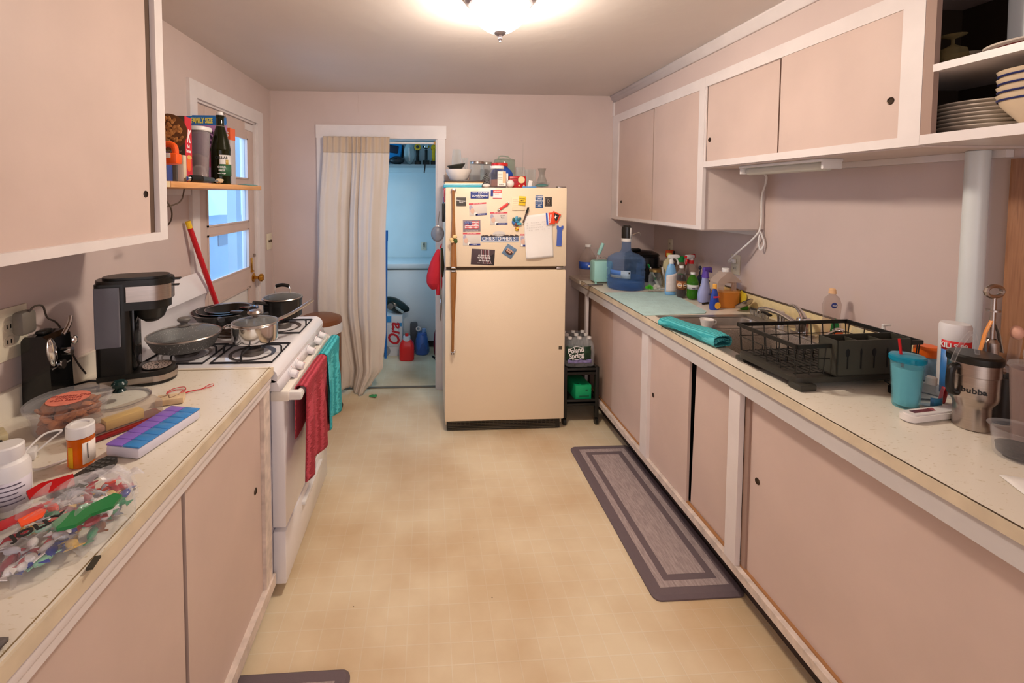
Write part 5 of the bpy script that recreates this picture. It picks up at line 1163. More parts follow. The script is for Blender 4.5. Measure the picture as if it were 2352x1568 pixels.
MB().box(-.065, .075, -.05, .05, .012, .165, bev=.014).out('canister_body', mat('mint', ''), t)
for x in (-.045, .05): MB().cyl((x, -.03, 0), (x, -.03, .014), .008).out('foot', mat('mint', ''), t)
MB().box(-.05, .06, -.03, .03, .158, .1665, bev=.002).out('top_plate', mat('mint_dark', '#7fb8b0', .4), t)
MB().tube([(-.03, 0, .166), (-.01, 0, .19), (.01, .01, .18), (.03, 0, .19), (.05, 0, .168)], .002, smooth_n=5).out('wire', STEEL, t)
# 3 gallon water jug with pump
t = thing('water_cooler_bottle', 'big blue water bottle with ribbed sides half full of water', 'water bottle', (1.365, 3.09, RZ))
BL = clear('blue_polycarbonate', '#d3e2f6', .08, .06, '#8fb4e4', .35)
L([(0, 0), (.10, 0), (.118, .006), (.124, .02), (.126, .06), (.121, .066), (.121, .072), (.126, .078), (.126, .125), (.121, .132), (.121, .140), (.127, .148), (.127, .19), (.118, .215), (.08, .24), (.045, .25), (.034, .262), (.03, .29), (.03, .325), (0, .325)], seg=48).out('bottle_body', BL, t)
L([(0, .006), (.11, .008), (.117, .022), (.119, .06), (.115, .066), (.115, .072), (.119, .085), (0, .086)], seg=44).out('water', clear('blue_water', '#bcd6f2', .14, .03, '#6fa4d8', .2), t)
wrap(t, .1265, .085, .138, -165, -100, mat('lake_label', '#9fb4cc', .5, var=.3, vscale=25), 'label')
wrap(t, .1265, .105, .138, -165, -128, mat('label_sky_blue', '#4f7fd0', .5), 'label_blue', off=.0012)
wrap(t, .1265, .118, .13, -106, -102, BI, 'label_code', off=.0012)
t2 = thing('water_pump', 'black and white electric water pump on the neck of the blue bottle', 'water pump', (1.365, 3.09, RZ+.3255))
L([(0, 0), (.034, 0), (.034, .022), (0, .022)], seg=32).out('pump_collar', WPL, t2)
L([(0, .022), (.033, .022), (.034, .085), (.032, .1), (.022, .112), (0, .114)], seg=32).out('pump_body', mat('pump_black', '#262422', .25), t2)
wrap(t2, .0345, .022, .095, -78, -35, WPL, 'front_panel')
MB().tube([(.028, -.02, .045), (.05, -.045, .06), (.065, -.055, .065), (.072, -.06, .05), (.068, -.055, .04)], .003, smooth_n=5).out('spout', STEEL, t2)
tag(MB().cyl((-.07, 0, .008), (.04, .02, .006), .007, .005).ell((-.085, -.003, .006), .028, .018, .005).out('serving_spoon', STEEL, loc=(1.20, 3.16, RZ)), 'metal spoon lying on the worktop left of the blue bottle', 'spoon')
# rice cooker / black kettle
t = thing('multicooker', 'black rounded countertop cooker behind the blue bottle', 'cooker', (1.625, 3.40, RZ))
MB().lathe([(0, 0), (.10, 0), (.115, .008), (.125, .05), (.125, .17), (.118, .19), (0, .19)], seg=40).out('cooker_body', mat('cooker_black', '#1b1b1d', .2), t)
L([(.127, .19), (.118, .205), (.08, .222), (.03, .228), (0, .23)], seg=40).out('cooker_lid', BLKG, t)
MB().box(-.035, .035, -.02, .02, .228, .246, bev=.008, M=T(-.06, -.02, -.004)).out('steam_valve', BLK, t)
MB().box(-.085, -.055, -.125, -.10, .05, .15, bev=.006, M=T(.0, .01, 0)).out('control_strip', mat('strip_blue_grey', '#4c5868', .3), t)
# glass jar with gold lid
t = jar('mason_jar', 'empty clear jar with gold lid in front of the black cooker', (1.555, 3.05, MZ), .042, .115, mat('gold_lid', '#b89860', .3, metal=.9), neck=.82)
# green brush with bristles
t = thing('dish_brush', 'green and white handled round dish brush lying in front of the jar', 'brush', (1.475, 2.93, MZ))
def burst(c, r_, n, m, name, seed):
    random.seed(seed); g = MB()
    for k in range(n):
        v = Vector((random.gauss(0, 1), random.gauss(0, 1), abs(random.gauss(0, 1))-.2)).normalized()
        p = Vector(c)+v*r_; p.z = max(p.z, .0015)
        g.cyl(Vector(c), p, .0016, .0008, seg=4)
    o = g.out(name, m, t); o['kind'] = 'stuff'
burst((-.018, 0, .024), .026, 130, mat('neon_green', '#58c82a', .6), 'green_bristles', 3)
burst((.03, 0, .024), .028, 150, mat('bristle_white', '#e4ded4', .7), 'white_bristles', 4)
MB().tube([(-.01, 0, .024), (.06, .01, .018), (.13, .03, .012)], .006, smooth_n=4).out('brush_handle', WPL, t)
t = thing('dish_brush', 'green and white brush handle leaning up behind the gold lidded jar', 'brush', (1.615, 3.118, MZ+.003), rot=(0, R(-27), 0))
MB().tube([(0, 0, .005), (0, 0, .10), (0, 0, .17)], [.008, .010, .011], seg=10, smooth_n=4, flat=.6).out('handle', GREEN, t)
MB().box(-.004, .006, -.012, -.006, .07, .15, bev=.002).out('handle_inlay', WPL, t)
MB().cyl((0, 0, 0), (0, 0, .05), .009).out('brush_neck', WPL, t)
tag(MB().tube([(0, 0, .005), (-.03, 0, .14)], .007, seg=8).out('spatula', WPL, loc=(1.66, 3.10, MZ)), 'white utensil handle leaning right beside the green brush handle', 'utensil')
# spray bottles
def trigger(t, z, mb, mt, s=1, M=None):
    g = MB(); g.lathe([(0, z), (.014*s, z), (.014*s, z+.02), (.011*s, z+.024), (.011*s, z+.035), (0, z+.035)], seg=20)
    g.box(-.045*s, .02*s, -.011*s, .011*s, z+.034, z+.058, bev=.005)
    g.out('spray_head', mb, t)
    MB().tube([(-.028*s, 0, z+.036), (-.04*s, 0, z+.02), (-.046*s, 0, z-.005)], .0055*s, seg=8, smooth_n=4).box(-.052*s, -.044*s, -.008, .008, z+.040, z+.054, bev=.002).out('trigger', mt, t)
t = thing('spray_bottle', 'light blue spray bottle with white head and pale label', 'spray bottle', (1.56, 2.853, MZ), R(180))
L([(0, 0), (.034, 0), (.038, .005), (.038, .12), (.030, .16), (.026, .18), (.017, .195), (.014, .2), (0, .2)], seg=32, sy=.65).out('bottle_body', mat('sky_bottle', '#7db2e0', .35), t)
trigger(t, .2, WPL, WPL, 1)
MB().grid(lambda u, v: (.0392*math.cos(R(20+140*u))*(1 if v < .6 else 1-.1*(v-.6)), .0258*math.sin(R(20+140*u)), .02+.105*v + (.02*u*v)), 14, 8).out('label', mat('label_pinkish', '#e8dad4', .5, var=.08, vscale=80), t, solid=.0006)
t = thing('soda_bottle', 'brown root beer bottle with white cap and brown label', 'soda bottle', (1.585, 2.775, MZ))
def pet(t, h, r_, body, liquid, lm, cap=WPL, fill=.75):
    pr = [(0, .004), (r_*.5, 0), (r_*.8, .002), (r_, h*.09), (r_, h*.2), (r_*.95, h*.24), (r_*.95, h*.5), (r_, h*.55), (r_, h*.64), (r_*.8, h*.76), (r_*.45, h*.86), (r_*.36, h*.89), (r_*.36, h*.92), (0, h*.92)]
    L(pr, seg=30).out('bottle_body', body, t)
    lq = [(0, .006)] + [(a*.93, b) for a, b in pr[2:10] if b < h*fill] ; lq += [(lq[-1][0]*.9, h*fill), (0, h*fill)]
    L(lq, seg=28).out('liquid', liquid, t)
    L([(0, h*.92), (r_*.42, h*.92), (r_*.42, h), (0, h)], seg=24).out('cap', cap, t)
    return t
pet(t, .20, .031, PLAST, mat('root_beer', '#2a120a', .1), None, fill=.72)
wrap(t, .0300, .052, .105, -190, 10, mat('label_brown', '#8c5430', .45), 'label')
for a in (-135, -75):
    L([(.010, 0), (.016, 0), (.016, .001), (.010, .001)], seg=24, M=T(.0312*math.cos(R(a)), .0312*math.sin(R(a)), .079, 90, 0, a+90)).out('label_oval', mat('label_tan', '#d8a878', .5), t)
    text('A&W', .011, WI, t, (.0325*math.cos(R(a)), .0325*math.sin(R(a)), .079), (90, 0, a+90), bold=.0003)
t = thing('soda_bottle', 'shorter green lemon soda bottle with white cap and silver label', 'soda bottle', (1.63, 2.725, MZ))
pet(t, .165, .033, clear('green_pet', '#a8d890', .3, .06, '#57a030', .4), clear('green_soda', '#6aa028', .65, .05, '#4a8418', .2), None, fill=.60)
wrap(t, .0320, .062, .092, -190, 10, mat('label_silver', '#cfcdc8', .45), 'label')
wrap(t, .0320, .066, .072, -125, -95, mat('dark_ink', ''), 'label_print', off=.0014)
t = thing('spray_bottle', 'clear spray bottle with red and white head behind the green soda', 'spray bottle', (1.755, 2.96, RZ), R(25))
L([(0, 0), (.036, 0), (.04, .005), (.04, .09), (.032, .13), (.036, .15), (.02, .185), (.014, .19), (0, .19)], seg=32).out('bottle_body', clear('spray_clear', '#eee6e2', .07, .08, '#e4d6cc', .35), t)
trigger(t, .19, WPL, RED, 1.15)
MB().box(.005, .03, -.012, .012, .222, .252, bev=.006).out('red_back', RED, t)
L([(0, .188), (.018, .188), (.018, .212), (0, .214)], seg=20).out('red_collar', RED, t)
t = thing('cleaner_bottle', 'pale yellow flat cleaner bottle with blue oval logo behind the blue spray', 'bottle', (1.70, 3.14, RZ), R(15))
L([(0, 0), (.045, 0), (.048, .006), (.048, .15), (.044, .175), (.022, .195), (.016, .2), (.016, .215), (0, .215)], seg=32, sy=.6).out('bottle_body', mat('pale_yellow_hdpe', '#d8cfa8', .35), t)
L([(0, .215), (.018, .215), (.018, .235), (0, .236)], seg=20).out('cap', mat('yellow_cap', '#d8cc60', .4), t)
MB().ell((0, -.0285, .16), .026, .0015, .014).out('logo_oval', NAVY, t); text('HOME', .011, WI, t, (0, -.0305, .16), (90, 0, 0), bold=.0003)
MB().box(-.03, .03, -.0298, -.0285, .05, .12).out('label', mat('label_greyish', '#b9b5a4', .5), t)
t = thing('cleaner_bottle', 'bottle with orange and black trigger top beside the far outlet', 'bottle', (1.765, 3.25, RZ))
L([(0, 0), (.03, 0), (.032, .005), (.032, .16), (.02, .19), (0, .19)], seg=24).out('bottle_body', BLK, t)
MB().box(-.03, .028, -.014, .014, .19, .245, bev=.008).out('orange_head', mat('burnt_orange', '#c84a14', .4), t)
MB().box(.01, .034, -.016, .016, .185, .24, bev=.006).out('black_back', BLK, t)
t = thing('cleaner_bottle', 'brown bottle with bright green cap behind the root beer', 'bottle', (1.745, 3.07, RZ))
L([(0, 0), (.03, 0), (.033, .005), (.033, .14), (.026, .17), (.02, .185), (0, .185)], seg=28).out('bottle_body', clear('tan_clear', '#b8a090', .4, .1, '#a88c78', .4), t)
L([(0, .185), (.024, .185), (.024, .218), (.02, .222), (0, .222)], seg=28).out('cap', GREEN, t)
t = thing('spray_bottle', 'lavender fabric freshener bottle with purple trigger', 'spray bottle', (1.663, 2.650, RZ), R(200))
L([(0, 0), (.038, 0), (.046, .006), (.05, .04), (.044, .075), (.03, .10), (.024, .13), (.022, .15), (0, .15)], seg=32, sy=.7).out('bottle_body', mat('lavender_bottle', '#9fa6d4', .3), t)
PU = mat('purple_trigger', '#5b3fa0', .35)
MB().lathe([(0, .15), (.022, .15), (.018, .175), (.016, .19), (0, .19)], seg=22).box(-.045, .018, -.012, .012, .185, .212, bev=.008).out('spray_head', PU, t)
MB().prism([(-.046, .2), (-.03, .2), (-.026, .183), (-.05, .175)], -.008, .008, M=Matrix.Rotation(R(90), 4, 'X')).out('trigger', PU, t)
text('fresh', .018, NAVY, t, (0, .036, .055), (90, 0, 180), shear=.3)
tag(MB().tube([(0, 0, .0), (0, 0, .15), (.004, 0, .165)], .004, seg=8).ell((0, -.003, .105), .024, .010, .030).ell((0, 0, .178), .010, .010, .014).out('scrub_wand', mat('navy_black', '#1a2238', .3), loc=(1.745, 2.84, RZ)), 'dark navy wand with white tip standing behind the lavender bottle', 'brush')
# big vinegar/orange jug
t = thing('cleaner_jug', 'large clear handled jug of orange cleaner with white cap', 'jug', (1.714, 2.535, RZ), R(0))
JP = clear('cloudy_hdpe', '#efe2d8', .38, .3, '#dccbbf', .3)
JL = mat('orange_liquid', '#e2a24e', .3, var=.08, vscale=8)
# silhouette in local xz, with a handle hole at right; depth .09
def jugloop(pts, y0, y1, m, name, inset=.012):
    g = MB(); a = []
    cx = sum(p[0] for p in pts)/len(pts); cz = sum(p[1] for p in pts)/len(pts)
    lay = [(y0, .86), (y0+inset, 1), (y1-inset, 1), (y1, .86)]
    for y, s in lay: a.append([g.bm.verts.new((cx+(x-cx)*s, y, cz+(z-cz)*s if z > .001 else z)) for x, z in pts])
    n = len(pts)
    for p, q in zip(a, a[1:]):
        for k in range(n): g.bm.faces.new([p[k], p[(k+1) % n], q[(k+1) % n], q[k]])
    g.bm.faces.new(a[0][::-1]); g.bm.faces.new(a[-1])
    return g
MB().lathe([(0, 0), (.062, 0), (.068, .006), (.070, .09), (0, .092)], seg=36, sy=.7, sq=1).out('liquid', JL, t)
L([(.064, 0), (.0705, .006), (.0725, .09), (.0720, .105)], seg=36, sy=.7, sq=1).out('jug_lower', clear('jug_skin', '#f8e0c0', .12, .2, '#e8b870', .3), t)
hm = MB()
hm.prism([(-.072, .10), (-.072, .145), (-.06, .165), (-.022, .197), (-.018, .205), (.012, .205), (.016, .197), (.062, .160), (.072, .145), (.0, .150), (-.028, .140), (-.035, .105), (-.025, .09), (-.06, .09)], -.036, .036, M=Matrix.Rotation(R(90), 4, 'X'))
hm.out('jug_upper', JP, t)
MB().tube([(.0, .0, .150), (.04, 0, .148), (.05, 0, .13), (.048, 0, .10), (.05, 0, .085)], [.014, .014, .013, .014, .016], seg=12, smooth_n=6).out('jug_handle', JP, t)
L([(0, .203), (.019, .203), (.0195, .223), (.018, .226), (0, .226)], c=(-.003, 0, 0), seg=28).out('cap', WPL, t)
t = thing('cleaner_bottle', 'small blue bottle with lemon picture and yellow cap in front of the orange jug', 'bottle', (1.607, 2.470, RZ), R(10))
L([(0, 0), (.026, 0), (.029, .005), (.030, .03), (.022, .08), (.014, .11), (.010, .118), (0, .12)], seg=28, sy=.6).out('bottle_body', mat('ajax_blue', '#2446a8', .35), t)
L([(0, .12), (.011, .12), (.011, .142), (.008, .146), (0, .146)], seg=20).out('cap', mat('cap_amber', '#f0b050', .4), t)
L([(0, 0), (.019, 0), (.019, .0012), (0, .0012)], seg=28, M=T(.006, -.0175, .026, 90)).out('lemon_print', mat('lemon_print', '#f6b83c', .5), t)
text('LEMON', .013, mat('hot_red_ink', '#e83a3a', .5), t, (-.001, -.0175, .074), (80, 0, 0), bold=.0006)
crumple('sponge_cloth', 'crumpled yellow cloth behind the orange jug', 'cloth', mat('yellow_cloth', '#d8c030', .8), (1.7935, 2.50, RZ), (.0075, .03, .038), 8)
tag(MB().box(-.02, .02, -.012, .012, 0, .022, bev=.006).out('sponge', mat('sponge_green', '#3f8f1e', .9, bump=.8, bscale=90), loc=(1.775, 2.458, RZ)), 'small green sponge by the sink back corner', 'sponge')
tag(MB().cyl((-.02, 0, .006), (.02, .01, .008), .006).out('bottle_stopper', BLK, loc=(1.63, 2.585, RZ)), 'small black and white object between lavender bottle and orange jug', 'stopper')
# dish soap behind the rack
t = thing('dish_soap', 'clear inverted dish soap bottle with green and orange label by the backsplash', 'dish soap', (1.745, 1.868, RZ+.0045), R(-4)); t.scale = (1.12, 1.12, 1.12)
L([(0, 0), (.030, 0), (.034, .006), (.036, .06), (.030, .10), (.033, .13), (.034, .15), (.026, .175), (.013, .188), (.012, .192), (0, .192)], seg=32, sy=.65).out('bottle_body', clear('soap_clear', '#efe8e4', .08, .08, '#e8dcd6', .4), t)
L([(0, .192), (.013, .192), (.011, .208), (.008, .212), (0, .212)], seg=20).out('cap', mat('cap_peach', '#e6b888', .4), t)
MB().box(-.028, .026, -.0262, -.024, .008, .05, bev=.001).out('orange_label', mat('soap_orange', '#f0642a', .5), t)
MB().prism([(-.024, .05), (.010, .05), (.010, .075), (-.004, .10), (-.018, .085)], .0245, .026, M=Matrix.Rotation(R(90), 4, 'X')).out('green_label', mat('soap_green', '#1f8a48', .5), t)
MB().ell((-.01, -.024, .15), .012, .002, .011).out('blue_logo', NAVY, t); text('fresh', .009, WI, t, (-.01, -.0268, .15), (90, 0, 0)); text('lemon', .010, WI, t, (-.005, -.0268, .056), (90, 0, 0)); text('soap', .011, NAVY, t, (-.008, -.027, .028), (90, 0, 0), bold=.0004)
# dish rack
t = thing('dish_rack', 'black wire dish drying rack standing at the near end of the sink', 'dish rack', (1.437, 1.565, RZ), R(3))
hx, hy = .225, .125
MB().prism(rr(-hx-.012, hx+.012, -hy-.012, hy+.012, .03), .020, .038).out('tray', mat('rack_tray', '#312e26', .5), t)
for q in ((-hx-.01, -hx+.05, -hy-.03, -hy+.02), (-hx-.01, -hx+.05, hy-.02, hy+.02), (hx-.05, hx+.01, -hy-.01, -hy+.03), (hx-.05, hx+.01, hy-.02, hy+.02)): MB().box(*q, .0045 if q[2] > 0 else 0, .022, bev=.004).out('rack_foot', mat('rack_tray', ''), t)
rl = MB(); a, b_ = hx+.012, hy+.012
for (q0, q1, q2, q3) in ((-a, a, -b_, -b_+.006), (-a, a, b_-.006, b_), (-a, -a+.006, -b_, b_), (a-.006, a, -b_, b_)): rl.box(q0, q1, q2, q3, .136, .15)
rl.out('top_rail', mat('rack_black', '#1a1813', .4), t)
wr = MB()
for s in (-1, 1):
    for k in range(10): x = -a+.01+k*(2*a-.02)/9; wr.tube([(x, s*(b_-.004), .138), (x, s*(b_-.012), .045)], .0018, seg=5)
    for k in range(5): y = -b_+.015+k*(2*b_-.03)/4; wr.tube([(s*(a-.004), y, .138), (s*(a-.012), y, .045)], .0018, seg=5)
wr.tube([(-a+.006, -b_+.006, .1), (a-.006, -b_+.006, .1), (a-.006, b_-.006, .1), (-a+.006, b_-.006, .1)], .0018, closed=True, seg=5)
wr.out('side_wires', mat('rack_black', ''), t)
fl = MB()
for k in range(19): x = -hx+.01+k*(2*hx-.02)/18; fl.tube([(x, -hy, .052), (x, hy, .046)], .0018, seg=5)
for k in range(5): y = -hy+.01+k*(2*hy-.02)/4; fl.tube([(-hx, y, .047), (hx, y, .047)], .0018, seg=5)
fl.out('floor_wires', mat('rack_black', ''), t)
pr_ = MB()
for k in range(12): x = -hx+.02+k*.034; pr_.tube([(x, -.02, .05), (x+.004, -.02, .085), (x+.01, -.02, .05)], .0018, seg=5); pr_.tube([(x, .05, .05), (x+.004, .05, .085), (x+.01, .05, .05)], .0018, seg=5)
pr_.out('plate_prongs', mat('rack_black', ''), t)
# cutlery bin: open box with spoon-shaped cut marks
bn = MB(); c0, c1, d0, d1, e0, e1 = -.110, .165, -.158, -.088, .048, .166
bn.box(c0, c1, d0, d0+.004, e0, e1).box(c0, c1, d1-.004, d1, e0, e1).box(c0, c0+.004, d0, d1, e0, e1).box(c1-.004, c1, d0, d1, e0, e1).box(c0, c1, d0, d1, e0, e0+.004)
for x in (-.02, .07): bn.box(x, x+.003, d0, d1, e0, e1-.006)
bin_ = bn.out('cutlery_bin', mat('bin_dark', '#3b392f', .5), t)
for k in range(5):
    x = -.072+.049*k; w_ = .008 if k % 2 == 0 else .004
    MB().ell((x, d0-.0004, .125), w_, .0008, .014, seg=14).box(x-.0022, x+.0022, d0-.001, d0+.001, .072, .12).out('cutout_slot', mat('cutout_black', '#050504', .6), bin_)
tag(MB().tube([(0, 0, .0), (.02, -.01, .03), (.05, -.02, .05)], .006, smooth_n=4, seg=10).ell((.058, -.022, .053), .018, .014, .008).out('steel_ladle', CHROME, loc=(1.50, 1.655, RZ+.078)), 'chrome spoon head resting across the back of the dish rack', 'spoon')
t = thing('soap_dispenser', 'clear hand soap bottle with white pump behind the rack corner', 'soap dispenser', (1.733, 1.628, RZ+.0045))
L([(0, 0), (.03, 0), (.032, .004), (.032, .075), (.02, .095), (0, .096)], seg=28).out('bottle_body', PLAST, t)
L([(0, .096), (.016, .096), (.016, .118), (.008, .122), (.006, .14), (0, .14)], seg=22).box(-.006, .026, -.005, .005, .14, .149, bev=.003).out('pump', WPL, t)
tag(L([(0, 0), (.022, 0), (.024, .004), (.024, .07), (.018, .085), (.018, .1), (0, .1)], seg=24).out('clear_bottle', GLASS, loc=(1.738, 1.74, RZ+.0045)), 'small clear bottle standing by the backsplash behind the rack', 'bottle')
# ---- near end
def tum(t, r0, r1, h, m): return L([(0, 0), (r0, 0), (r0+.002, .004), (r1, h), (r1-.0025, h), (r0-.001, .008), (0, .006)], seg=40).out('cup_body', m, t)
t = thing('tumbler', 'turquoise lidded tumbler with a red straw on the right worktop', 'tumbler', (1.450, 1.285, RZ)); t.scale = (.86, .86, 1.02)
tum(t, .034, .046, .145, clear('aqua_shell', '#d8f2f6', .12, .06, '#9ad4dc', .35))
L([(0, .006), (.030, .007), (.041, .12), (0, .12)], seg=36).out('inner_liner', mat('liner_silver_blue', '#bcd8da', .3, metal=.0, bump=1, bscale=18), t)
AQ = clear('aqua_lid', '#58bcd0', .5, .05, '#1ca0c0', .3)
L([(.048, .138), (.05, .142), (.05, .152), (.046, .156), (.02, .160), (0, .160)], seg=40).out('lid', AQ, t)
MB().cyl((.0, 0, .03), (-.035, 0, .205), .0042, seg=12).out('straw', RED, t)
t = thing('travel_mug', 'large stainless travel mug with black lid at the right edge', 'travel mug', (1.503, 1.157, RZ))
L([(0, 0), (.034, 0), (.037, .003), (.037, .06), (.0385, .07), (.048, .085), (.05, .095), (.050, .15), (.0505, .151), (.0505, .152), (.052, .153), (.052, .188), (0, .188)], seg=48).out('mug_body', STEEL, t)
L([(0, .186), (.054, .186), (.055, .19), (.055, .203), (.05, .208), (0, .209)], seg=44).out('lid', BLK, t)
MB().tube([(-.052, -.0, .175), (-.068, 0, .165), (-.068, 0, .11), (-.05, 0, .10)], .009, seg=12, smooth_n=5).out('handle', BLK, t)
o = text('bubba', .021, BI, t, (0, 0, 0), (90, 0, 0), bold=.0004); warp_text(o, .0508); a = R(-50); o.location = (.0508*math.sin(a), -.0508*math.cos(a), .115); o.rotation_euler = (R(90), 0, a)
MB().cyl((.045, -.025, .168), (.052, -.030, .168), .008).out('side_badge', STEEL, t)
t = thing('cleaner_spray_can', 'white can with red band reading KILLS and blue label', 'spray can', (1.675, 1.345, RZ)); t.scale = (1, 1, 1.14)
L([(0, 0), (.036, 0), (.037, .004), (.037, .165), (0, .165)], seg=40).out('can_body', mat('can_white', '#e6e2e2', .3), t)
L([(.0375, .165), (.0375, .20), (.034, .208), (0, .209)], seg=40).out('cap', mat('can_white', ''), t)
wrap(t, .037, .135, .162, -190, 10, mat('can_red', '#d8252c', .4), 'red_band', n=24)
wrap(t, .037, .012, .135, -190, 10, mat('can_blue', '#3f83cc', .4, var=.3, vscale=25), 'blue_label', n=24)
wrap(t, .037, .075, .105, -110, -70, mat('can_cloud', '#dfe8f4', .5), 'cloud_print', off=.0014)
o = text('KILLS 99', .019, WI, t, (0, 0, 0), (90, 0, 0), bold=.0006); warp_text(o, .0385); a = R(-55); o.location = (.0385*math.sin(a), -.0385*math.cos(a), .148); o.rotation_euler = (R(90), 0, a)
t = thing('cotton_tub', 'blue white tub with orange lid left of the KILLS can', 'tub', (1.735, 1.475, RZ))
L([(0, 0), (.03, 0), (.032, .004), (.032, .085), (0, .085)], seg=32).out('tub_body', mat('tub_blue', '#8fb4d0', .4, var=.3, vscale=30), t)
L([(0, .085), (.034, .085), (.035, .09), (.035, .112), (.03, .12), (0, .122)], seg=32).out('lid', mat('lid_orange', '#f26a18', .35), t)
t = thing('sanitizer_bottle', 'small clear sanitizer bottle with white cap between tumbler and steel mug', 'bottle', (1.530, 1.284, RZ))
L([(0, 0), (.021, 0), (.023, .004), (.024, .06), (.018, .068), (0, .068)], seg=28, sq=1).out('bottle_body', clear('sani_clear', '#e4eef6', .08, .06, '#dce6ee', .35), t)
wrap(t, .0245, .008, .034, -140, -40, mat('sani_blue', '#4aa0d0', .5), 'label')
L([(0, .068), (.013, .068), (.013, .088), (.010, .091), (0, .091)], seg=22).out('cap', WPL, t)
t = thing('thermometer', 'white digital thermometer lying in front of the turquoise tumbler', 'thermometer', (1.455, 1.212, RZ), R(8))
MB().prism(rr(-.108, .11, -.021, .021, .02), .004, .020).prism(rr(-.10, .105, -.015, .015, .014), .0, .004).prism(rr(-.100, .102, -.016, .016, .015), .020, .024).out('thermometer_body', mat('warm_white_plastic', '#e4dcd6', .35), t)
MB().box(-.078, -.008, -.006, .008, .0238, .0246).out('display', mat('dark_maroon_lcd', '#6a2028', .2), t)
MB().prism([(-.012, -.006), (.0, -.006), (.012, .010), (-.008, .012)], .0238, .0243).out('red_mark', mat('dusty_red', '#a0484c', .5), t)
wm = MB(); wm.tube([(0, 0, .004), (.06, -.01, .006), (.10, .02, .02), (.02, .035, .03), (-.02, .03, .03), (-.015, .0, .02), (.06, -.03, .012), (.10, -.05, .004)], .0022, seg=6)
wm.tube([(-.03, -.045, .003), (.05, -.058, .003), (.048, -.052, .003), (-.02, -.037, .003)], .002, seg=6, closed=True).box(-.03, .0, -.012, .012, 0, .026, bev=.004)
tag(wm.out('wire_stand', BLKM, loc=(1.525, 1.372, RZ)), 'tangle of black wire holder and clip behind the turquoise tumbler', 'wire holder')
tag(ground(MB().box(-.008, .008, -.006, .006, 0, .05, bev=.003, M=T(0, 0, 0, 0, 15))).out('red_clip', mat('clip_red', '#b0202c', .4), loc=(1.585, 1.30, RZ)), 'red clip standing among the black wires', 'clip')
# clear plastic cup stack and bits at extreme right
t = thing('plastic_cup', 'tall frosted plastic cup at the extreme right edge', 'cup', (1.54, 1.05, RZ))
tum(t, .036, .048, .2, clear('frost_cup', '#e2d4ce', .22, .2, '#c4aea6', .3))
L([(.049, .2), (.052, .204), (.05, .212), (.03, .216), (0, .216)], seg=36).out('cup_lid', PLAST, t)
t = thing('plastic_cup', 'low clear plastic tub with dark contents at the extreme right edge', 'container', (1.442, 1.008, RZ))
L([(0, 0), (.04, 0), (.044, .006), (.05, .07), (.056, .074), (.048, .07), (.04, .01), (0, .008)], seg=36).out('tub_body', PLAST, t)
L([(0, .008), (.038, .01), (.041, .028), (0, .032)], seg=30).out('contents', mat('dark_grain', '#3d3530', .8, bump=1, bscale=120), t)
t = thing('corkscrew', 'steel wing corkscrew standing in the utensil crock behind the steel mug', 'corkscrew', (1.618, 1.208, RZ+.10))
MB().tube([(.026*math.cos(k*.5236), 0, .268+.016*math.sin(k*.5236)) for k in range(12)], .006, closed=True, seg=8).cyl((0, 0, .25), (0, 0, .12), .006).cyl((0, 0, .21), (0, 0, .215), .015).lathe([(.010, .13), (.016, .12), (.018, .02), (.016, 0), (.014, 0), (.014, .12)], seg=20).out('screw_body', STEEL, t)
for s in (-1, 1): MB().tube([(0, 0, .19), (s*.02, 0, .15), (s*.035, 0, .09)], .005, seg=8, flat=.5).out('wing_arm', STEEL if s > 0 else mat('orange_arm', '#e08a34', .4), t)
tag(L([(0, 0), (.042, 0), (.046, .005), (.046, .13), (.043, .13), (.043, .008), (0, .006)], seg=36).out('utensil_crock', mat('dark_crock', '#2a2623', .3), loc=(1.63, 1.20, RZ)), 'dark round utensil crock hidden behind the steel mug', 'crock')
t = thing('baster', 'translucent utensil with peach tip leaning in the crock at the right edge', 'utensil', (1.627, 1.184, RZ+.02), rot=(0, R(0), 0))
MB().cyl((.01, 0, 0), (.035, 0, .22), .010, .012).out('tube_body', PLAST, t); MB().ell((.036, 0, .235), .014, .014, .02).out('tip', mat('peach_tip', '#e0a890', .5), t)
tag(MB().tube([(0.01, 0, 0), (.0, 0, .045), (-.012, .0, .06), (-.045, 0, .02), (-.062, 0, -.02)], .005, smooth_n=3).out('clear_straw', PLAST, loc=(1.485, 1.145, RZ+.21)), 'bent clear straw rising from the steel mug lid', 'straw')
tag(MB().ell((0, 0, .05), .05, .05, .05).out('plastic_wrap_ball', GLASS, loc=(1.735, 1.16, RZ+.14)), 'clear round glass globe at the extreme right edge', 'globe')
tag(MB().cyl((0, 0, 0), (0, 0, .139), .032).out('dark_canister', mat('dark_crock', ''), loc=(1.735, 1.16, RZ)), 'dark canister beneath the clear globe at the right edge', 'canister')
tag(MB().grid(lambda u, v: (-.07+.14*u, -.07+.12*v, .002+.002*math.sin(u*4)), 8, 6).out('paper_sheet', PAPER, loc=(1.345, .87, RZ+.001), rz=R(-25), solid=.0008), 'white paper sheet on the near right worktop', 'paper')

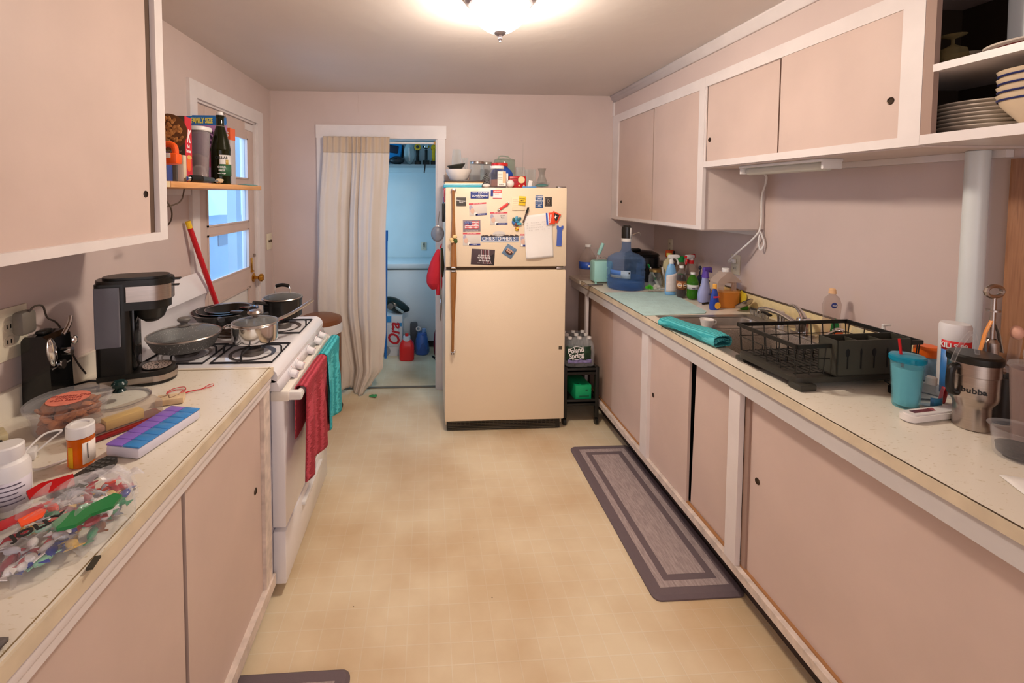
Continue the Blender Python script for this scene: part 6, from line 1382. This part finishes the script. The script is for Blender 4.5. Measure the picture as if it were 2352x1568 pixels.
# ---- open shelf dishes
t0 = tag(L([(0, 0), (.05, 0), (.075, .008), (.104, .020), (.105, .023), (.075, .013), (.05, .006), (0, .006)], seg=48).out('plate', mat('white_china', '#e2d6c6', .2), loc=(1.64, 1.27, 1.7355)), 'white plate at the bottom of the stack on the lower open shelf', 'plate', 'stacked white plates on the lower open shelf')
nm = ['second', 'third', 'fourth', 'fifth', 'sixth', 'seventh']
for k in range(6):
    c = t0.copy(); COL.objects.link(c); c.location.z += .0115*(k+1) ; c.location.x += random.uniform(-.002, .002)
    c['label'] = 'white plate, %s from the bottom of the stack on the lower open shelf' % nm[k] if k < 5 else 'white plate at the top of the stack on the lower open shelf'
bw = MB(); bw.lathe([(0, 0), (.035, 0), (.042, .006), (.078, .055), (.088, .082), (.085, .082), (.074, .055), (.036, .012), (0, .008)], seg=48)
t = thing('bowl', 'cream bowl with blue rim stripe at the bottom of the shelf stack', 'bowl', (1.572, 1.088, 1.7355), group='stacked blue rimmed bowls')
bw.out('bowl_body', mat('cream_china', '#dcc6a8', .25), t)
L([(.0845, .066), (.0862, .0705), (.0848, .0705)], seg=48).out('blue_stripe', mat('cobalt_stripe', '#26306e', .3), t, solid=.001)
for k in range(3):
    c = copy_tree(t); c.location.z += .021*(k+1)
    c['label'] = ['cream bowl with blue stripe, second from the bottom of the shelf stack', 'cream bowl with blue stripe, third from the bottom of the shelf stack', 'cream bowl with blue stripe at the top of the shelf stack'][k]

t = thing('wine_glass', 'upside down amber stemmed glass on the upper open shelf', 'wine glass', (1.53, 1.275, 1.9355))
L([(.032, 0), (.036, .02), (.03, .045), (.012, .055), (.004, .06), (.004, .075), (.026, .083), (.03, .086), (.0, .085)], seg=36).out('glass_body', clear('amber_tint_glass', '#c8bc94', .15, .06, '#a8986c', .4), t)
tag(L([(0, 0), (.03, 0), (.045, .045), (.042, .045), (.028, .005), (0, .004)], seg=32).out('bowl', mat('dim_bowl', '#b0a390', .4), loc=(1.62, 1.315, 1.9355)), 'small pale bowl behind the stemmed glass on the upper shelf', 'bowl')
t = thing('plate', 'white oval plate with red rim on the upper open shelf', 'plate', (1.60, 1.115, 1.9355))
L([(0, 0), (.06, 0), (.11, .016), (.112, .02), (.1, .02), (.055, .008), (0, .006)], seg=48).out('plate_body', mat('white_china', ''), t)
L([(.075, .006), (.098, .0125), (.0985, .0118), (.075, .005)], seg=48).out('red_band', mat('deep_red_glaze', '#8c1c14', .3), t)
t = thing('storage_jar', 'large grey translucent canister on the red rimmed plate', 'canister', (1.61, 1.12, 1.956))
L([(0, 0), (.06, 0), (.07, .012), (.072, .2), (.068, .2), (.066, .014), (0, .01)], seg=40).out('jar_body', clear('grey_translucent', '#b4b4b8', .5, .25, '#a0a1a6', .2), t)
t = thing('saucepan', 'dark pot with thin lid at the back of the lower open shelf', 'pot', (1.69, 1.428, 1.7355))
L([(0, 0), (.045, 0), (.05, .004), (.05, .045), (0, .045)], seg=32).out('pot_body', mat('dim_steel', '#5c564c', .4, metal=.5), t)
L([(.053, .046), (.053, .050), (0, .054)], seg=32).out('pot_lid', mat('dim_steel', ''), t)
# ================================================================== FLOOR THINGS
def fmat(name, label, x0, x1, y0, y1, rz=0):
    cx, cy = (x0+x1)/2, (y0+y1)/2; hx, hy = (x1-x0)/2, (y1-y0)/2
    t = thing(name, label, 'floor mat', (cx, cy, .0005), rz)
    DM = mat('mat_border', '#6c5d60', .75, bump=.3, bscale=200); LM = ramp_mat('mat_weave', [(.35, '#978683'), (.65, '#b09f9b')], 160, .85, stretch=(1, .15, 1), bump=.4)
    g = MB(); r0 = rr(-hx, hx, -hy, hy, .03); r1 = rr(-hx+.012, hx-.012, -hy+.012, hy-.012, .02); r2 = r1
    g.prism(r0, 0, .006); 
    a = [g.bm.verts.new((x, y, .006)) for x, y in r0]; b = [g.bm.verts.new((x, y, .016)) for x, y in r1]
    for k in range(len(a)): g.bm.faces.new([a[k], a[(k+1) % len(a)], b[(k+1) % len(a)], b[k]])
    g.bm.faces.new(b); g.out('mat_base', DM, t)
    i1, i2, i3 = .045, .075, .105
    def ring(o, i, z0, z1, m, nm):
        MB().box(-hx+o, hx-o, -hy+o, -hy+i, z0, z1).box(-hx+o, hx-o, hy-i, hy-o, z0, z1).box(-hx+o, -hx+i, -hy+i, hy-i, z0, z1).box(hx-i, hx-o, -hy+i, hy-i, z0, z1).out(nm, m, t)
    ring(i1, i2, .0155, .0168, LM, 'light_band'); B(-hx+i3, hx-i3, -hy+i3, hy-i3, .0155, .0168).out('woven_centre', LM, t)
    return t
fmat('kitchen_mat', 'long grey anti-fatigue mat with double border along the right cabinets', .862, 1.232, 1.633, 2.705)
fmat('kitchen_mat', 'corner of a grey bordered mat at the bottom edge in front of the left cabinets', -.648, -.252, .40, 1.446)

# trash can
t = thing('trash_can', 'brown pedal trash can with white bag behind the stove', 'trash can', (-.785, 3.33, 0))
L([(0, .01), (.14, .01), (.145, .02), (.15, .60), (0, .60)], seg=40).out('can_body', ramp_mat('can_brown', [(.3, '#6e3f20'), (.7, '#85502c')], 3, .35, stretch=(1, 1, .3)), t)
L([(.15, .565), (.158, .57), (.160, .60), (.156, .635), (.15, .637), (.152, .6)], seg=40).out('bin_liner', mat('liner_white', '#dfdcdc', .5, bump=1, bscale=40), t)
L([(0, .636), (.156, .636), (.157, .648), (.15, .668), (.11, .684), (0, .69)], seg=40).out('lid', mat('lid_brown', '#7a4625', .35), t)
L([(0, 0), (.155, 0), (.158, .012), (.15, .022), (0, .022)], seg=40).out('base_ring', BLK, t)
MB().box(.0, .05, -.20, -.14, .004, .02, bev=.006).out('pedal', BLK, t)

# curtain
cu = thing('curtain', 'beige fabric curtain drawn to the left of the laundry doorway', 'curtain', (0, 0, 0))
def lerp_tab(tab, v):
    for (a, x0), (b, x1) in zip(tab, tab[1:]):
        if v <= b: q = (v-a)/(b-a); q = q*q*(3-2*q); return x0+(x1-x0)*q
    return tab[-1][1]
def crease(u, c, w): return math.exp(-((u-c)/w)**2)
def cur(u, v):
    xl = lerp_tab([(0, -.802), (.35, -.835), (.65, -.85), (1, -.70)], v)
    xr = lerp_tab([(0, -.300), (.4, -.335), (.75, -.335), (.9, -.36), (1, -.455)], v)
    g = min(1, v*4)                       # gathers at the rod relax into broad folds
    ph = u*2*math.pi
    top = .010*math.sin(ph*12+1.5*math.sin(ph*2))*(1-.75*g)*(.35+.65*math.exp(-((u-.5)/.3)**2))
    body = g*(.022*math.sin(ph*1.6+.3+.6*v) + .008*math.sin(ph*4.1+v*2)) 
    cr = g*(.045*crease(u, .43-.04*v, .022+.01*v) + .035*crease(u, .55+.03*v, .016+.015*v) + .016*crease(u, .30, .02) + .018*crease(u, .76-.05*v, .03))
    y = 3.565 - top - body + cr*.9 - .03*max(0, v-.85)/.15*math.sin(u*9+2)
    z = 1.985*(1-v) + .012 + (.03*math.sin(u*8)*(v-.9)/.1 if v > .9 else 0)
    return (xl+(xr-xl)*u, y, max(.006, z))
CF = mat('curtain_fabric', '#dccfc2', .8, bump=.1, bscale=150, var=.03)
cb = MB().grid(cur, 150, 90); cbo = cb.out('curtain_cloth', CF, cu, solid=.0025)
MB().grid(lambda u, v: tuple(Vector(cur(u, v*.062)) + Vector((0, -.003, 0))), 150, 10).out('header_band', mat('header_beige', '#c8b29a', .8), cu, solid=.002)
rdo = thing('curtain_rod', 'white tension rod across the top of the laundry doorway', 'curtain rod', (0, 0, 0))
MB().cyl((OX0+.012, YB+.03, 1.962), (OX1-.02, YB+.03, 1.962), .009).out('rod', WPL, rdo)
MB().cyl((OX1-.028, YB+.03, 1.962), (OX1-.012, YB+.03, 1.962), .014).out('rod_end', mat('rod_end_tan', '#c9944e', .5), rdo)

# water pack trolley
TB = mat('trolley_black', '#1e1c17', .5)
t = thing('utility_cart', 'black low cart between fridge and right cabinets', 'cart', (0, 0, 0))
c0, c1, d0, d1 = .905, 1.145, 2.985, 3.48
for z in (.365, .15): MB().box(c0, c1, d0, d1, z, z+.012).box(c0, c1, d0, d0+.012, z-.02, z+.026, bev=.003).box(c0, c1, d1-.012, d1, z-.02, z+.026).box(c0, c0+.012, d0, d1, z-.02, z+.026).box(c1-.012, c1, d0, d1, z-.02, z+.026).out('cart_shelf', TB, t)
for x in (c0+.012, c1-.008):
    for y in (d0+.012, d1-.014): MB().box(x-.013, x+.013, y-.013, y+.013, .05, .40, bev=.003).out('post', TB, t); MB().cyl((x-.01, y, .022), (x+.01, y, .022), .022).out('caster', BLK, t)
w_ = thing('water_bottle_pack', 'shrink wrapped pack of water bottles with green label on the cart', 'water pack', (1.035, 3.115, .392))
for i in range(3):
    for j in range(3):
        x, y = -.073+.068*i, -.07+.07*j
        q = MB().lathe([(0, 0), (.028, 0), (.031, .005), (.031, .10), (.029, .13), (.018, .165), (.0125, .175), (.0125, .182), (0, .182)], c=(x, y, 0), seg=18)
        q.out('bottle', clear('pack_clear', '#eef0f0', .07, .08, '#e6eaea', .35), w_); L([(0, .182), (.0145, .182), (.0145, .196), (0, .197)], c=(x, y, 0), seg=16).out('bottle_cap', WPL, w_)
def wrapf(u, v):
    a = u*2*math.pi; sx, sy = (.112, .108)
    p = 3.5; r_ = (abs(math.cos(a))**p+abs(math.sin(a))**p)**(-1/p)
    k = (1 if v < .7 else 1-.28*((v-.7)/.3)) + .018*math.sin(a*13+v*9)+.012*math.sin(a*23+v*21)
    return (sx*r_*math.cos(a)*k-.005, sy*r_*math.sin(a)*k, .002+.192*v)
MB().grid(wrapf, 80, 12).out('shrink_film', clear('film', '#f8f8f8', .12, .1, '#ffffff', .3), w_)
MB().grid(lambda u, v: (-.115+.175*u, -.1195+.004*math.sin(u*14)+.003*math.sin(v*9), .052+.092*v), 26, 6).out('green_label', mat('forest_label', '#1f3d28', .35, var=.3, vscale=30), w_, solid=.0008)
MB().grid(lambda u, v: (-.10+.165*u, -.1200+.003*math.sin(u*14), .03+.026*v), 20, 3).out('lilac_label', mat('lilac_label', '#8f86b8', .4, var=.4, vscale=60), w_, solid=.0008)
text('Poland\nSpring', .047, WI, w_, (-.045, -.1262, .102), (90, -8, 0), bold=.0014, line=.75, sx=.85)
MB().tube([(-.095, -.126, .125), (-.05, -.128, .146), (.0, -.127, .138)], .0018, smooth_n=6, seg=5).tube([(-.085, -.126, .07), (-.04, -.128, .058), (.01, -.127, .078)], .0018, smooth_n=6, seg=5).out('label_swoosh', WI, w_)
t = thing('tissue_box', 'bright green cardboard box on the lower shelf of the black cart', 'box', (1.045, 3.10, .163), R(4))
B(-.056, .056, -.09, .09, 0, .10, bev=.001).out('carton', mat('carton_green', '#12a86a', .5), t)
B(-.03, .04, -.0906, -.0898, .018, .03).out('box_print', mat('print_dark_green', '#0c6c44', .5), t); B(.015, .03, -.0906, -.0898, .06, .07).out('box_print', mat('print_dark_green', ''), t)
MB().box(-.03, -.02, -.07, -.05, .0998, .1006).box(-.01, .02, -.08, -.065, .0998, .1006).out('top_print', mat('print_dark_green', ''), t)
tag(MB().box(-.06, .05, -.07, .07, 0, .10, bev=.01).out('dark_bag', mat('dark_green_bag', '#0f3a20', .6), loc=(1.0, 3.30, .163)), 'dark green bundle behind the green box on the cart', 'bag')
tag(MB().box(.9, 1.15, 3.52, 3.59, .001, .14).out('floor_vent', mat('brown_vent', '#4c3a28', .6)), 'brown floor register behind the black cart', 'vent')

# ================================================================== LAUNDRY CLOSET
t = thing('chest_freezer', 'white chest appliance along the back wall of the laundry closet', 'freezer', (0, 0, 0))
FW = mat('appliance_white', '#dde6ea', .3, var=.02)
B(-1.05, .26, 4.62, CBK-.012, .07, .80, bev=.006).out('cabinet_body', FW, t)
B(-1.06, .265, 4.60, CBK-.01, .815, .868, bev=.010).out('lid', FW, t)
B(-1.045, .255, 4.63, CBK-.02, .80, .816).out('lid_gasket', mat('grey_gasket', '#7c8890', .6), t)
B(-1.0, .2, 4.66, 4.68, .0, .075).out('toe_kick', mat('dark_base', '#3a3029', .6), t)
for x in (-.98, .2): MB().cyl((x, 4.68, 0), (x, 4.68, .022), .02).out('foot', BLK, t)
t = thing('closet_shelf', 'grey white shelf high on the laundry closet back wall', 'shelf', (0, 0, 0))
B(-1.14, CR_-.002, 4.80, CBK-.001, 1.852, 1.872).out('shelf_board', mat('shelf_dust', '#a8b0b2', .6), t)
B(-1.14, CR_-.002, CBK-.03, CBK-.001, 1.80, 1.852).out('shelf_cleat', LW, t)
HZ = 1.8735
t = thing('tool_bag', 'bright blue tool bag at the left end of the closet shelf', 'bag', (-.395, 4.985, HZ-.005), rot=(0, R(8), 0))
MB().box(-.11, .085, -.07, .07, .03, .24, bev=.03).out('bag_body', mat('cyan_bag', '#1493d8', .6), t)
MB().box(-.06, .05, -.074, -.066, .13, .21, bev=.01).out('bag_pocket', mat('navy_pocket', '#1a2a40', .6), t)
MB().tube([(.085, -.02, .23), (.10, -.03, .1), (.08, -.04, .02)], .01, smooth_n=4).tube([(-.09, -.07, .06), (0, -.08, .04), (.08, -.06, .09)], .008, smooth_n=4).out('strap', BLK, t)
tag(MB().ell((0, 0, .043), .08, .045, .042).tube([(-.06, -.02, .05), (.0, -.042, .07), (.06, -.025, .03)], .008, smooth_n=5).out('hose_coil', mat('dark_hose', '#20262c', .4), loc=(-.335, 4.85, HZ)), 'dark coiled hose in front of the blue tool bag', 'hose')
t = thing('clothes_iron', 'clear grey clothes iron standing upright on the closet shelf', 'iron', (-.205, 4.93, HZ))
MB().grid(lambda u, v: (.062*math.sin(v*math.pi)**.6*math.cos(u*6.283)*(1 if v < .5 else 1), .028*math.cos(0)*math.sin(u*6.283)*math.sin(v*math.pi)**.5, .004+.235*v), 20, 20).out('iron_shell', mat('iron_shell', '#b7cdd0', .25), t)
MB().tube([(-.0, -.03, .04), (.0, -.05, .11), (.0, -.03, .18)], .010, smooth_n=5, seg=10).out('iron_handle', WPL, t)
def drill(label, x, bc, hc, h=.20, yel=False):
    t = thing('power_tool', label, 'power tool', (x, 4.92, HZ), group=None)
    MB().box(-.032, .032, -.04, .04, 0, .045, bev=.006).out('battery', BLK, t)
    MB().tube([(0, 0, .04), (0, 0, .11), (0, -.0, .16)], [.018, .016, .02], seg=12, smooth_n=4).out('grip', bc, t)
    MB().cyl((0, .06, .185), (0, -.05, .185), .030, .026).cyl((0, -.05, .185), (0, -.08, .185), .016).out('motor_head', hc, t)
    return t
drill('dark cordless tool with yellow head ring left of the silver lamp', -.118, BLK, mat('tool_dark', '#2c3a40', .4))
MB().cyl((0, -.05, .185), (0, -.052, .185), .034).out('ring', YEL, bpy.data.objects['power_tool'])
t = thing('work_lamp', 'black work lamp with shiny silver round head and dangling strap', 'lamp', (-.028, 4.92, HZ))
MB().box(-.036, .036, -.04, .04, 0, .05, bev=.006).tube([(0, 0, .045), (0, 0, .16)], .015).out('lamp_base', BLK, t)
MB().ell((0, -.01, .20), .036, .036, .036).out('reflector', CHROME, t)
MB().tube([(.0, -.041, .05), (-.01, -.135, .03), (-.012, -.145, -.03), (-.02, -.145, -.09)], .006, smooth_n=4, flat=.4).out('strap', BLK, t)
t = drill('yellow cordless tool at the right end of the closet shelf', .05, mat('tool_yellow', '#f0c010', .4), mat('tool_yellow', ''))
# broom / blue pole
tag(MB().cyl((0, 0, 0), (.012, .02, 1.12), .011).cyl((.012, .02, 1.12), (.0135, .022, 1.22), .014).out('mop_pole', mat('pole_blue', '#1f6fc0', .4), loc=(-.412, 4.34, 0)), 'blue pole standing at the curtain edge inside the closet', 'pole')
# pile at left: box, vacuum, jugs
t = thing('beverage_box', 'white and red seltzer carton standing on the closet floor', 'carton', (-.36, 4.50, 0))
B(-.12, .105, -.10, .07, 0, .395, bev=.003).out('carton_body', mat('carton_offwhite', '#d4d6da', .5), t)
B(-.12, .07, -.112, -.101, .10, .31, bev=.002).out('carton_panel', mat('carton_panel', '#c9ccd2', .5), t)
text('Ora', .15, mat('carton_crimson', '#c01828', .5), t, (.03, -.1135, .215), (90, -90, 0), bold=.004, shear=.3, sx=.9)
text('H T', .05, BI, t, (-.085, -.1135, .20), (90, -90, 0))
B(-.05, .0, -.1035, -.1, .33, .39).out('blue_stripe', mat('stripe_cyan', '#2f8fd0', .5), t); B(.05, .1, -.1035, -.1, .29, .325).out('blue_stripe', mat('stripe_cyan', ''), t)
L([(.02, 0), (.05, 0), (.05, .001), (.02, .001)], seg=28, M=T(-.06, -.102, .05, 90)).out('can_print', mat('can_grey_print', '#8f9298', .5), t)
bar = MB()
for k in range(9): bar.box(.035+.0*k, .075, -.1035, -.1015, .17+.018*k, .176+.018*k)
bar.out('bar_lines', NAVY, t)
t = thing('vacuum_cleaner', 'black handheld vacuum lying on top of the seltzer carton', 'vacuum', (-.35, 4.50, .3955))
ground(MB().grid(lambda u, v: (-.11+.27*v, .0-.075*math.sin(v*math.pi*.9+.2)**.7*math.cos(u*6.283), .075+(-.09*v+.085*math.sin(v*math.pi*.85+.35)**.8*math.sin(u*6.283)*.85)+.02), 24, 20)).out('vacuum_body', mat('vac_black', '#13211f', .18), t)
L([(0, 0), (.03, 0), (.03, .006), (.02, .01), (0, .01)], seg=26, M=T(-.02, -.078, .085, 90)).out('filter_dial', GREY, t)
MB().tube([(.03, -.076, .075), (.10, -.066, .02)], .013, seg=12).out('grey_button', mat('vac_grey', '#9aa8aa', .3), t)
t = thing('red_jug', 'bright red gas or detergent jug on the closet floor', 'jug', (-.208, 4.30, 0))
L([(0, 0), (.06, 0), (.07, .01), (.07, .12), (.066, .15), (.045, .185), (.028, .195), (.028, .21), (0, .21)], seg=36, sy=.7, sq=3).out('jug_body', mat('jug_red', '#d41f20', .3), t)
L([(.03, .18), (.036, .185), (.034, .225), (0, .228)], seg=24).out('measuring_cap', mat('cap_foggy', '#c9ced8', .35), t)
L([(0, .228), (.017, .228), (.015, .25), (0, .252)], seg=20).out('spout', mat('jug_red', ''), t)
t = thing('detergent_bottle', 'blue detergent jug wrapped in a clear blue bag on the closet floor', 'jug', (-.068, 4.46, 0))
L([(0, 0), (.05, 0), (.058, .008), (.058, .15), (.04, .2), (0, .21)], seg=30, sq=1).out('jug_body', mat('jug_blue', '#3c6ab8', .35), t)
L([(0, .2), (.02, .2), (.02, .245), (0, .248)], c=(.02, 0, 0), seg=20).out('cap', mat('cap_pale_blue', '#7fa8dc', .35), t)
MB().grid(lambda u, v: ((.07-.03*v*v)*math.cos(u*6.283)*(1+.08*math.sin(u*31+v*7)), (.066-.03*v*v)*math.sin(u*6.283)*(1+.06*math.sin(u*25)), .004+.215*v), 60, 12).out('bag_film', clear('blue_film', '#a8c4ea', .2, .15, '#8fb4e4', .3), t)
L([(.014, 0), (.024, 0), (.024, .006), (.014, .006)], seg=22, M=T(-.035, -.01, .25, 90)).out('ring_handle', WPL, t)
tag(MB().box(-.04, .03, -.022, .022, 0, .28, bev=.012).out('grey_bag', mat('grey_brown_bag', '#5b5c60', .7), loc=(-.145, 4.572, 0)), 'dark grey box shape behind the red jug in the closet', 'bag')
t = thing('floor_appliance', 'dark red rounded appliance half hidden by the doorway jamb', 'vacuum', (.115, 4.33, 0))
L([(0, 0), (.05, .0), (.068, .05), (.072, .14), (.064, .24), (.045, .31), (0, .33)], seg=32).out('appliance_body', mat('dark_wine', '#6b1420', .4), t)
MB().tube([(-.05, -.03, .012), (-.085, .03, .01), (-.055, -.06, .006), (-.02, -.13, .006), (.02, -.14, .006)], .0045, smooth_n=6).out('cord', BLK, t)
# small things
tag(crumple('leaf_scrap', 'small green scrap at the curtain hem', 'scrap', mat('scrap_green', '#3f9a5c', .7), (-.425, 3.50, .001), (.03, .02, .006), 6), 'small green scrap on the floor at the curtain hem', 'scrap')
tag(MB().tube([(0, 0, .35), (0, 0, .3)], .006).out('plug', BLK, loc=(-.052, CBK-.012, .68)), 'black plug in the laundry wall outlet', 'plug')
